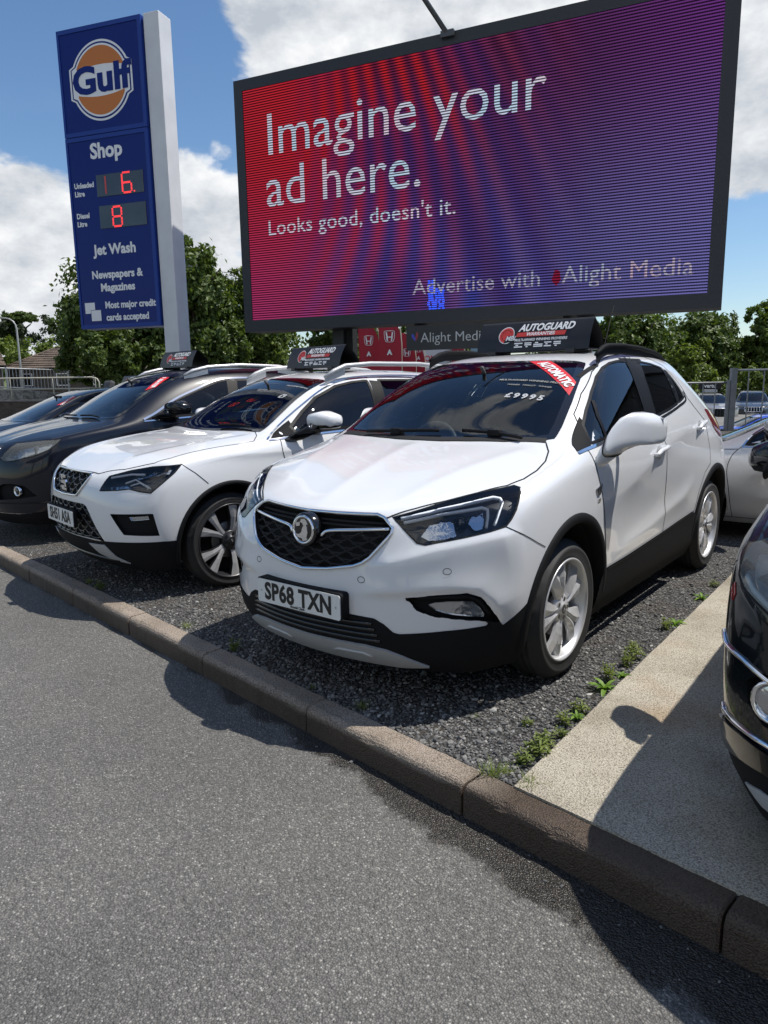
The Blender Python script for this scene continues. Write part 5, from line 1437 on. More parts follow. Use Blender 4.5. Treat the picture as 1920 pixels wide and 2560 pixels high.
def build_hatch():
    A = dict(arch=((0, -2.62), None, .40, .43), az=.33, archm=False,
        screen=[(-.80, 0), (-.82, .30), (-.90, .55), (-.70, .60), (-.35, .67), (-.16, .70), (-.10, .55), (-.03, .25), (-.01, 0)],
        bonnet=[(.78, 0), (.74, .36), (.60, .62), (.38, .75), (.06, .76), (-.12, .68), (-.06, .50), (0, .2), (.01, 0)],
        glass=[([(-.40, 1.03), (-.66, 1.18), (-1.0, 1.31), (-1.38, 1.355), (-1.30, 1.20), (-1.22, 1.06), (-.8, 1.03), (-.42, 1.0)], 'glass_dark'), ([(-1.5, 1.355), (-1.95, 1.32), (-2.08, 1.22), (-1.9, 1.12), (-1.35, 1.08)], 'glass_dark')],
        lamp=K_LAMP and [(.40, .74), (.50, .80), (.70, .85), (.74, .84), (.66, .76), (.50, .71)],
        cabin=dict(cab=(-.02, -2.95), liner=1.15, dash=(.95, -.10), seat=-1.20, mirror_in=(-.75, 1.30)),
        mirror=((-.42, .85, .98), (-.62, 1.02, 1.04), 'navy_paint', 'plastic'), ux=.5,
        wheels=dict(R=.33, rim=.225, w=.205, style='y', hubs=[(0, .87, .33, .3), (0, -.87, .33, 0), (-2.62, .87, .33, .7), (-2.62, -.87, .33, 0)]))
    root, B = build_car('hatchback', 'low dark blue car with a red windscreen strip beside the brick wall', POSE['hatch'], HATCH, 3, M['navy_paint'], A)
    sale_strip(B, root, [(-.80, .44), (-.83, .53), (-.62, .59), (-.56, .52)], 'AUTOMATIC', (-.71, .525), math.radians(-62), .05)
    return root, B
def build_silver():
    A = dict(arch=((0, -2.70), None, .385, .42), az=.325, archm=False,
        screen=[(-.95, 0), (-.96, .30), (-.99, .51), (-.70, .60), (-.45, .66), (-.24, .70), (-.14, .55), (-.05, .25), (-.03, 0)],
        bonnet=[(.84, 0), (.80, .36), (.60, .62), (.38, .76), (.06, .79), (-.16, .70), (-.09, .50), (-.02, .2), (-.01, 0)],
        glass=[([(-.50, .862), (-.545, .935), (-.68, 1.025), (-.95, 1.18), (-1.25, 1.30), (-1.50, 1.335), (-1.46, 1.15), (-1.42, .93), (-1.0, .895)], 'glass_tint'),
               ([(-1.60, 1.335), (-2.0, 1.31), (-2.3, 1.22), (-2.2, 1.05), (-2.0, .965), (-1.52, .935), (-1.56, 1.15)], 'glass_dark')],
        trim=[([(-.474, .842), (-.535, .945), (-.68, 1.045), (-.95, 1.20), (-1.25, 1.318), (-1.5, 1.352), (-2.0, 1.328)], .016), ([(-.474, .838), (-1.0, .872), (-1.5, .905), (-2.1, .945)], .012)],
        gaps=[[(-.49, .86), (-.445, .822), (-.405, .772), (-.375, .69), (-.372, .60), (-.392, .476), (-.41, .343), (-.431, .215)], [(-.20, .812), (-.302, .816), (-.443, .822)], [(-.30, .208), (-.44, .210), (-1.0, .212), (-2.2, .22)], [(-1.48, .22), (-1.50, .6), (-1.45, .92)]],
        doors=[[(-.49, .86), (-.445, .822), (-.405, .772), (-.375, .69), (-.372, .60), (-.392, .476), (-.41, .343), (-.431, .212), (-1.48, .215), (-1.50, .6), (-1.45, .92), (-1.46, 1.05), (-.75, .95)]],
        lamp=[(.40, .74), (.50, .80), (.70, .85), (.74, .84), (.66, .76), (.50, .71)],
        mirror=((-.66, .86, .90), (-.80, 1.06, 1.03), 'silver_paint', 'gloss_black'),
        cabin=dict(cab=(-.03, -2.95), liner=1.1, dash=(.90, -.20), seat=-1.25, mirror_in=(-.85, 1.27)), ux=.5,
        handles=[(-1.32, .86)],
        wheels=dict(R=.32, rim=.215, w=.205, style='y', hubs=[(0, .87, .32, .3), (0, -.87, .32, 0), (-2.70, .87, .32, .7), (-2.70, -.87, .32, 0)]))
    return build_car('saloon_car', 'silver car parked crosswise behind the white SUV priced £9995', POSE['silver'], SILVER, 4, M['silver_paint'], A)
def build_right():
    c, s = math.cos(-2.2414), math.sin(-2.2414); lx, ly = .42, 2.655
    A = dict(arch=((0, -2.64), None, .40, .43), az=.345, archm=False,
        screen=[(-.80, 0), (-.82, .22), (-.86, .40), (-.90, .53), (-.678, .600), (-.466, .650), (-.277, .683), (-.185, .690), (-.130, .62), (-.082, .48), (-.040, .30), (-.016, .15), (-.006, 0)],
        bonnet=[(.835, 0), (.80, .30), (.73, .47), (.60, .60), (.45, .70), (.30, .76), (.06, .775), (-.05, .735), (-.125, .690), (-.10, .60), (-.05, .48), (-.01, .30), (.02, 0)],
        glass=[([(-.40, 1.18), (-.66, 1.34), (-1.0, 1.47), (-1.38, 1.51), (-1.28, 1.35), (-1.18, 1.17), (-.75, 1.14), (-.36, 1.11)], 'glass_tint'), ([(-1.55, 1.51), (-1.95, 1.47), (-2.05, 1.40), (-1.85, 1.25), (-1.32, 1.18)], 'glass_dark')],
        gaps=[[(-.28, 1.08), (-.33, .9), (-.42, .6), (-.48, .35)], [(-1.45, .35), (-1.45, .75), (-1.26, 1.15)]],
        fgaps=[[(.76, .90), (.80, .85), (.84, .76)]],
        lamp=[(.772, .950), (.750, .965), (.64, .955), (.46, .905), (.38, .86), (.41, .80), (.50, .785), (.59, .808), (.634, .824), (.684, .842), (.720, .870), (.745, .916)],
        refl=[[(.42, .82), (.44, .88), (.52, .91), (.54, .84)], [(.57, .84), (.56, .91), (.68, .94), (.68, .88)]], lens=M['lens_haze'], lampback=M['lamp_grey'],
        drl=[([(.44, .808), (.52, .800), (.60, .825), (.66, .848), (.70, .874)], .010)],
        grille=[(0, .85), (.25, .845), (.30, .82), (.22, .75), (.15, .73), (0, .73)], grille_kind='bars',
        foground=(.535, .580, .062), fogclear=True, recess=[[(.43, .62), (.48, .655), (.57, .65), (.615, .60), (.60, .54), (.55, .508), (.46, .512)]],
        ftube=[([(.759, .676), (.709, .657), (.632, .654), (.552, .638), (.30, .605), (0, .59)], 'chrome', .007), ([(.74, .448), (.724, .436), (.613, .452), (.534, .462), (.2, .46), (0, .455)], 'chrome', .008)],
        fpatch=[([(0, .445), (.2, .45), (.45, .452), (.613, .442), (.725, .424), (.742, .405), (.742, .335), (.66, .348), (.609, .366), (.532, .385), (.2, .375), (0, .37)], 'black_paint', .018)],
        skirt=[(0, .36), (.3, .36), (.5, .375), (.63, .375), (.70, .40), (.95, .42), (.95, .05), (0, .05)],
        fpatch2=[([(.605, .295), (.55, .318), (.42, .33), (.30, .30), (.45, .265), (.55, .268)], 'satin', .012), ([(.706, .815), (.722, .845), (.736, .825), (.728, .802), (.712, .792)], 'tail_red', .0035)],
        mirror=((-.36, .90, 1.09), (-.56, 1.06, 1.12), 'black_paint', 'plastic'),
        cabin=dict(cab=(-.02, -2.95), liner=1.25, dash=(1.04, -.10), seat=-1.20, mirror_in=(-.70, 1.44)), ux=.1,
        wheels=dict(R=.345, rim=.235, w=.215, style='y', hubs=[(0, .885, .345, .3), (0, -.885, .345, 0), (-2.64, .885, .345, .7), (-2.64, -.885, .345, 0)]))
    return build_car('parked_car', 'glossy black car with chrome bumper strips standing on the concrete strip', (-2.2414, .2073 + c * lx - s * ly, 3.8767 + s * lx + c * ly), RIGHT, 4, M['black_paint'], A)
# ------------------------------------------------------------------ ground
KP = Vector((0.268, 2.373, 0)); KX = Vector((.6945, -.7195, 0)); KN = Vector((.7195, .6945, 0))   # kerb line: along, towards the gravel
ROAD_Z = -.115
KM = Matrix(((KX.x, KN.x, 0, KP.x), (KX.y, KN.y, 0, KP.y), (0, 0, 1, 0), (0, 0, 0, 1)))          # kerb frame
def nodes(m):
    m.use_nodes = True; nt = m.node_tree; return nt.nodes, nt.links, nt.nodes['Principled BSDF']
def N_(N, t, **kw):
    n = N.new(t)
    for k, v in kw.items():
        if k in n.inputs: n.inputs[k].default_value = v
        else: setattr(n, k, v)
    return n
def ramp(N, stops):
    r = N.new('ShaderNodeValToRGB'); e = r.color_ramp.elements
    while len(e) < len(stops): e.new(0.5)
    for k, (p, c) in enumerate(stops): e[k].position = p; e[k].color = (*c, 1) if len(c) == 3 else c
    return r
def math_(N, L, op, a, b=None, clamp=False):
    m = N.new('ShaderNodeMath'); m.operation = op; m.use_clamp = clamp
    for i, v in enumerate((a, b)):
        if v is None: continue
        if isinstance(v, (int, float)): m.inputs[i].default_value = v
        else: L.new(v, m.inputs[i])
    return m.outputs[0]
def mixc(N, L, f, a, b, mode='MIX'):
    m = N.new('ShaderNodeMix'); m.data_type = 'RGBA'; m.blend_type = mode
    for i, v in ((0, f), (6, a), (7, b)):
        if isinstance(v, (int, float)): m.inputs[i].default_value = v
        elif isinstance(v, tuple): m.inputs[i].default_value = (*v, 1)
        else: L.new(v, m.inputs[i])
    return m.outputs[2]
def asphalt():
    m = bpy.data.materials.new('asphalt'); N, L, b = nodes(m)
    tc = N_(N, 'ShaderNodeTexCoord'); P = tc.outputs['Object']; sep = N_(N, 'ShaderNodeSeparateXYZ'); L.new(P, sep.inputs[0])
    v = N_(N, 'ShaderNodeTexVoronoi', Scale=150.0); L.new(P, v.inputs['Vector'])
    v2 = N_(N, 'ShaderNodeTexVoronoi', Scale=80.0); L.new(P, v2.inputs['Vector'])
    sp = N_(N, 'ShaderNodeSeparateColor'); L.new(v.outputs['Color'], sp.inputs[0])
    stone = ramp(N, [(0, (.115, .112, .105)), (.45, (.166, .161, .151)), (.80, (.215, .208, .194)), (.955, (.28, .27, .25)), (.992, (.42, .41, .38))]); L.new(sp.outputs[0], stone.inputs[0])
    big = N_(N, 'ShaderNodeTexNoise', Scale=.9, Detail=6.0, Roughness=.6); L.new(P, big.inputs['Vector'])
    tone = ramp(N, [(.3, (.78, .78, .79)), (.72, (1.13, 1.12, 1.10))]); L.new(big.outputs['Fac'], tone.inputs[0])
    c = mixc(N, L, 1.0, stone.outputs[0], tone.outputs[0], 'MULTIPLY')
    gap = ramp(N, [(0, (1, 1, 1)), (.32, (1, 1, 1)), (.55, (.5, .5, .5))]); L.new(v.outputs['Distance'], gap.inputs[0])
    c = mixc(N, L, .75, c, gap.outputs[0], 'MULTIPLY')
    # damp gutter beside the kerb
    edge = N_(N, 'ShaderNodeTexNoise', Scale=3.2, Detail=7.0, Roughness=.62); L.new(P, edge.inputs['Vector'])
    e2 = N_(N, 'ShaderNodeTexNoise', Scale=40.0, Detail=3.0); L.new(P, e2.inputs['Vector'])
    wid = math_(N, L, 'ADD', math_(N, L, 'MULTIPLY', sep.outputs['X'], .075), .17)
    wid = math_(N, L, 'MAXIMUM', wid, .02); wid = math_(N, L, 'MINIMUM', wid, .30)
    d = math_(N, L, 'MULTIPLY', sep.outputs['Y'], -1.0)
    q = math_(N, L, 'SUBTRACT', wid, d)
    q = math_(N, L, 'ADD', q, math_(N, L, 'MULTIPLY', math_(N, L, 'SUBTRACT', edge.outputs['Fac'], .5), .50))
    q = math_(N, L, 'ADD', q, math_(N, L, 'MULTIPLY', math_(N, L, 'SUBTRACT', e2.outputs['Fac'], .5), .10))
    wet = N_(N, 'ShaderNodeMapRange', interpolation_type='SMOOTHSTEP'); L.new(q, wet.inputs['Value'])
    wet.inputs['From Min'].default_value = -.02; wet.inputs['From Max'].default_value = .05
    c = mixc(N, L, wet.outputs[0], c, mixc(N, L, 1.0, c, (.24, .22, .20), 'MULTIPLY'))
    L.new(c, b.inputs['Base Color'])
    r = N_(N, 'ShaderNodeMapRange'); L.new(wet.outputs[0], r.inputs['Value']); r.inputs['To Min'].default_value = .82; r.inputs['To Max'].default_value = .38; L.new(r.outputs[0], b.inputs['Roughness'])
    h = math_(N, L, 'ADD', math_(N, L, 'MULTIPLY', v.outputs['Distance'], -.7), math_(N, L, 'MULTIPLY', v2.outputs['Distance'], -.5))
    bp = N_(N, 'ShaderNodeBump', Strength=1.0, Distance=.008); L.new(h, bp.inputs['Height']); L.new(bp.outputs[0], b.inputs['Normal'])
    return m
def concrete(name, lo, hi, sc1=70.0, stain=None, wet_shade_face=False):
    m = bpy.data.materials.new(name); N, L, b = nodes(m)
    tc = N_(N, 'ShaderNodeTexCoord'); P = tc.outputs['Object']
    n = N_(N, 'ShaderNodeTexNoise', Scale=sc1, Detail=5.0, Roughness=.7); L.new(P, n.inputs['Vector'])
    c = ramp(N, [(.34, lo), (.62, hi)]); L.new(n.outputs['Fac'], c.inputs[0])
    n2 = N_(N, 'ShaderNodeTexNoise', Scale=1.7, Detail=6.0, Roughness=.6); L.new(P, n2.inputs['Vector'])
    t = ramp(N, [(.32, (.66, .63, .58)), (.6, (1.08, 1.07, 1.05))]); L.new(n2.outputs['Fac'], t.inputs[0])
    col = mixc(N, L, 1.0, c.outputs[0], t.outputs[0], 'MULTIPLY')
    if stain:
        n3 = N_(N, 'ShaderNodeTexNoise', Scale=1.1, Detail=3.0); L.new(P, n3.inputs['Vector'])
        k = ramp(N, [(.58, (0, 0, 0)), (.70, (.55, .55, .55))]); L.new(n3.outputs['Fac'], k.inputs[0])
        col = mixc(N, L, k.outputs[0], col, stain)
    v = N_(N, 'ShaderNodeTexVoronoi', Scale=sc1 * 1.4); L.new(P, v.inputs['Vector'])
    if wet_shade_face:  # dark lower face: real damp at the right, shade painted in at the left
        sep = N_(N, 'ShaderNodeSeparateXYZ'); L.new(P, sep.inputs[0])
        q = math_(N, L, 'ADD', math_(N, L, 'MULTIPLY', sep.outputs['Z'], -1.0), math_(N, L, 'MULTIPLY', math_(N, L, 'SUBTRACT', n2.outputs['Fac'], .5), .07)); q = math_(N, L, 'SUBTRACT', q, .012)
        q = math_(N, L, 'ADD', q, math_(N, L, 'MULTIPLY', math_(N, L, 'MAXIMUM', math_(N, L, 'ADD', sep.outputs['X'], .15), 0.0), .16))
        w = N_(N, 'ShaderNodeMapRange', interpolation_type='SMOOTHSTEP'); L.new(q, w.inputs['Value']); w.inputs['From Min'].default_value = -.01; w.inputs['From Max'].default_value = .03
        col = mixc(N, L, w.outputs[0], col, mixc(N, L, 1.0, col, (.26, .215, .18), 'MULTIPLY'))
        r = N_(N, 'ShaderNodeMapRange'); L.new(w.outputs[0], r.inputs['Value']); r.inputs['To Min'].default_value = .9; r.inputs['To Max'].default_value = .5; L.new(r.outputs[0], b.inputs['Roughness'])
    else: b.inputs['Roughness'].default_value = .9
    L.new(col, b.inputs['Base Color'])
    h = math_(N, L, 'ADD', n.outputs['Fac'], math_(N, L, 'MULTIPLY', v.outputs['Distance'], -.8))
    pit = ramp(N, [(.0, (1.12, 1.12, 1.12)), (.5, (1, 1, 1)), (.75, (.55, .54, .52))]); L.new(v.outputs['Distance'], pit.inputs[0]); col = mixc(N, L, 1.0, col, pit.outputs[0], 'MULTIPLY'); L.new(col, b.inputs['Base Color'])
    bp = N_(N, 'ShaderNodeBump', Strength=.8, Distance=.006); L.new(h, bp.inputs['Height']); L.new(bp.outputs[0], b.inputs['Normal'])
    return m
def gravel_mat():
    m = bpy.data.materials.new('gravel_bed'); N, L, b = nodes(m)
    tc = N_(N, 'ShaderNodeTexCoord'); P = tc.outputs['Object']
    v = N_(N, 'ShaderNodeTexVoronoi', Scale=75.0); L.new(P, v.inputs['Vector'])
    v2 = N_(N, 'ShaderNodeTexVoronoi', Scale=38.0); L.new(P, v2.inputs['Vector'])
    sp = N_(N, 'ShaderNodeSeparateColor'); L.new(v.outputs['Color'], sp.inputs[0])
    c = ramp(N, [(0, (.060, .060, .060)), (.6, (.150, .149, .147)), (.9, (.24, .235, .228)), (1, (.40, .39, .37))]); L.new(sp.outputs[0], c.inputs[0])
    dk = ramp(N, [(.0, (1, 1, 1)), (.35, (.9, .9, .9)), (.6, (.25, .24, .23))]); L.new(v.outputs['Distance'], dk.inputs[0])
    col = mixc(N, L, 1.0, c.outputs[0], dk.outputs[0], 'MULTIPLY')
    n = N_(N, 'ShaderNodeTexNoise', Scale=1.6, Detail=5.0); L.new(P, n.inputs['Vector'])
    br = ramp(N, [(.50, (0, 0, 0)), (.66, (.6, .6, .6))]); L.new(n.outputs['Fac'], br.inputs[0])
    col = mixc(N, L, br.outputs[0], col, (.075, .058, .042))
    L.new(col, b.inputs['Base Color']); b.inputs['Roughness'].default_value = .9
    h = math_(N, L, 'ADD', math_(N, L, 'MULTIPLY', v.outputs['Distance'], -1.0), math_(N, L, 'MULTIPLY', v2.outputs['Distance'], -.8))
    bp = N_(N, 'ShaderNodeBump', Strength=1.0, Distance=.016); L.new(h, bp.inputs['Height']); L.new(bp.outputs[0], b.inputs['Normal'])
    return m
def sheet(name, pts, z, m, mtx=None, sub=0):
    me = bpy.data.meshes.new(name); me.from_pydata([(p[0], p[1], z) for p in pts], [], [tuple(range(len(pts)))]); me.update()
    o = link(name, me, m); o['kind'] = 'structure'
    if mtx: o.matrix_world = mtx
    return o
def build_ground():
    terr = mat('terrain', (.06, .062, .05), .95, var=(.3, .3))
    sheet('ground', [(-900, -300), (900, -300), (900, 1500), (-900, 1500)], -1.6, terr)
    sheet('road', [(-60, -80), (60, -80), (60, .02), (-60, .02)], ROAD_Z, asphalt(), KM)
    # gravel lot in the kerb frame
    gm = gravel_mat()
    sheet('gravel_lot', [(-34, .10), (.26, .10), (16, .10), (16, 19), (-34, 19)], 0.0, gm, KM)
    yard = mat('yard_tarmac', (.16, .155, .145), .9, var=(.6, .25))
    me = bpy.data.meshes.new('yard'); me.from_pydata([(-14, 24.5, -.12), (60, 22.5, -1.62), (80, 40, -.95), (90, 75, -.5), (-14, 60, -.15)], [], [(0, 1, 2, 4), (2, 3, 4)])
    o = link('yard', me, yard); o['kind'] = 'structure'
    me = bpy.data.meshes.new('back_street'); me.from_pydata([(-80, 24, -.13), (-10, 24, -.13), (-10, 90, -.13), (-80, 90, -.13)], [], [(0, 1, 2, 3)])
    o = link('back_street', me, yard); o['kind'] = 'structure'
    # kerb stones
    mb = MB(); rng = random.Random(5); x = -.915 * 17
    prof = [(-.002, ROAD_Z - .06), (.000, -.022), (.003, -.010), (.010, .001), (.018, .006), (.028, .009), (.118, .010), (.126, .004), (.126, -.10)]
    while x < 6:
        L_ = .915; dz = rng.uniform(-.003, .003); dy = rng.uniform(-.003, .003); g = .004
        vs = []; xs = [x + g, x + g + .008] + [x + g + .008 + (L_ - 2 * g - .016) * q / 22 for q in range(1, 22)] + [x + L_ - g - .008, x + L_ - g]
        for k, xx in enumerate(xs):
            ins = .006 if k in (0, len(xs) - 1) else 0
            chip = rng.choice((0, 0, 0, 0, 0, 0, 0, .006, .010)) if rng.random() < .5 else 0
            for j, (y, z) in enumerate(prof):
                q = (chip if 1 <= j <= 5 else 0) * (1.0 if j in (2, 3, 4) else .45)
                jit = rng.uniform(-.0014, .0014) if j < 7 else 0
                vs.append((xx, y + dy + (ins * .6 if y < .05 else -ins * .3) + q * .7 + jit, z + dz - (ins if z > -.02 else 0) - q * .7 + (jit if z > -.03 else 0)))
        n = len(prof); fs = []; K = len(xs)
        for k in range(K - 1):
            for j in range(n - 1): fs.append((k * n + j, (k + 1) * n + j, (k + 1) * n + j + 1, k * n + j + 1))
        fs += [tuple(range(n)), tuple(range((K - 1) * n + n - 1, (K - 1) * n - 1, -1))]
        mb.add(vs, fs, False); x += L_
    kb = mb.build('kerb', concrete('kerb_concrete', (.19, .155, .128), (.43, .365, .305), 130.0, wet_shade_face=True), None, fix=True)
    kb.matrix_world = KM; kb['kind'] = 'structure'
    # concrete strip between the parking bays
    d1 = Vector((.607, .795, 0)); a = Vector((.458, 2.354, 0)) - d1 * .01
    b_ = KP + KX * 5 + KN * .128
    pts = [a]
    rng = random.Random(3)
    for i in range(1, 60): pts.append(a + d1 * (i * .16) + Vector((.795, -.607, 0)) * rng.uniform(-.003, .003))
    far = pts[-1]
    n = len(pts); right = Vector((1, -.1, 0)).normalized()
    poly = [p for p in pts] + [far + right * 6, b_ + Vector((3, 3, 0)), b_]
    front = [a + (b_ - a) * (i / 24) + KN * rng.uniform(-.003, .002) for i in range(23, 0, -1)]
    poly += front
    mb = MB(); k = len(poly)
    vs = [(p.x, p.y, .016) for p in poly] + [(p.x, p.y, -.1) for p in poly]
    mb.add(vs, [tuple(range(k - 1, -1, -1))] + [(i, (i + 1) % k, k + (i + 1) % k, k + i) for i in range(k)], False)
    sl = mb.build('concrete_strip', concrete('strip_concrete', (.29, .26, .21), (.58, .54, .46), 130.0, stain=(.33, .22, .12)), None, fix=True)
    sl['kind'] = 'structure'
def build_gravel():
    """loose stones where the camera can tell them apart"""
    rng = np.random.default_rng(11)
    bases = []
    for k in range(4):
        bm = bmesh.new(); bmesh.ops.create_icosphere(bm, subdivisions=1, radius=1)
        V = np.array([v.co[:] for v in bm.verts]); F = np.array([[v.index for v in f.verts] for f in bm.faces]); bm.free()
        V = V * rng.uniform(.7, 1.25, (len(V), 1)) * np.array([1, rng.uniform(.6, .95), rng.uniform(.45, .75)])
        bases.append((V, F))
    d1 = np.array([.607, .795]); e1 = np.array([.795, -.607]); P0 = np.array([.458, 2.354])
    AV, AF, AC = [], [], []; off = 0
    def put(x, y, z, s):
        nonlocal off
        V, F = bases[rng.integers(4)]
        a, b = rng.uniform(0, 6.283, 2); ca, sa, cb, sb = math.cos(a), math.sin(a), math.cos(b), math.sin(b)
        R = np.array([[ca, -sa, 0], [sa, ca, 0], [0, 0, 1]]) @ np.array([[1, 0, 0], [0, math.cos(b * .12), -math.sin(b * .12)], [0, math.sin(b * .12), math.cos(b * .12)]])
        AV.append(V @ R.T * s + np.array([x, y, z])); AF.append(F + off); off += len(V); AC.append(np.full(len(F), rng.random()))
    tot = 0
    for _ in range(90000):
        u = rng.uniform(-5.2, .27); v = .128 + rng.uniform(0, 1) ** 1.25 * 4.2
        x, y = KP.x + KX.x * u + KN.x * v, KP.y + KX.y * u + KN.y * v
        if ((np.array([x, y]) - P0) @ e1) > -.01: continue
        D = math.hypot(x, y)
        if rng.random() > (2.9 / max(D, 2.4)) ** 2.2: continue
        s = float(rng.choice([.004, .006, .008, .010, .013, .018], p=[.2, .28, .26, .16, .08, .02]))
        put(x, y, s * .25, s); tot += 1
        if tot > 17000: break
    for _ in range(70):                                   # pebbles washed into the gutter
        u = rng.uniform(-2.5, 1.6); v = -abs(rng.normal(0, .07)) - .012
        put(KP.x + KX.x * u + KN.x * v, KP.y + KX.y * u + KN.y * v, ROAD_Z + .003, float(rng.choice([.004, .006, .009, .014], p=[.5, .3, .15, .05])))
    V = np.concatenate(AV); F = np.concatenate(AF); Cc = np.concatenate(AC)
    me = bpy.data.meshes.new('gravel'); me.from_pydata(V.tolist(), [], F.tolist())
    at = me.attributes.new('tone', 'FLOAT', 'FACE'); at.data.foreach_set('value', Cc)
    m = bpy.data.materials.new('gravel_stone'); N, L, b = nodes(m)
    a = N_(N, 'ShaderNodeAttribute', attribute_name='tone'); c = ramp(N, [(0, (.060, .060, .061)), (.5, (.125, .124, .123)), (.85, (.20, .197, .19)), (.97, (.32, .31, .295)), (1, (.46, .45, .42))]); L.new(a.outputs['Fac'], c.inputs[0])
    L.new(c.outputs[0], b.inputs['Base Color']); b.inputs['Roughness'].default_value = .85
    o = link('gravel', me, m); tag(o, kind='stuff')
# ------------------------------------------------------------------ weeds
def leaf_mat(name, a, b_, trans=.35):
    m = bpy.data.materials.new(name); m.use_nodes = True; N = m.node_tree.nodes; L = m.node_tree.links; b = N['Principled BSDF']
    at = N_(N, 'ShaderNodeAttribute', attribute_name='tone'); c = ramp(N, [(0, a), (1, b_)]); L.new(at.outputs['Fac'], c.inputs[0])
    L.new(c.outputs[0], b.inputs['Base Color']); b.inputs['Roughness'].default_value = .5; setin(b, 'Specular IOR Level', .35)
    t = N_(N, 'ShaderNodeBsdfTranslucent'); tc = mixc(N, L, 1.0, c.outputs[0], (1.3, 1.35, .6), 'MULTIPLY'); L.new(tc, t.inputs[0])
    mx = N_(N, 'ShaderNodeMixShader'); mx.inputs[0].default_value = trans
    L.new(b.outputs[0], mx.inputs[1]); L.new(t.outputs[0], mx.inputs[2]); L.new(mx.outputs[0], N['Material Output'].inputs['Surface'])
    return m
def weed_mesh(name, kind, seed):
    rng = random.Random(seed); mb = MB(); tone = []
    def blade(base, az, length, width, lift, droop, n=5):
        vs = []; p = Vector(base); ang = lift
        for i in range(n + 1):
            t = i / n; w = width * (math.sin(math.pi * min(1, t * .92 + .08)) ** .7) * (1 if kind != 'grass' else (1 - t * .8))
            d = Vector((math.cos(az) * math.cos(ang), math.sin(az) * math.cos(ang), math.sin(ang))); s = Vector((-math.sin(az), math.cos(az), 0))
            fold = Vector((0, 0, w * .25))
            vs += [p - s * w / 2 + fold, p, p + s * w / 2 + fold]; p = p + d * (length / n); ang -= droop / n
        fs = []
        for i in range(n):
            fs += [(3 * i, 3 * i + 1, 3 * i + 4, 3 * i + 3), (3 * i + 1, 3 * i + 2, 3 * i + 5, 3 * i + 4)]
        mb.add(vs, fs, True); tone.extend([rng.random()] * len(fs))
    if kind == 'rosette':
        for k in range(13): blade((0, 0, .004), k * 2.4 + rng.uniform(-.3, .3), rng.uniform(.06, .13), rng.uniform(.018, .032), rng.uniform(.3, 1.1), rng.uniform(.7, 1.5))
    elif kind == 'bushy':
        for st in range(9):
            a = rng.uniform(0, 6.28); r = rng.uniform(0, .05); b0 = Vector((r * math.cos(a), r * math.sin(a), 0)); h = rng.uniform(.04, .11)
            top = b0 + Vector((rng.uniform(-.03, .03), rng.uniform(-.03, .03), h)); k0 = len(mb.f)
            mb.tube([b0, top], .0018, 4); tone.extend([.3] * (len(mb.f) - k0))
            for k in range(9): blade(b0.lerp(top, rng.uniform(.2, 1)), rng.uniform(0, 6.28), rng.uniform(.022, .05), rng.uniform(.008, .016), rng.uniform(0, .9), rng.uniform(.3, 1.0), 3)
    elif kind == 'grass':
        for k in range(46):
            a = rng.uniform(0, 6.28); r = rng.uniform(0, .035); blade((r * math.cos(a), r * math.sin(a), 0), rng.uniform(0, 6.28), rng.uniform(.03, .10), .004, rng.uniform(.7, 1.5), rng.uniform(.2, 1.3), 4)
    me = mb.mesh(name); at = me.attributes.new('tone', 'FLOAT', 'FACE'); at.data.foreach_set('value', tone)
    return me
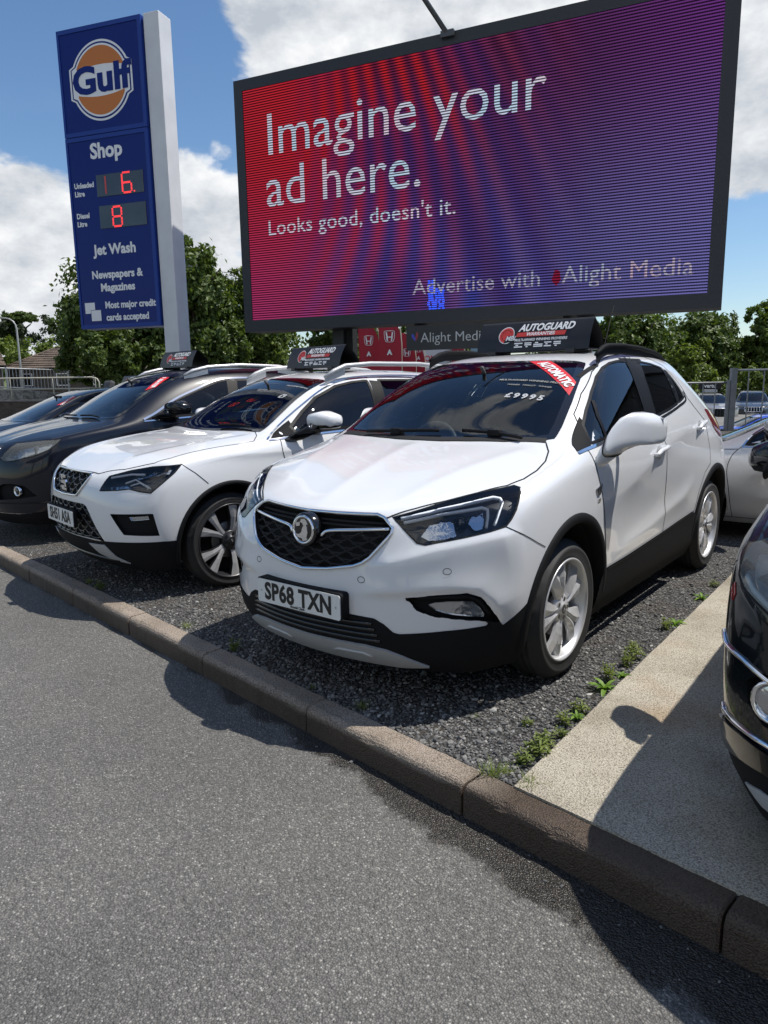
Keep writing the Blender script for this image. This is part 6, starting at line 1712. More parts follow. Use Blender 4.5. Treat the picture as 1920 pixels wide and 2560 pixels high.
def build_weeds():
    green = leaf_mat('weed_leaf', (.10, .20, .025), (.22, .36, .06)); dull = leaf_mat('weed_dull', (.11, .15, .03), (.22, .27, .07)); gr = leaf_mat('grass_blade', (.12, .17, .03), (.26, .31, .08))
    meshes = {'rosette': weed_mesh('weed', 'rosette', 2), 'bushy': weed_mesh('weed', 'bushy', 3), 'grass': weed_mesh('grass_tuft', 'grass', 4)}
    meshes['rosette'].materials.append(green); meshes['bushy'].materials.append(dull); meshes['grass'].materials.append(gr)
    d1 = Vector((.607, .795, 0)); P0 = Vector((.458, 2.354, 0)); e1 = Vector((-.795, .607, 0))
    spots = []
    rng = random.Random(8)
    for t, o, k, s in ((.02, .11, 'grass', 1.3), (.16, .05, 'bushy', .7), (.25, .04, 'bushy', .95), (.33, .05, 'bushy', .9), (.45, .02, 'bushy', .6), (.56, .05, 'bushy', .75), (.64, .03, 'rosette', .6), (.70, .05, 'bushy', .8), (1.00, .04, 'rosette', 1.0), (1.12, .06, 'bushy', .9), (1.20, .03, 'rosette', .6), (1.34, .05, 'bushy', .8), (1.46, .06, 'bushy', .95), (1.58, .10, 'bushy', .6), (2.02, .05, 'bushy', .8), (2.12, .03, 'rosette', .8), (2.75, .03, 'rosette', .75), (3.1, .04, 'bushy', .7)):
        spots.append((P0 + d1 * t + e1 * o, k, s))
    for u, v, k, s in ((.17, .17, 'grass', 1.1), (.06, .18, 'grass', .8), (-.72, .17, 'grass', .9), (-1.06, .15, 'grass', .6), (-1.75, .16, 'bushy', .8), (-2.3, .17, 'grass', .9), (-3.75, .16, 'grass', 1.0), (-3.5, .15, 'bushy', .8), (-.30, .45, 'grass', .5), (-.1, .55, 'bushy', .5)):
        spots.append((KP + KX * u + KN * v, k, s))
    ORD = ['first', 'second', 'third', 'fourth', 'fifth', 'sixth', 'seventh', 'eighth', 'ninth', 'tenth', 'eleventh', 'twelfth']
    num = {}
    lab = {'rosette': '%s broad-leaved weed from the kerb along the edge of the concrete strip', 'bushy': '%s small leafy weed from the kerb along the edge of the concrete strip'}
    gl = ['fine grass tuft growing at the corner of the concrete strip and the kerb', 'grass tuft behind the kerb nearest the corner of the concrete strip', 'second grass tuft behind the kerb from the concrete strip', 'third grass tuft behind the kerb from the concrete strip', 'tiny grass tuft behind the kerb in the shade of the priced white SUV', 'grass tuft behind the kerb between the two white SUVs', 'grass tuft behind the kerb in front of the dark SUV', 'lone thin grass tuft out in the gravel']
    kl = ['small weed behind the kerb in front of the second white SUV', 'small weed behind the kerb in front of the dark SUV', 'tiny weed alone in the gravel near the concrete strip']
    gi = ki = 0
    for q, (p, k, s) in enumerate(spots):
        o = bpy.data.objects.new('weed' if k != 'grass' else 'grass_tuft', meshes[k]); C.objects.link(o)
        o.location = (p.x, p.y, .0); o.rotation_euler = (0, 0, rng.uniform(0, 6.28)); o.scale = (s * .78, s * .78, s * rng.uniform(.6, .9))
        if k == 'grass': lb = gl[gi % len(gl)]; gi += 1
        elif q >= 18: lb = kl[ki % len(kl)]; ki += 1
        else: num[k] = num.get(k, -1) + 1; lb = lab[k] % ORD[num[k]]
        tag(o, lb, 'weed' if k != 'grass' else 'grass', 'weeds along the concrete strip' if k != 'grass' else 'grass tufts behind the kerb')
# ------------------------------------------------------------------ trees
def crown_mesh(name, lobes, n, leaf, seed):
    """many small leaf faces spread through overlapping lobes"""
    rng = np.random.default_rng(seed); P = []; Nn = []
    vol = np.array([l[3] * l[4] * l[5] for l in lobes]) ** .67; vol /= vol.sum()
    cnt = rng.multinomial(n, vol)
    for (cx, cy, cz, rx, ry, rz), k in zip(lobes, cnt):
        # clumps on the lobe, leaves round each clump
        m = max(6, k // 55); d = rng.normal(size=(m, 3)); d /= np.linalg.norm(d, axis=1)[:, None]
        cl = d * (rng.uniform(.55, 1.05, (m, 1))); w = rng.integers(m, size=k)
        q = cl[w] + rng.normal(size=(k, 3)) * .10
        P.append(q * np.array([rx, ry, rz]) + np.array([cx, cy, cz])); nn = d[w] + rng.normal(size=(k, 3)) * .75 + np.array([0, 0, .35]); Nn.append(nn / np.linalg.norm(nn, axis=1)[:, None])
    P = np.concatenate(P); Nn = np.concatenate(Nn); n = len(P)
    t = np.cross(Nn, rng.normal(size=(n, 3))); t /= np.linalg.norm(t, axis=1)[:, None]; b = np.cross(Nn, t)
    s = leaf * rng.uniform(.6, 1.3, (n, 1))
    V = np.stack([P - t * s, P + b * s * .55 + Nn * s * .15, P + t * s, P - b * s * .55 + Nn * s * .15], 1).reshape(-1, 3)
    F = np.arange(n * 4).reshape(-1, 4)
    me = bpy.data.meshes.new(name); me.from_pydata(V.tolist(), [], F.tolist())
    at = me.attributes.new('tone', 'FLOAT', 'FACE'); at.data.foreach_set('value', np.clip(rng.normal(.5, .22, n), 0, 1))
    me.update(); return me
def trunk_mesh(name, h, r, seed, limbs=6):
    rng = random.Random(seed); mb = MB()
    pts = [(0, 0, -.3), (r * .1, 0, h * .3), (r * .4, r * .2, h * .65), (r * .2, -r * .2, h)]
    mb.tube(pts, [r * 1.3, r, r * .75, r * .35], 10)
    for k in range(limbs):
        a = k * 2.4; z = h * rng.uniform(.35, .85); q = rng.uniform(.25, .45) * h
        mb.tube([(0, 0, z), (q * .5 * math.cos(a), q * .5 * math.sin(a), z + q * .45), (q * math.cos(a), q * math.sin(a), z + q * .8)], [r * .45, r * .3, r * .12], 7)
    return mb.mesh(name)
def build_trees():
    bark = mat('bark', (.07, .055, .04), .9, bump=(14, .8, .03))
    dk = leaf_mat('leaves_dark', (.036, .064, .016), (.140, .195, .042), .28)
    mid = leaf_mat('leaves_mid', (.052, .088, .019), (.175, .230, .048), .3)
    lite = leaf_mat('leaves_light', (.075, .115, .022), (.21, .27, .055), .3)
    rng = random.Random(4)
    def lobes(w, h, z0, seed, n=15, d=None):
        r = random.Random(seed); out = [(0, 0, z0 + h * .5, w * .36, (d or w) * .36, h * .40)]
        for k in range(n):
            a = r.uniform(0, 6.283); t = r.uniform(0, 1); rr = w * .5 * (.85 - .5 * t ** 2) * r.uniform(.55, 1.0)
            s = w * r.uniform(.13, .21)
            out.append((rr * math.cos(a), (d or w) / w * rr * math.sin(a), z0 + h * (.12 + .76 * t), s, s, s * r.uniform(.8, 1.1)))
        return out
    def tree(label, x, y, z, w, h, base, m, seed, n, leaf, group='trees behind the car lot', flat=None, name='tree'):
        t = empty(name, (x, y, z)); tag(t, label, 'tree', group)
        tr = link('trunk', trunk_mesh('trunk', h * .75, max(.12, w * .035), seed), bark, t)
        cr = link('crown', crown_mesh('crown', lobes(w, h - base, base, seed), n, leaf, seed), m, t)
        return t
    g0 = -.13
    tree('big leafy tree left of the fuel price sign, nearest the tiled roofs', -13.2, 35.2, g0, 5.6, 8.3, .9, dk, 21, 30000, .135)
    tree('big leafy tree directly behind the white post of the fuel price sign', -9.3, 36.5, g0, 5.8, 8.7, .7, dk, 22, 32000, .135)
    tree('leafy tree between the fuel price sign and the big screen', -6.4, 39.5, g0, 5.6, 7.6, .6, mid, 23, 26000, .14)
    tree('leafy tree seen under the left half of the big screen', -2.2, 42.5, g0, 6.5, 6.6, .5, dk, 24, 20000, .16)
    tree('leafy tree hidden mostly behind the middle of the big screen', 3.6, 45, g0, 7, 6.2, .5, mid, 31, 14000, .18)
    tree('tall tree with its crown just under the right end of the big screen', 17.3, 49, -.6, 7.2, 6.9, .7, dk, 25, 26000, .17)
    tree('leafy tree left of the far gate, lower than its neighbour', 12.2, 50, -.6, 6.5, 6.2, .7, mid, 32, 18000, .18)
    tree('pale green rounded bush-like tree left of the far grey SUV', 17.9, 43.5, -.8, 3.0, 4.2, .2, lite, 26, 12000, .13)
    tree('broad dark tree above the two far dark cars', 22.9, 53, -.6, 7.4, 7.3, .7, dk, 27, 28000, .17)
    tree('tallest mid green tree, right of the two far dark cars', 28.2, 51, -.6, 7.0, 7.6, .7, mid, 28, 24000, .17)
    tree('yellowish green lower tree between the far dark cars', 20.4, 48.5, -.8, 4.2, 4.6, .2, lite, 29, 12000, .14)
    # hedge behind the far cars
    h = link('hedge', crown_mesh('hedge', [(x, random.Random(int(x * 9)).uniform(-.3, .3), 1.4 + .35 * math.sin(x), 1.1, .9, 1.5) for x in np.arange(-8, 8, .9)], 26000, .13, 41), mid)
    h.location = (22.5, 46.6, -1.0); tag(h, 'long dark green hedge running behind the far parked cars', 'hedge')
    h2 = link('hedge', crown_mesh('hedge', [(x, 0, .9, 1.4, .9, 1.1) for x in np.arange(-16, 10, 1.1)], 16000, .17, 42), dk)
    h2.location = (1.5, 46, -.13); tag(h2, 'dark shrub row under the trees behind the big screen', 'hedge')
    # hill, bright bank and wood on the left
    hm = mat('hill_grass', (.10, .13, .035), .95, var=(.12, .3))
    mb = MB(); n = 24
    for i in range(n):
        for j in range(10):
            x = -190 + i * 9.5; y = 95 + j * 16; mb.v.append((x, y, -1.0 + max(0, (1 - ((x + 105) / 95) ** 2)) * (j / 9) ** .8 * 13 + (.4 * math.sin(x * .3) if j else -.3)))
    for i in range(n - 1):
        for j in range(9): mb.f.append((i * 10 + j, (i + 1) * 10 + j, (i + 1) * 10 + j + 1, i * 10 + j + 1)); mb.mi.append(0); mb.sm.append(True)
    hl = mb.build('hill', hm); hl['kind'] = 'structure'
    bk = link('hedge', crown_mesh('hedge', [(x, 0, 2.0 + .5 * math.sin(x * .4), 3.4, 2, 3.0) for x in np.arange(-16, 16, 2.4)], 16000, .26, 43), lite)
    bk.location = (-58, 108, 3.2); bk.scale = (1, 1, 1.1); tag(bk, 'bright green bank of bushes above the brown tiled roof', 'hedge')
    wood = []
    r = random.Random(6)
    for k in range(46):
        x = r.uniform(-34, 30); s = r.uniform(2.6, 4.4); wood.append((x, r.uniform(-8, 8), 3.2 + r.uniform(0, 3.5) + 2.2 * math.exp(-((x + 2) / 12) ** 2), s, s, s * 1.0))
    w = link('wood', crown_mesh('wood', wood, 30000, .42, 44), leaf_mat('leaves_far', (.022, .034, .018), (.065, .085, .038), .15)); w.location = (-80, 172, 7.0)
    tag(w, kind='stuff')
    pn = empty('pine_tree', (-82.2, 168, 9.5)); tag(pn, 'umbrella-shaped pine rising above the far wood behind the street lamp', 'tree')
    link('trunk', trunk_mesh('trunk', 7.6, .4, 61, 5), bark, pn)
    link('crown', crown_mesh('crown', [(0, 0, 7.9, 3.6, 3.4, 1.0), (-1.8, 0, 7.3, 2, 2, .7), (2.0, 0, 7.4, 1.8, 1.8, .7), (0.4, .5, 8.6, 2.2, 2, .6)], 5000, .30, 62), dk, pn)
    pn = empty('pine_tree', (-86.8, 170, 9.0)); tag(pn, 'flat-topped pine left of the umbrella-shaped one', 'tree')
    link('trunk', trunk_mesh('trunk', 6.4, .4, 63, 5), bark, pn)
    link('crown', crown_mesh('crown', [(0, 0, 6.6, 3.4, 3.2, 1.0), (1.8, 0, 6.1, 1.8, 1.8, .7)], 4000, .30, 64), dk, pn)
# ------------------------------------------------------------------ LED screen
def screen_mat(name, col=None, strength=1.0):
    """LED panel: rows of lamps, colour ramp across the picture; the panel itself gives the light"""
    m = bpy.data.materials.new(name); N, L, b = nodes(m)
    tc = N_(N, 'ShaderNodeTexCoord'); P = tc.outputs['Object']; sep = N_(N, 'ShaderNodeSeparateXYZ'); L.new(P, sep.inputs[0])
    U, Z = sep.outputs['X'], sep.outputs['Z']
    row = math_(N, L, 'SINE', math_(N, L, 'MULTIPLY', Z, 2 * math.pi / .0310))
    row = math_(N, L, 'ADD', math_(N, L, 'MULTIPLY', row, .5), .5)
    row = math_(N, L, 'POWER', row, 1.25)
    c2 = math_(N, L, 'SINE', math_(N, L, 'MULTIPLY', U, 2 * math.pi / .016)); c2 = math_(N, L, 'ADD', math_(N, L, 'MULTIPLY', c2, .15), .85)
    mask = math_(N, L, 'MULTIPLY', math_(N, L, 'ADD', math_(N, L, 'MULTIPLY', row, 1.0), .02), c2)
    if col is None:
        u = math_(N, L, 'DIVIDE', U, 6.0); v = math_(N, L, 'DIVIDE', math_(N, L, 'SUBTRACT', Z, 2.34), 3.0)
        top = ramp(N, [(.0, (.52, .020, .040)), (.28, (.62, .018, .028)), (.46, (.60, .020, .030)), (.60, (.24, .030, .090)), (.80, (.115, .028, .135)), (1, (.15, .034, .22))]); L.new(u, top.inputs[0])
        bot = ramp(N, [(.0, (.44, .040, .17)), (.25, (.36, .045, .16)), (.42, (.26, .06, .24)), (.60, (.14, .105, .36)), (.80, (.145, .135, .40)), (1, (.17, .16, .46))]); L.new(u, bot.inputs[0])
        vv = N_(N, 'ShaderNodeMapRange', interpolation_type='SMOOTHSTEP'); L.new(math_(N, L, 'ADD', v, math_(N, L, 'MULTIPLY', u, -.22)), vv.inputs['Value']); vv.inputs['From Min'].default_value = -.15; vv.inputs['From Max'].default_value = .75
        c = mixc(N, L, vv.outputs[0], bot.outputs[0], top.outputs[0])
        # fans of beat stripes, strongest through the middle
        du = math_(N, L, 'SUBTRACT', U, 2.25); dz = math_(N, L, 'SUBTRACT', Z, 3.85)
        ph = math_(N, L, 'MULTIPLY', math_(N, L, 'MULTIPLY', du, 21.0), math_(N, L, 'ADD', 1.0, math_(N, L, 'MULTIPLY', dz, .26)))
        ph = math_(N, L, 'ADD', ph, math_(N, L, 'MULTIPLY', math_(N, L, 'POWER', math_(N, L, 'ABSOLUTE', dz), 2.0), 2.6))
        st = math_(N, L, 'SINE', ph); st = math_(N, L, 'ADD', math_(N, L, 'MULTIPLY', st, .5), .5)
        amp = N_(N, 'ShaderNodeMapRange', interpolation_type='SMOOTHSTEP'); L.new(math_(N, L, 'ABSOLUTE', math_(N, L, 'SUBTRACT', U, 2.9)), amp.inputs['Value']); amp.inputs['From Min'].default_value = 2.3; amp.inputs['From Max'].default_value = .6
        f = math_(N, L, 'MULTIPLY', math_(N, L, 'MULTIPLY', math_(N, L, 'POWER', st, .8), amp.outputs[0]), .92)
        dark = mixc(N, L, v, (.05, .07, .40), (.10, .012, .05))
        c = mixc(N, L, f, c, dark)
        # broad dark arch of the beat pattern near the middle top
        ar = math_(N, L, 'SINE', math_(N, L, 'ADD', math_(N, L, 'MULTIPLY', math_(N, L, 'POWER', math_(N, L, 'ABSOLUTE', math_(N, L, 'SUBTRACT', U, 2.2)), 2.0), 2.6), math_(N, L, 'MULTIPLY', math_(N, L, 'SUBTRACT', Z, 3.9), 3.4)))
        ar = N_(N, 'ShaderNodeMapRange', interpolation_type='SMOOTHSTEP')if False else ar
        k = math_(N, L, 'MULTIPLY', math_(N, L, 'ADD', math_(N, L, 'MULTIPLY', ar, .5), .5), math_(N, L, 'MULTIPLY', amp.outputs[0], .65))
        c = mixc(N, L, k, c, (.07, .025, .16))
    else:
        n = N_(N, 'ShaderNodeTexNoise', Scale=1.6, Detail=2.0); L.new(P, n.inputs['Vector'])
        r = ramp(N, [(.35, tuple(x * y for x, y in zip(col, (.75, .98, 1.06)))), (.65, tuple(x * y for x, y in zip(col, (1.05, .88, .92))))]); L.new(n.outputs['Fac'], r.inputs[0]); c = r.outputs[0]
    e = mixc(N, L, 1.0, c, (1, 1, 1), 'MULTIPLY')
    mm = N.new('ShaderNodeVectorMath'); mm.operation = 'SCALE'; L.new(e, mm.inputs[0]); L.new(mask, mm.inputs[3])
    b.inputs['Base Color'].default_value = (.006, .006, .007, 1); b.inputs['Roughness'].default_value = .8; setin(b, 'Specular IOR Level', 0.0)
    L.new(mm.outputs[0], b.inputs['Emission Color']); b.inputs['Emission Strength'].default_value = strength
    return m
def build_billboard():
    yaw = -.434
    t = empty('advertising_screen', (-1.954, 10.556, 0), yaw); tag(t, 'huge LED advertising screen lettered Imagine your ad here in white', 'billboard')
    fm = mat('screen_frame', (.018, .021, .027), .5, bump=(40, .1, .002))
    o = MB(); x0, x1, z0, z1 = 0, 6.194, 2.193, 5.493
    a0, a1, b0, b1 = .135, 6.045, 2.350, 5.352
    o.box(x0, x1, .05, .40, z0, z1)
    o.box(x0, x1, 0, .048, z0, b0); o.box(x0, x1, 0, .048, b1, z1); o.box(x0, a0, 0, .048, b0 + .0005, b1 - .0005); o.box(a1, x1, 0, .048, b0 + .0005, b1 - .0005)
    o.build('frame', fm, t)
    s = MB(); nx, nz = 9, 5
    for i in range(nx):
        for j in range(nz):
            w = (a1 - a0) / nx; h = (b1 - b0) / nz; s.box(a0 + i * w + .0015, a0 + (i + 1) * w - .0015, .012, .047, b0 + j * h + .0015, b0 + (j + 1) * h - .0015)
    s.build('led_panel', screen_mat('led_picture', None, 1.0), t)
    fl = Matrix(((1, 0, 0, 0), (0, 0, -1, 0), (0, 1, 0, 0), (0, 0, 0, 1)))
    def tx(mb, st, size, x, z, y=.008, **kw): put_text(mb, st, size, Matrix.Translation((x, y, z)) @ fl, align='LEFT', depth=.003, **kw)
    wm = screen_mat('led_white', (.80, .80, .92), 1.0); pm = screen_mat('led_pale', (.60, .52, .66), 1.0)
    for st, size, x, z, kw, mm in (('Imagine your', .735, .46, 4.72, dict(sx=.985), wm), ('ad here.', .735, .44, 4.06, dict(sx=.955), wm), ("Looks good, doesn't it.", .275, .45, 3.555, dict(bold=.001, space=1.035, sx=1.03), wm), ('Advertise with', .265, 2.60, 2.63, dict(sx=1.04), pm), ('Alight Media', .275, 4.48, 2.64, dict(sx=1.02), pm)):
        q = MB(); tx(q, st, size, x, z, **kw); q.build('screen_lettering', mm, t)
    d = MB()
    d.prism([(4.36, 2.60), (4.42, 2.535), (4.47, 2.60), (4.455, 2.70), (4.40, 2.72)], -.008, -.006, Matrix(((1, 0, 0, 0), (0, 0, 1, 0), (0, 1, 0, 0), (0, 0, 0, 1))) @ Matrix.Translation((0, 0, .014)))
    d.build('screen_emblem', screen_mat('led_red', (.30, .012, .05), 1.0), t, fix=True)
    gl = MB(); r = random.Random(2)
    for i in range(5):
        for j in range(14):
            z = 2.355 + j * .0262; x = 2.80 + i * .045 + r.uniform(0, .02)
            if j > 9 and i > 1: continue
            gl.box(x, x + .034, .007, .011, z, z + .015)
    gl.build('faulty_pixels', mat('led_blue', (.01, .01, .02), .6, emit=((.03, .10, 1.0), 1.1)), t)
    ps = mat('post_steel', (.03, .032, .037), .5)
    for u0, u1 in ((1.20, 1.375), (4.60, 4.72)): p = MB(); p.box(u0, u1, .41, .62, -.3, 2.60); p.build('post', ps, t)
    for u0, u1 in ((1.38, 1.50), (4.725, 4.775)): p = MB(); p.box(u0, u1, .45, .60, -.3, 2.60); p.build('post', M['matt_black'], t)
    st = MB(); st.tube([(3.08, -.02, 5.46), (2.30, -.25, 6.65)], .030, 8); st.box(3.00, 3.16, -.05, .01, 5.43, 5.50)
    st.build('stay_bar', M['satin'] if False else mat('stay_steel', (.08, .085, .09), .45, .6), t)
    # small board hung below
    b = MB(); b.box(2.502, 4.74, .02, .05, 1.855, 2.166); nb = empty('name_board', (-1.954, 10.556, 0), yaw); tag(nb, 'black lettered board with a small heart mark hung under the big screen', 'sign')
    b.build('board', M['black_board'], nb)
    q = MB(); q.box(2.6, 2.64, .052, .40, 2.05, 2.20); q.box(4.5, 4.54, .052, .40, 2.05, 2.20); q.build('bracket', M['matt_black'], nb)
    q = MB(); put_text(q, 'Alight Media', .175, Matrix.Translation((2.70, .0185, 2.005)) @ fl, align='LEFT', sx=1.0, depth=.002, bold=-.001); q.build('lettering', M['grey_print'], nb)
    mt = Matrix.Translation((0, .0195, 0)) @ Matrix(((1, 0, 0, 0), (0, 0, -1, 0), (0, 1, 0, 0), (0, 0, 0, 1)))
    q = MB(); q.prism([(2.575, 2.065), (2.580, 2.02), (2.625, 1.97), (2.630, 2.01), (2.61, 2.04), (2.600, 2.062)], 0, .002, mt); q.build('emblem', mat('emblem_blue', (.04, .06, .42), .4), nb, fix=True)
    q = MB(); q.prism([(2.634, 1.97), (2.668, 2.03), (2.668, 2.075), (2.645, 2.085), (2.640, 2.05), (2.628, 2.02)], 0, .002, mt); q.build('emblem', mat('emblem_red', (.26, .02, .03), .4), nb, fix=True)
# ------------------------------------------------------------------ fuel price sign
def build_pylon():
    yaw = -.332; t = empty('fuel_price_sign', (-4.443, 10.94, 0), yaw); tag(t, 'tall blue fuel price sign with a round orange and white logo', 'sign')
    blue = mat('sign_blue', (.003, .017, .165), .30, spec=.25); rim = mat('sign_edge_blue', (.012, .045, .26), .45, spec=.3)
    white = mat('sign_white', (.80, .81, .82), .5); orange = mat('sign_orange', (.56, .17, .022), .45)
    f = MB()
    for z0, z1 in ((2.299, 4.915), (4.925, 6.30)):
        f.box(0, 1.391, .02, .30, z0, z1)
        f.box(0, 1.391, -.012, .018, z0, z0 + .055); f.box(0, 1.391, -.012, .018, z1 - .055, z1); f.box(0, .035, -.012, .018, z0 + .0555, z1 - .0555); f.box(1.335, 1.391, -.012, .018, z0 + .0555, z1 - .0555)
    f.build('sign_case', rim, t)
    p = MB(); p.box(.036, 1.334, -.002, .019, 2.355, 4.859); p.box(.036, 1.334, -.002, .019, 4.981, 6.244); p.build('sign_face', blue, t)
    po = MB(); po.cbox(1.415, 1.655, .02, .30, -.4, 6.32, .012); po.box(1.392, 1.419, .06, .26, 2.4, 6.2); po.build('post', mat('post_white', (.66, .67, .69), .5, var=(3, .07)), t)
    fl = Matrix(((1, 0, 0, 0), (0, 0, -1, 0), (0, 1, 0, 0), (0, 0, 0, 1)))
    def at(x, z, y): return Matrix.Translation((x, y, z)) @ fl
    def ring(mb, rx, rz, wx, wz, bx, mt, h0, h1, n=80):
        """oval with the two side lugs that carry the word"""
        out = []
        for i in range(n):
            a = 2 * math.pi * i / n; x, z = rx * math.cos(a), rz * math.sin(a)
            if abs(z) < wz: x = math.copysign(max(abs(x), bx), x)
            out.append((x, z))
        mb.prism(out, h0, h1, mt)
    c = at(.685, 5.595, -.003)
    a = MB(); ring(a, .500, .510, 0, .205, .520, c, 0, .002); a.build('logo_rim', white, t, fix=True)
    a = MB(); ring(a, .472, .482, 0, .190, .492, c, .0025, .0045); a.build('logo_line', blue, t, fix=True)
    a = MB(); ring(a, .450, .460, 0, .178, .472, c, .005, .0065); a.build('logo_field', white, t, fix=True)
    a = MB(); n = 40
    def cap(s):
        pts = []
        for i in range(n + 1):
            al = math.radians(25 + 130 * i / n); pts.append((.425 * math.cos(al), s * .435 * math.sin(al)))
        for i in range(9, -1, -1) if False else range(0, 11):
            u = -.385 + .77 * i / 10; pts.append((u, s * (.155 + .045 * (1 - (u / .385) ** 2))))
        return pts
    for s in (1, -1): a.prism(cap(s), .007, .0085, c)
    a.build('logo_segments', orange, t, fix=True)
    a = MB(); put_text(a, 'Gulf', .47, at(.685, 5.60, -.0125), bold=.017, sx=1.18, depth=.002); a.build('lettering', blue, t)
    w = MB()
    for s, size, x, z, sx, al in (('Shop', .275, .68, 4.70, .98, 'CENTER'), ('Unleaded', .098, .084, 4.275, .92, 'LEFT'), ('Litre', .098, .084, 4.165, .92, 'LEFT'), ('Diesel', .098, .084, 3.868, .92, 'LEFT'), ('Litre', .098, .084, 3.758, .92, 'LEFT'),
                             ('Jet Wash', .195, .70, 3.385, 1.0, 'CENTER'), ('Newspapers &', .150, .70, 3.045, .98, 'CENTER'), ('Magazines', .150, .70, 2.865, .98, 'CENTER'), ('Most major credit', .132, .89, 2.618, .90, 'CENTER'), ('cards accepted', .132, .83, 2.445, .93, 'CENTER')):
        w = MB(); put_text(w, s, size, at(x, z, -.0045), align=al, sx=sx, bold=size * .036, depth=.002); w.build('lettering', white, t)
    mt = at(0, 0, -.0045); w = MB()
    w.prism([(.094, 2.515), (.270, 2.515), (.270, 2.668), (.094, 2.668)], 0, .0015, mt); 
    w.build('card_symbol', white, t)
    w = MB(); w.prism([(.192, 2.400), (.378, 2.400), (.378, 2.564), (.192, 2.564)], .0018, .0022, mt); w.build('card_symbol', blue, t)
    w = MB(); w.prism([(.200, 2.406), (.372, 2.406), (.372, 2.558), (.200, 2.558)], .0024, .0034, mt); w.build('card_symbol', white, t)
    dm = mat('display_black', (.028, .027, .024), .18, coat=1.0, var=(2.5, .5))
    for z0, z1, off in ((4.100, 4.392, 0), (3.672, 3.980, .012)):
        d = MB(); d.cbox(.476 + off, 1.264 + off, -.010, .0, z0, z1, .004); d.build('price_display', dm, t)
    led = mat('red_led', (.10, .01, .01), .4, emit=((1.0, .045, .05), 1.5)); led2 = mat('dim_red_led', (.08, .02, .02), .4, emit=((.50, .05, .05), .45))
    def seg(mb, pts, step=.0155):
        for (x0, z0), (x1, z1) in pts:
            n = max(1, int(math.dist((x0, z0), (x1, z1)) / step))
            dx, dz = (x1 - x0), (z1 - z0); L_ = math.hypot(dx, dz) or 1; px, pz = -dz / L_ * .0065, dx / L_ * .0065
            for i in range(n + 1):
                for s in (-1, 1):
                    x = x0 + dx * i / n + px * s; z = z0 + dz * i / n + pz * s; mb.box(x - .0050, x + .0050, -.014, -.0101, z - .0050, z + .0050)
    x, z, w_, h_ = .915, 4.120, .150, .26
    s6 = MB(); seg(s6, [((x + w_ * .85, z + h_), (x + .02, z + h_)), ((x, z + h_ - .02), (x, z + .02)), ((x + .02, z), (x + w_ - .02, z)), ((x + w_, z + .02), (x + w_, z + h_ * .5 - .02)), ((x + w_ - .02, z + h_ * .5), (x + .02, z + h_ * .5))]); s6.box(1.10, 1.118, -.014, -.0101, 4.118, 4.134)
    s6.build('price_digit', led, t); s6 = MB()
    x, z = .715, 3.688
    seg(s6, [((x + w_ - .02, z + h_), (x + .02, z + h_)), ((x, z + h_ - .02), (x, z + h_ * .5 + .02)), ((x, z + h_ * .5 - .02), (x, z + .02)), ((x + .02, z), (x + w_ - .02, z)), ((x + w_, z + .02), (x + w_, z + h_ * .5 - .02)), ((x + w_, z + h_ * .5 + .02), (x + w_, z + h_ - .02)), ((x + w_ - .02, z + h_ * .5), (x + .02, z + h_ * .5))])
    s6.build('price_digit', led, t)
    s1 = MB(); seg(s1, [((.632, 4.36), (.632, 4.14))]); s1.build('price_digit', led2, t)
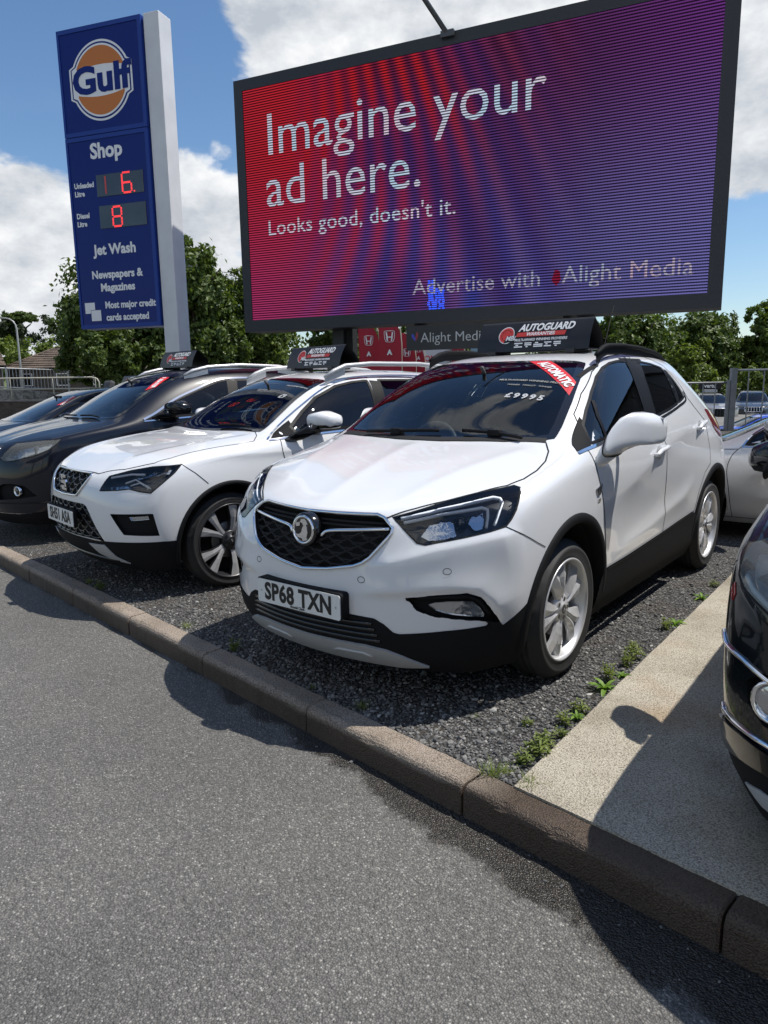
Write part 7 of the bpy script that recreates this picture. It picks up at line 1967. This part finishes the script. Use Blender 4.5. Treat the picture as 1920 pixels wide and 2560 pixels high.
# ------------------------------------------------------------------ warranty signs on the roofs
def roof_sign_parts():
    n = 14; W2 = .40
    def front(t): return (.085 - .085 * t + .014 * math.sin(math.pi * t), .195 * t)
    def back(t): return (-.15 + .15 * t - .045 * math.sin(math.pi * t), .195 * t)
    prof = [front(i / n) for i in range(n + 1)] + [back(i / n) for i in range(n - 1, -1, -1)]
    shell = MB(); k = len(prof)
    th = .005
    for s, flip in ((0, False), (th, True)):
        vs = []
        for y in (-W2, W2):
            for (x, z) in prof: vs.append((x * (1 - s * 6), y, z * (1 - s * 3) + s * .8))
        fs = [(i, i + 1, k + i + 1, k + i) for i in range(k - 1)]
        shell.add(vs, [tuple(reversed(f)) for f in fs] if flip else fs, True)
    # straps and feet
    for y in (-.28, .28): shell.cbox(-.12, .10, y - .03, y + .03, -.022, .006, .004)
    shell.box(-.145, .08, -W2 + .01, W2 - .01, .001, .005)
    sh = shell.mesh('sign_shell'); sh.materials.append(M['black_board'])
    def fn(u, h, d):
        t = h / .205; x, z = front(min(1, max(0, t))); x2, z2 = front(min(1.01, max(0, t) + .01)); nrm = Vector((z2 - z, 0, -(x2 - x))).normalized()
        return Vector((x, u, z)) + nrm * (.003 + d)
    white, red = MB(), MB()
    map_text(white, 'AUTOGUARD', .066, fn, (-.105, .156), bold=.0022, shear=.22, sx=.93, align='LEFT')
    map_text(white, 'MULTI-AWARD WINNING PROVIDERS', .0235, fn, (-.122, .075), bold=.0006, align='LEFT', sx=.92)
    for i, (a, b) in enumerate(((-.12, -.06), (-.045, .005), (.02, .085), (.095, .145), (.16, .21))):
        for j in range(3):
            vs = [fn(a, .025 + j * .012, .0005), fn(b, .025 + j * .012, .0005), fn(b, .033 + j * .012, .0005), fn(a, .033 + j * .012, .0005)]
            if (i + j) % 3 != 1: white.add(vs, [(0, 1, 2, 3)], False)
            else: white.add([fn(a + .01, .025 + j * .012, .0005), fn((a + b) / 2, .025 + j * .012, .0005), fn((a + b) / 2, .033 + j * .012, .0005), fn(a + .01, .033 + j * .012, .0005)], [(0, 1, 2, 3)], False)
    q = [fn(-.118 + .345 * i / 8, .098, .0003) for i in range(9)] + [fn(-.112 + .345 * i / 8, .127, .0003) for i in range(8, -1, -1)]
    red.add(q, [(i, i + 1, 16 - i, 17 - i) for i in range(8)], False)
    map_text(white, 'WARRANTIES', .031, fn, (.055, .1125), bold=.0008, shear=.15, sx=1.05)
    cu, ch_, r = -.190, .112, .058
    for r0, r1, mb, d in ((0, r, white, .0004), (0, r * .90, red, .0012)):
        vs = [fn(cu + r1 * math.cos(a), ch_ + r1 * math.sin(a), d) for a in [2 * math.pi * i / 36 for i in range(36)]]; mb.add(vs, [tuple(range(36))], False)
    blk = MB()
    for a0 in range(30, 330, 36):
        a, b = math.radians(a0), math.radians(a0 + 24)
        blk.add([fn(cu + .034 * math.cos(a), ch_ + .034 * math.sin(a), .002), fn(cu + .038 * math.cos(a), ch_ + .038 * math.sin(a), .002), fn(cu + .038 * math.cos(b), ch_ + .038 * math.sin(b), .002), fn(cu + .034 * math.cos(b), ch_ + .034 * math.sin(b), .002)], [(0, 1, 2, 3)], False)
    vs = [fn(cu + x, ch_ + z, .0016) for x, z in ((-.012, -.055), (-.004, -.030), (.006, -.006), (.062, -.006), (.062, -.040), (.03, -.048))]
    blk.add(vs, [tuple(range(6))], False)
    map_text(white, 'MBi', .044, fn, (cu + .032, ch_ - .024), bold=.001, shear=.2, off=(cu + .032, ch_ - .024)) if False else map_text(white, 'MBi', .044, lambda x, y, h: fn(x, y, h + .002), (cu + .034, ch_ - .024), bold=.001, shear=.2)
    wm = white.mesh('lettering'); wm.materials.append(M['white_vinyl']); rm = red.mesh('red_print'); rm.materials.append(M['red_print']); bm_ = blk.mesh('logo_detail'); bm_.materials.append(M['plate_black'])
    return (('shell', sh), ('lettering', wm), ('red_band', rm), ('logo_detail', bm_))
def build_roof_signs():
    parts = roof_sign_parts()
    def put(pose, lx, ly, z, label, s=1.0, rz=0.0):
        c, sn = math.cos(pose[0]), math.sin(pose[0])
        t = empty('roof_sign', (pose[1] + c * lx - sn * ly, pose[2] + sn * lx + c * ly, z), pose[0] + rz); t.scale = (s, s, s)
        tag(t, label, 'sign', 'warranty signs on the car roofs')
        for n, me in parts:
            o = bpy.data.objects.new(n, me); C.objects.link(o); o.parent = t
    put((-2.2414, .2073, 3.8767), -1.27, .035, 1.638, 'black warranty sign on the roof of the white SUV priced £9995')
    put((-2.403, -1.69, 5.693), -1.46, .06, 1.590, 'black warranty sign on the roof of the white SUV with plate SH51 ASA', .98)
    put(POSE['xtrail'], -1.27, .05, 1.655, 'black warranty sign on the roof of the dark 7 SEATER SUV', .92, .05)
    put((-2.42, -6.2, 13.9), -1.35, .36, 1.43, 'pale sign on the white car roof behind the dark SUV', 1.2)
# ------------------------------------------------------------------ flags, boards, rails, buildings beyond
def feather_flag(label, x, y, w, top, base, logo_z, logo_w, txt=True, rz=-.2):
    t = empty('feather_flag', (x, y, base), rz); tag(t, label, 'flag', 'red feather flags beyond the screen')
    red = bpy.data.materials.get('flag_red') or mat('flag_red', (.36, .012, .030), .7, var=(1.2, .12))
    p = MB(); H = top - base
    p.tube([(w * .5, .01, 0), (w * .5, .01, H * .72), (w * .42, .01, H * .88), (w * .20, .01, H * .97), (-w * .18, .01, H)], .018, 8); p.build('pole', mat('pole_grey', (.5, .45, .35), .5) if not bpy.data.materials.get('pole_grey') else bpy.data.materials['pole_grey'], t)
    f = MB(); n = 26; cols = 6; vs = []
    for i in range(n + 1):
        z = .45 + (H - .46) * i / n; q = max(0, (z / H - .70) / .30)
        xr = w * .49 - w * .62 * q ** 2.2; xl = -w * .5 + w * .08 * (1 - z / H)
        for j in range(cols + 1):
            u = j / cols; vs.append((xl + (xr - xl) * u, .025 * math.sin(z * 3.1 + u * 4), z))
    f.add(vs, [(i * (cols + 1) + j, i * (cols + 1) + j + 1, (i + 1) * (cols + 1) + j + 1, (i + 1) * (cols + 1) + j) for i in range(n) for j in range(cols)], True)
    f.build('banner', red, t)
    l = MB(); z = logo_z - base; s = logo_w / 2; y0 = -.034
    mt = Matrix.Translation((-.01, y0, z)) @ Matrix(((1, 0, 0, 0), (0, 0, -1, 0), (0, 1, 0, 0), (0, 0, 0, 1)))
    out = [(-.82, 1.0), (.82, 1.0), (1.0, .80), (.92, -.3), (.72, -.86), (.55, -1.0), (-.55, -1.0), (-.72, -.86), (-.92, -.3), (-1.0, .80)]
    pts = smooth_poly([(a * s, b * s) for a, b in out], 2)
    l.tube([mt @ Vector((a, b, 0)) for a, b in pts], s * .055, 6, True)
    for g in (1, -1):
        l.prism([(g * s * .72, s * .78), (g * s * .46, s * .78), (g * s * .34, -s * .02), (0, -s * .02), (0, -s * .22), (g * s * .32, -s * .22), (g * s * .26, -s * .80), (g * s * .52, -s * .80)], 0, .004, mt)
    if txt: la = MB(); put_text(la, 'A', s * 1.25, Matrix.Translation((-.01, y0 - .01, z - s * 2.9)) @ Matrix(((1, 0, 0, 0), (0, 0, -1, 0), (0, 1, 0, 0), (0, 0, 0, 1))), bold=.012); la.build('lettering', M['white_vinyl'], t)
    l.build('logo', M['white_vinyl'], t, fix=True)
def rail_fence(name, label, cat, a, b, h, spacing, r, posts, m, z0, z1=None, wide=None, group=None):
    """upright-bar railing from a to b (ground points), bars r thick"""
    t = empty(name, (a[0], a[1], z0)); tag(t, label, cat, group)
    d = Vector((b[0] - a[0], b[1] - a[1], (z1 if z1 is not None else z0) - z0)); L_ = Vector((d.x, d.y)).length
    ra = MB()
    for zz in (h, .12): ra.tube([Vector((0, 0, zz)), d + Vector((0, 0, zz))], r * 1.6, 6)
    ra.build('rail', m, t)
    n = int(L_ / spacing); bars = MB()
    for i in range(1, n): p = d * (i / n); bars.tube([p + Vector((0, 0, .1)), p + Vector((0, 0, h))], r, 5, cap=False)
    bars.build('bars', m, t)
    k = int(L_ / posts) + 1
    for i in range(k + 1):
        p = d * min(1, i / max(1, k)); q = MB(); w = wide or r * 2.2; q.box(p.x - w, p.x + w, p.y - w, p.y + w, p.z - .3, p.z + h + .06); q.build('post', m, t)
    return t
def brick_mat():
    m = bpy.data.materials.new('old_brick'); N, L, b = nodes(m); tc = N_(N, 'ShaderNodeTexCoord')
    mp = N_(N, 'ShaderNodeMapping'); mp.inputs['Rotation'].default_value = (math.pi / 2, 0, 0); L.new(tc.outputs['Object'], mp.inputs[0])
    br = N_(N, 'ShaderNodeTexBrick', Scale=4.4); L.new(mp.outputs[0], br.inputs['Vector'])
    br.inputs['Color1'].default_value = (.060, .045, .036, 1); br.inputs['Color2'].default_value = (.105, .078, .060, 1); br.inputs['Mortar'].default_value = (.12, .11, .095, 1)
    n = N_(N, 'ShaderNodeTexNoise', Scale=2.2, Detail=8.0, Roughness=.7); L.new(tc.outputs['Object'], n.inputs['Vector']); r = ramp(N, [(.3, (.5, .48, .45)), (.6, (1, 1, 1)), (.8, (1.7, 1.7, 1.6))]); L.new(n.outputs['Fac'], r.inputs[0])
    L.new(mixc(N, L, 1.0, br.outputs['Color'], r.outputs[0], 'MULTIPLY'), b.inputs['Base Color']); b.inputs['Roughness'].default_value = .92
    return m
def tile_mat():
    m = bpy.data.materials.new('roof_tiles'); N, L, b = nodes(m); tc = N_(N, 'ShaderNodeTexCoord')
    br = N_(N, 'ShaderNodeTexBrick', Scale=3.0); L.new(tc.outputs['Object'], br.inputs['Vector'])
    br.inputs['Color1'].default_value = (.16, .115, .085, 1); br.inputs['Color2'].default_value = (.24, .185, .145, 1); br.inputs['Mortar'].default_value = (.035, .028, .022, 1); br.inputs['Mortar Size'].default_value = .05
    n = N_(N, 'ShaderNodeTexNoise', Scale=1.1, Detail=6.0); L.new(tc.outputs['Object'], n.inputs['Vector']); r = ramp(N, [(.35, (.6, .6, .6)), (.7, (1.25, 1.2, 1.15))]); L.new(n.outputs['Fac'], r.inputs[0])
    L.new(mixc(N, L, 1.0, br.outputs['Color'], r.outputs[0], 'MULTIPLY'), b.inputs['Base Color']); b.inputs['Roughness'].default_value = .9
    return m
def hipped_house(label, x, y, rz, w, d, z0, eave, ridge, hip, wallm, tilem, name='house'):
    t = empty(name, (x, y, z0), rz); tag(t, label, 'house')
    a = MB(); a.box(-w / 2, w / 2, -d / 2, d / 2, -1, eave - z0); wl = a.build('wall', wallm, t)
    e = .35; r = MB(); q = ridge - z0; v = [(-w / 2 - e, -d / 2 - e, eave - z0), (w / 2 + e, -d / 2 - e, eave - z0), (w / 2 + e, d / 2 + e, eave - z0), (-w / 2 - e, d / 2 + e, eave - z0), (-w / 2 + hip, 0, q), (w / 2 - hip, 0, q)]
    fs = [(0, 1, 5, 4), (1, 2, 5), (2, 3, 4, 5), (3, 0, 4), (3, 2, 1, 0)]
    r.add(v, fs, False); rf = r.build('roof', tilem, t, fix=True)
    k = MB()
    for (p, s) in ((4, 5),): k.tube([v[p], v[s]], .10, 6)
    for (p, s) in ((0, 4), (3, 4), (1, 5), (2, 5)):
        if hip > .1: k.tube([v[p], v[s]], .09, 6)
    for i in range(1, 9):
        f = i / 9; zz = (eave - z0) + (q - eave + z0) * f; y0 = -(d / 2 + e) * (1 - f); xl = -w / 2 - e + (hip + e) * f; xr = w / 2 + e - (hip + e) * f
        k.tube([(xl, y0 - .015, zz + .02), (xr, y0 - .015, zz + .02)], .035, 4)
    k.build('ridge_tiles', tilem, rf)
    g = MB(); g.tube([(-w / 2 - e, -d / 2 - e - .05, eave - z0 - .02), (w / 2 + e, -d / 2 - e - .05, eave - z0 - .02)], .06, 6); g.build('gutter', M['plastic'], rf)
    wn = 3
    for i in range(wn):
        xx = -w / 2 + w * (i + .5) / wn; f = MB(); f.box(xx - .55, xx + .55, -d / 2 - .03, -d / 2 + .05, eave - z0 - 1.5, eave - z0 - .45); fr = f.build('window', M['white_vinyl'], t)
        f = MB(); f.box(xx - .48, xx + .48, -d / 2 - .034, -d / 2 - .031, eave - z0 - 1.43, eave - z0 - .52); f.build('pane', M['gloss_black'], fr)
    return t
def street_lamp(label, x, y, z0, top, arm, curved, rz=0.0):
    t = empty('street_lamp', (x, y, z0), rz); tag(t, label, 'street lamp', 'street lamps'); g = bpy.data.materials.get('lamp_steel') or mat('lamp_steel', (.34, .35, .34), .5, .3)
    H = top - z0; p = MB()
    if curved:
        p.tube([(0, 0, 0), (0, 0, H * .55), (0, 0, H - .9)] + [(-arm * (1 - math.cos(a)) * .55, 0, H - .9 + .85 * math.sin(a)) for a in (.4, .8, 1.2, 1.57)] + [(-arm, 0, H - .02)], [.11, .09, .075] + [.06] * 5, 8)
    else: p.tube([(0, 0, 0), (0, 0, H)], [.10, .06], 8); p.tube([(0, 0, H), (arm, 0, H + .06)], .045, 6)
    p.build('pole', g, t)
    h = MB(); sg = -1 if curved else 1; h.cbox(min(sg * arm, sg * (arm + .6)), max(sg * arm, sg * (arm + .6)), -.13, .13, H - .06, H + .08, .03); h.build('lantern', g, t)
def build_beyond():
    feather_flag('red feather flag just right of the screen post with white H emblem', -.40, 24, .74, 3.55, -.13, 2.82, .30)
    feather_flag('red feather flag with the largest white H emblem beside the black board', .27, 23, .74, 3.75, -.13, 2.88, .34)
    feather_flag('lower red feather flag half behind the black name board', .88, 25, .60, 3.12, -.13, 2.46, .26, False)
    feather_flag('small red flag beside the white dealer board', 1.33, 26, .44, 2.95, -.13, 2.62, .22)
    feather_flag('red flag just above the roof rail of the white SUV priced £9995', 2.78, 26.5, .50, 3.2, -.13, 2.85, .24)
    t = empty('dealer_board', (2.0, 28, -.13), -.12); tag(t, 'white dealer board with dark red capital letters beyond the flags', 'sign')
    b = MB(); b.box(-.62, .52, 0, .12, .4, 2.95); b.build('board', mat('board_white', (.62, .63, .65), .5), t)
    q = MB(); put_text(q, 'HONDA', .30, Matrix.Translation((-.03, -.006, 2.47)) @ Matrix(((1, 0, 0, 0), (0, 0, -1, 0), (0, 1, 0, 0), (0, 0, 0, 1))), bold=.006, sx=.98); q.build('lettering', M['red_print'], t)
    q = MB(); q.box(.525, .60, -.02, .14, 0, 3.0); q.build('post', M['satin'], t)
    for x, w in ((2.62, .14), (3.42, .24)):
        f = MB(); f.box(x - w / 2, x + w / 2, 27, 27.05, .2, 2.9); o = f.build('banner', mat('banner_blue', (.25, .42, .52), .6)); tag(o, 'pale blue banner edge by the red flag' if x < 3 else 'pale blue banner right of the red flag', 'banner')
    # steel fence and gate at right
    galv = mat('galvanised', (.36, .37, .38), .5, .45, var=(6, .15))
    rail_fence('steel_fence', 'low galvanised steel fence left of the gate', 'fence', (5.6, 20.4), (9.55, 20), 1.42, .31, .016, 3.0, galv, -.10)
    g = rail_fence('steel_gate', 'taller galvanised gate of upright bars in front of the far cars', 'gate', (9.68, 20), (13.2, 19.4), 1.75, .36, .018, 9, galv, -.10, wide=.075)
    lw = MB(); lw.box(4, 14, 20.05, 20.25, -1.2, -.12); o = lw.build('low_wall', M['matt_black'] if False else mat('dark_wall', (.05, .05, .05), .9)); tag(o, 'low dark wall at the foot of the steel fence', 'wall')
    # brick wall, hand rail, palisade and houses at left
    w = empty('brick_wall', (-40, 31.2, -.13)); tag(w, 'old brown brick wall below the cream hand rail', 'wall')
    b = MB(); b.box(0, 30, 0, .35, 0, 1.02); b.build('brickwork', brick_mat(), w)
    b = MB(); b.box(-.02, 30.02, -.03, .38, 1.022, 1.09); b.build('coping', mat('coping', (.16, .15, .14), .9, var=(2, .3)), w)
    cream = mat('rail_cream', (.42, .40, .33), .5)
    t = empty('hand_rail', (-40, 31.6, .96)); tag(t, 'cream tubular hand rail on top of the brick wall', 'railing'); p = MB()
    p.tube([(0, 0, .93), (27.4, 0, .93), (27.62, 0, .86), (27.7, 0, .72), (27.7, 0, 0)], .035, 8); p.tube([(0, 0, .46), (27.7, 0, .46)], .03, 8); p.build('rail', cream, t)
    p = MB()
    for i in range(16): p.tube([(i * 1.85 - .2, 0, 0), (i * 1.85 - .2, 0, .93)], .028, 6)
    p.build('upright', cream, t)
    cw = MB(); cw.add([(-40, 35, -.2), (-15.0, 35, -.2), (-15.0, 35, 1.15), (-18, 35, 1.45), (-40, 35, 2.4), (-40, 35.4, -.2), (-15, 35.4, -.2), (-15, 35.4, 1.15), (-18, 35.4, 1.45), (-40, 35.4, 2.4)], [(0, 1, 2, 3, 4), (9, 8, 7, 6, 5), (2, 7, 8, 3), (3, 8, 9, 4), (1, 6, 7, 2)], False)
    o = cw.build('ramp_wall', concrete('ramp_concrete', (.16, .16, .15), (.26, .26, .25), 6.0), None, fix=True); tag(o, 'grey concrete ramp wall behind the hand rail', 'wall')
    rail_fence('palisade_fence', 'grey palisade fence sloping along the top of the concrete ramp', 'fence', (-40, 36.2), (-15.6, 36.2), 1.05, .17, .022, 3.2, bpy.data.materials['galvanised'], 2.45, 1.25, wide=.04)
    brick = bpy.data.materials['old_brick']; tile = tile_mat()
    hipped_house('low house with a hipped brown tiled roof behind the palisade fence', -27.3, 66, .0, 9.4, 7.5, -.5, 3.15, 5.0, 2.6, brick, tile)
    hipped_house('gable end of a brown roofed house beside the street lamp', -36.6, 60, .55, 9.0, 7.0, -.5, 3.3, 5.4, .05, brick, tile)
    street_lamp('tall grey street lamp with a curved arm before the tiled roof', -29.7, 60, -.2, 7.15, 1.5, True)
    street_lamp('grey street lamp standing against the tree beside the screen', -9.5, 35.5, -.2, 7.05, .25, False)
    street_lamp('distant street lamp poking above the trees beyond the steel gate', 31.1, 70, -.5, 7.3, .5, True, 0)
    # corrugated shed beyond the right edge: the dark mass mirrored in the side windows
    t = empty('storage_shed', (22, 15, -.2), -.35); tag(t, 'dark corrugated shed mirrored in the side windows of the white SUV priced £9995', 'building')
    s = MB(); n = 90; vs = []
    for i in range(n + 1):
        x = -9 + 18 * i / n; y = -5 + (.05 if i % 2 else 0); vs += [(x, y, 0), (x, y, 6.8)]
    s.add(vs, [(2 * i, 2 * i + 2, 2 * i + 3, 2 * i + 1) for i in range(n)], False); s.box(-9, 9, -4.9, 5, 0, 6.78); s.build('wall', mat('dark_cladding', (.05, .05, .055), .6), t)
    s = MB(); s.add([(-9.3, -5.3, 6.8), (9.3, -5.3, 6.8), (9.3, 5.3, 6.8), (-9.3, 5.3, 6.8), (-9.3, 0, 8.4), (9.3, 0, 8.4)], [(0, 1, 5, 4), (2, 3, 4, 5), (1, 2, 5), (3, 0, 4), (3, 2, 1, 0)], False); s.build('roof', mat('dark_roof', (.07, .07, .075), .6), t, fix=True)
def build_behind():  # unseen canopy and building, added to feed reflections and fill light
    t = empty('reflection_canopy', (-6, -13, ROAD_Z), .15); tag(t, 'unseen white canopy added for reflections and fill on the cars', 'canopy')
    wh = mat('canopy_white', (.72, .73, .74), .5); s = MB(); s.box(-9, 9, -4, 4, 4.6, 5.5); s.build('roof', wh, t)
    for x in (-6.5, 0, 6.5): s = MB(); s.box(x - .2, x + .2, -.2, .2, 0, 4.6); s.build('post', wh, t)
    s = MB(); s.box(-9.02, 9.02, 4.001, 4.03, 4.75, 5.0); s.build('stripe', M['blue_paint'], t)
    t = empty('reflection_building', (9, -17, ROAD_Z), -.1); tag(t, 'unseen low brick building with dark windows added for car paint reflections', 'building')
    s = MB(); s.box(-8, 8, -4, 4, 0, 3.6); s.build('wall', mat('reflection_brick', (.32, .22, .16), .9, var=(2, .2)), t)
    s = MB(); s.box(-8.3, 8.3, -4.3, 4.3, 3.605, 3.95); s.build('roof', wh, t)
    for x in (-5.2, 0, 5.2): s = MB(); s.box(x - 2.1, x + 2.1, 4.001, 4.05, .5, 2.7); s.build('window', M['gloss_black'], t)
def build_far_cars():
    base = dict(arch=((0, -2.62), None, .40, .43), az=.33, archm=False,
        screen=[(-.80, 0), (-.82, .30), (-.90, .55), (-.70, .60), (-.35, .67), (-.16, .70), (-.10, .55), (-.03, .25), (-.01, 0)],
        lamp=[(.40, .74), (.50, .80), (.70, .85), (.74, .84), (.66, .76), (.50, .71)], frit=.05,
        glass=[([(-.40, 1.03), (-.66, 1.18), (-1.0, 1.31), (-1.38, 1.355), (-1.30, 1.20), (-1.22, 1.06), (-.8, 1.03), (-.42, 1.0)], 'glass_dark'), ([(-1.5, 1.355), (-1.95, 1.32), (-2.08, 1.22), (-1.9, 1.12), (-1.35, 1.08)], 'glass_dark')],
        cabin=dict(cab=(-.02, -2.95), liner=1.15, dash=(.95, -.10), seat=-1.20, mirror_in=(-.75, 1.30)), ux=.5,
        wheels=dict(R=.33, rim=.225, w=.205, style='y', hubs=[(0, .87, .33, .3), (0, -.87, .33, 0), (-2.62, .87, .33, .7), (-2.62, -.87, .33, 0)]))
    A = dict(base, mirror=((-.42, .85, .98), (-.62, 1.02, 1.04), 'white_paint', 'plastic'))
    build_car('hatchback', 'white car behind the dark SUV, only its roof showing', (-2.42, -6.2, 13.9, -.02), HATCH, 2, M['white_paint'], A)
    A = dict(base, mirror=((-.42, .85, .98), (-.62, 1.02, 1.04), 'blue_paint', 'blue_paint'))
    build_car('hatchback', 'bright blue car parked across beyond the steel gate', (math.pi - .12, 13.3, 27.5, -1.36), HATCH, 2, M['blue_paint'], A)
    A = dict(base, mirror=((-.42, .85, .98), (-.62, 1.02, 1.04), 'silver_paint', 'plastic'))
    build_car('saloon_car', 'silver car in front of the blue one, seen just over the near silver roof', (math.pi + .1, 11.6, 24.2, -1.62), HATCH, 2, M['silver_paint'], A)
    K = lambda z: float(np.interp(z, (0, .5, .9, 1.15, 1.64), (0, .55, 1.0, 1.22, 1.80)))
    big = dict(arch=((0, -2.8), None, .43, .47), az=.38, archm=True,
        screen=[(-.80, 0), (-.82, .30), (-.90, .53), (-.70, .61), (-.35, .69), (-.19, .71), (-.10, .55), (-.03, .25), (-.01, 0)],
        lamp=[(.36, .90), (.40, 1.0), (.60, 1.05), (.72, 1.06), (.72, .96), (.60, .90), (.44, .86)], lampback=M['lamp_chrome'], lens=M['lens_haze'],
        glass=[([(-.50, 1.36), (-.70, 1.50), (-1.0, 1.62), (-1.45, 1.68), (-1.40, 1.45), (-1.36, 1.28), (-.8, 1.24), (-.46, 1.24)], 'glass_dark'), ([(-1.6, 1.68), (-2.1, 1.66), (-2.25, 1.55), (-2.05, 1.38), (-1.45, 1.30)], 'glass_dark')],
        skirt=[(0, .45), (.5, .45), (.95, .45), (.95, .05), (0, .05)], frit=.05,
        cabin=dict(cab=(-.02, -3.1), liner=1.35, dash=(1.15, -.10), seat=-1.25, mirror_in=(-.72, 1.60)), ux=.5,
        mirror=((-.42, .88, 1.22), (-.62, 1.08, 1.30), 'dark_paint', 'plastic'),
        rail=[(-1.0, .60, 1.70), (-1.15, .60, 1.80), (-1.7, .60, 1.86), (-2.3, .59, 1.82), (-2.5, .58, 1.74)], rail_m='plastic',
        wheels=dict(R=.38, rim=.245, w=.235, style='y', hubs=[(0, .89, .38, .3), (0, -.89, .38, 0), (-2.8, .89, .38, .7), (-2.8, -.89, .38, 0)]))
    A = dict(big, grille=[(0, .98), (.30, .98), (.325, .93), (.28, .76), (0, .75)], grille_kind='bars_up', gframe=.02, mesh_m=M['chrome'], plate=('WX12 FGD', .93, .62))
    rt, B = build_car('off_roader', 'dark off-roader with upright chrome grille bars seen through the gate', (-1.98, 19.2, 37.4, -1.02), SUV_FAR, 2, M['dark_paint'], A)
    A = dict(big, grille=[(0, .90), (.26, .90), (.30, .82), (.24, .56), (.15, .50), (0, .50)], grille_kind='bars_up', gframe=.015, plate=None)
    A.pop('plate')
    S = variant(MOKKA, .98, 2.8 / 2.555, ((0, 0), (.5, .52), (.9, .94), (1.15, 1.13), (1.64, 1.62)), 1.03)
    A['lamp'] = [(.36, .84), (.40, .90), (.60, .95), (.72, .97), (.70, .91), (.60, .86), (.44, .82)]; A['screen'] = base['screen']; A['rail'] = [(-1.0, .60, 1.53), (-1.15, .60, 1.60), (-1.7, .60, 1.66), (-2.3, .59, 1.62), (-2.5, .58, 1.54)]; A['mirror'] = ((-.42, .88, 1.10), (-.62, 1.06, 1.17), 'grey_paint', 'plastic')
    A['glass'] = [([(-.50, 1.24), (-.70, 1.36), (-1.0, 1.46), (-1.45, 1.51), (-1.40, 1.32), (-1.36, 1.18), (-.8, 1.14), (-.46, 1.14)], 'glass_dark'), ([(-1.6, 1.51), (-2.1, 1.49), (-2.25, 1.40), (-2.05, 1.26), (-1.45, 1.20)], 'glass_dark')]
    A['cabin'] = dict(cab=(-.02, -3.1), liner=1.25, dash=(1.06, -.10), seat=-1.25, mirror_in=(-.72, 1.45))
    build_car('suv', 'grey SUV with a black board on its roof seen through the fence', (-1.72, 16.35, 35.3, -.90), S, 2, M['grey_paint'], A)
    b = empty('roof_board', (16.65, 36.8, .76), -.15); tag(b, 'black board with white lettering standing on the roof of the grey SUV', 'sign')
    q = MB(); q.box(-.55, .55, -.03, .03, .12, .46); q.build('board', M['black_board'], b); q = MB(); q.box(-.3, .3, -.25, .25, -.02, .115); q.build('base', M['grey_print'], b)
    q = MB(); put_text(q, 'vertu', .26, Matrix.Translation((0, -.034, .30)) @ Matrix(((1, 0, 0, 0), (0, 0, -1, 0), (0, 1, 0, 0), (0, 0, 0, 1))), bold=.006); q.build('lettering', M['white_vinyl'], b)
# ------------------------------------------------------------------ go
build_ground()
build_billboard(); build_pylon(); build_beyond()
build_mokka(); build_ateca(); build_xtrail(); build_hatch(); build_silver(); build_right()
build_far_cars(); build_behind()
build_roof_signs()
build_trees()
build_gravel(); build_weeds()
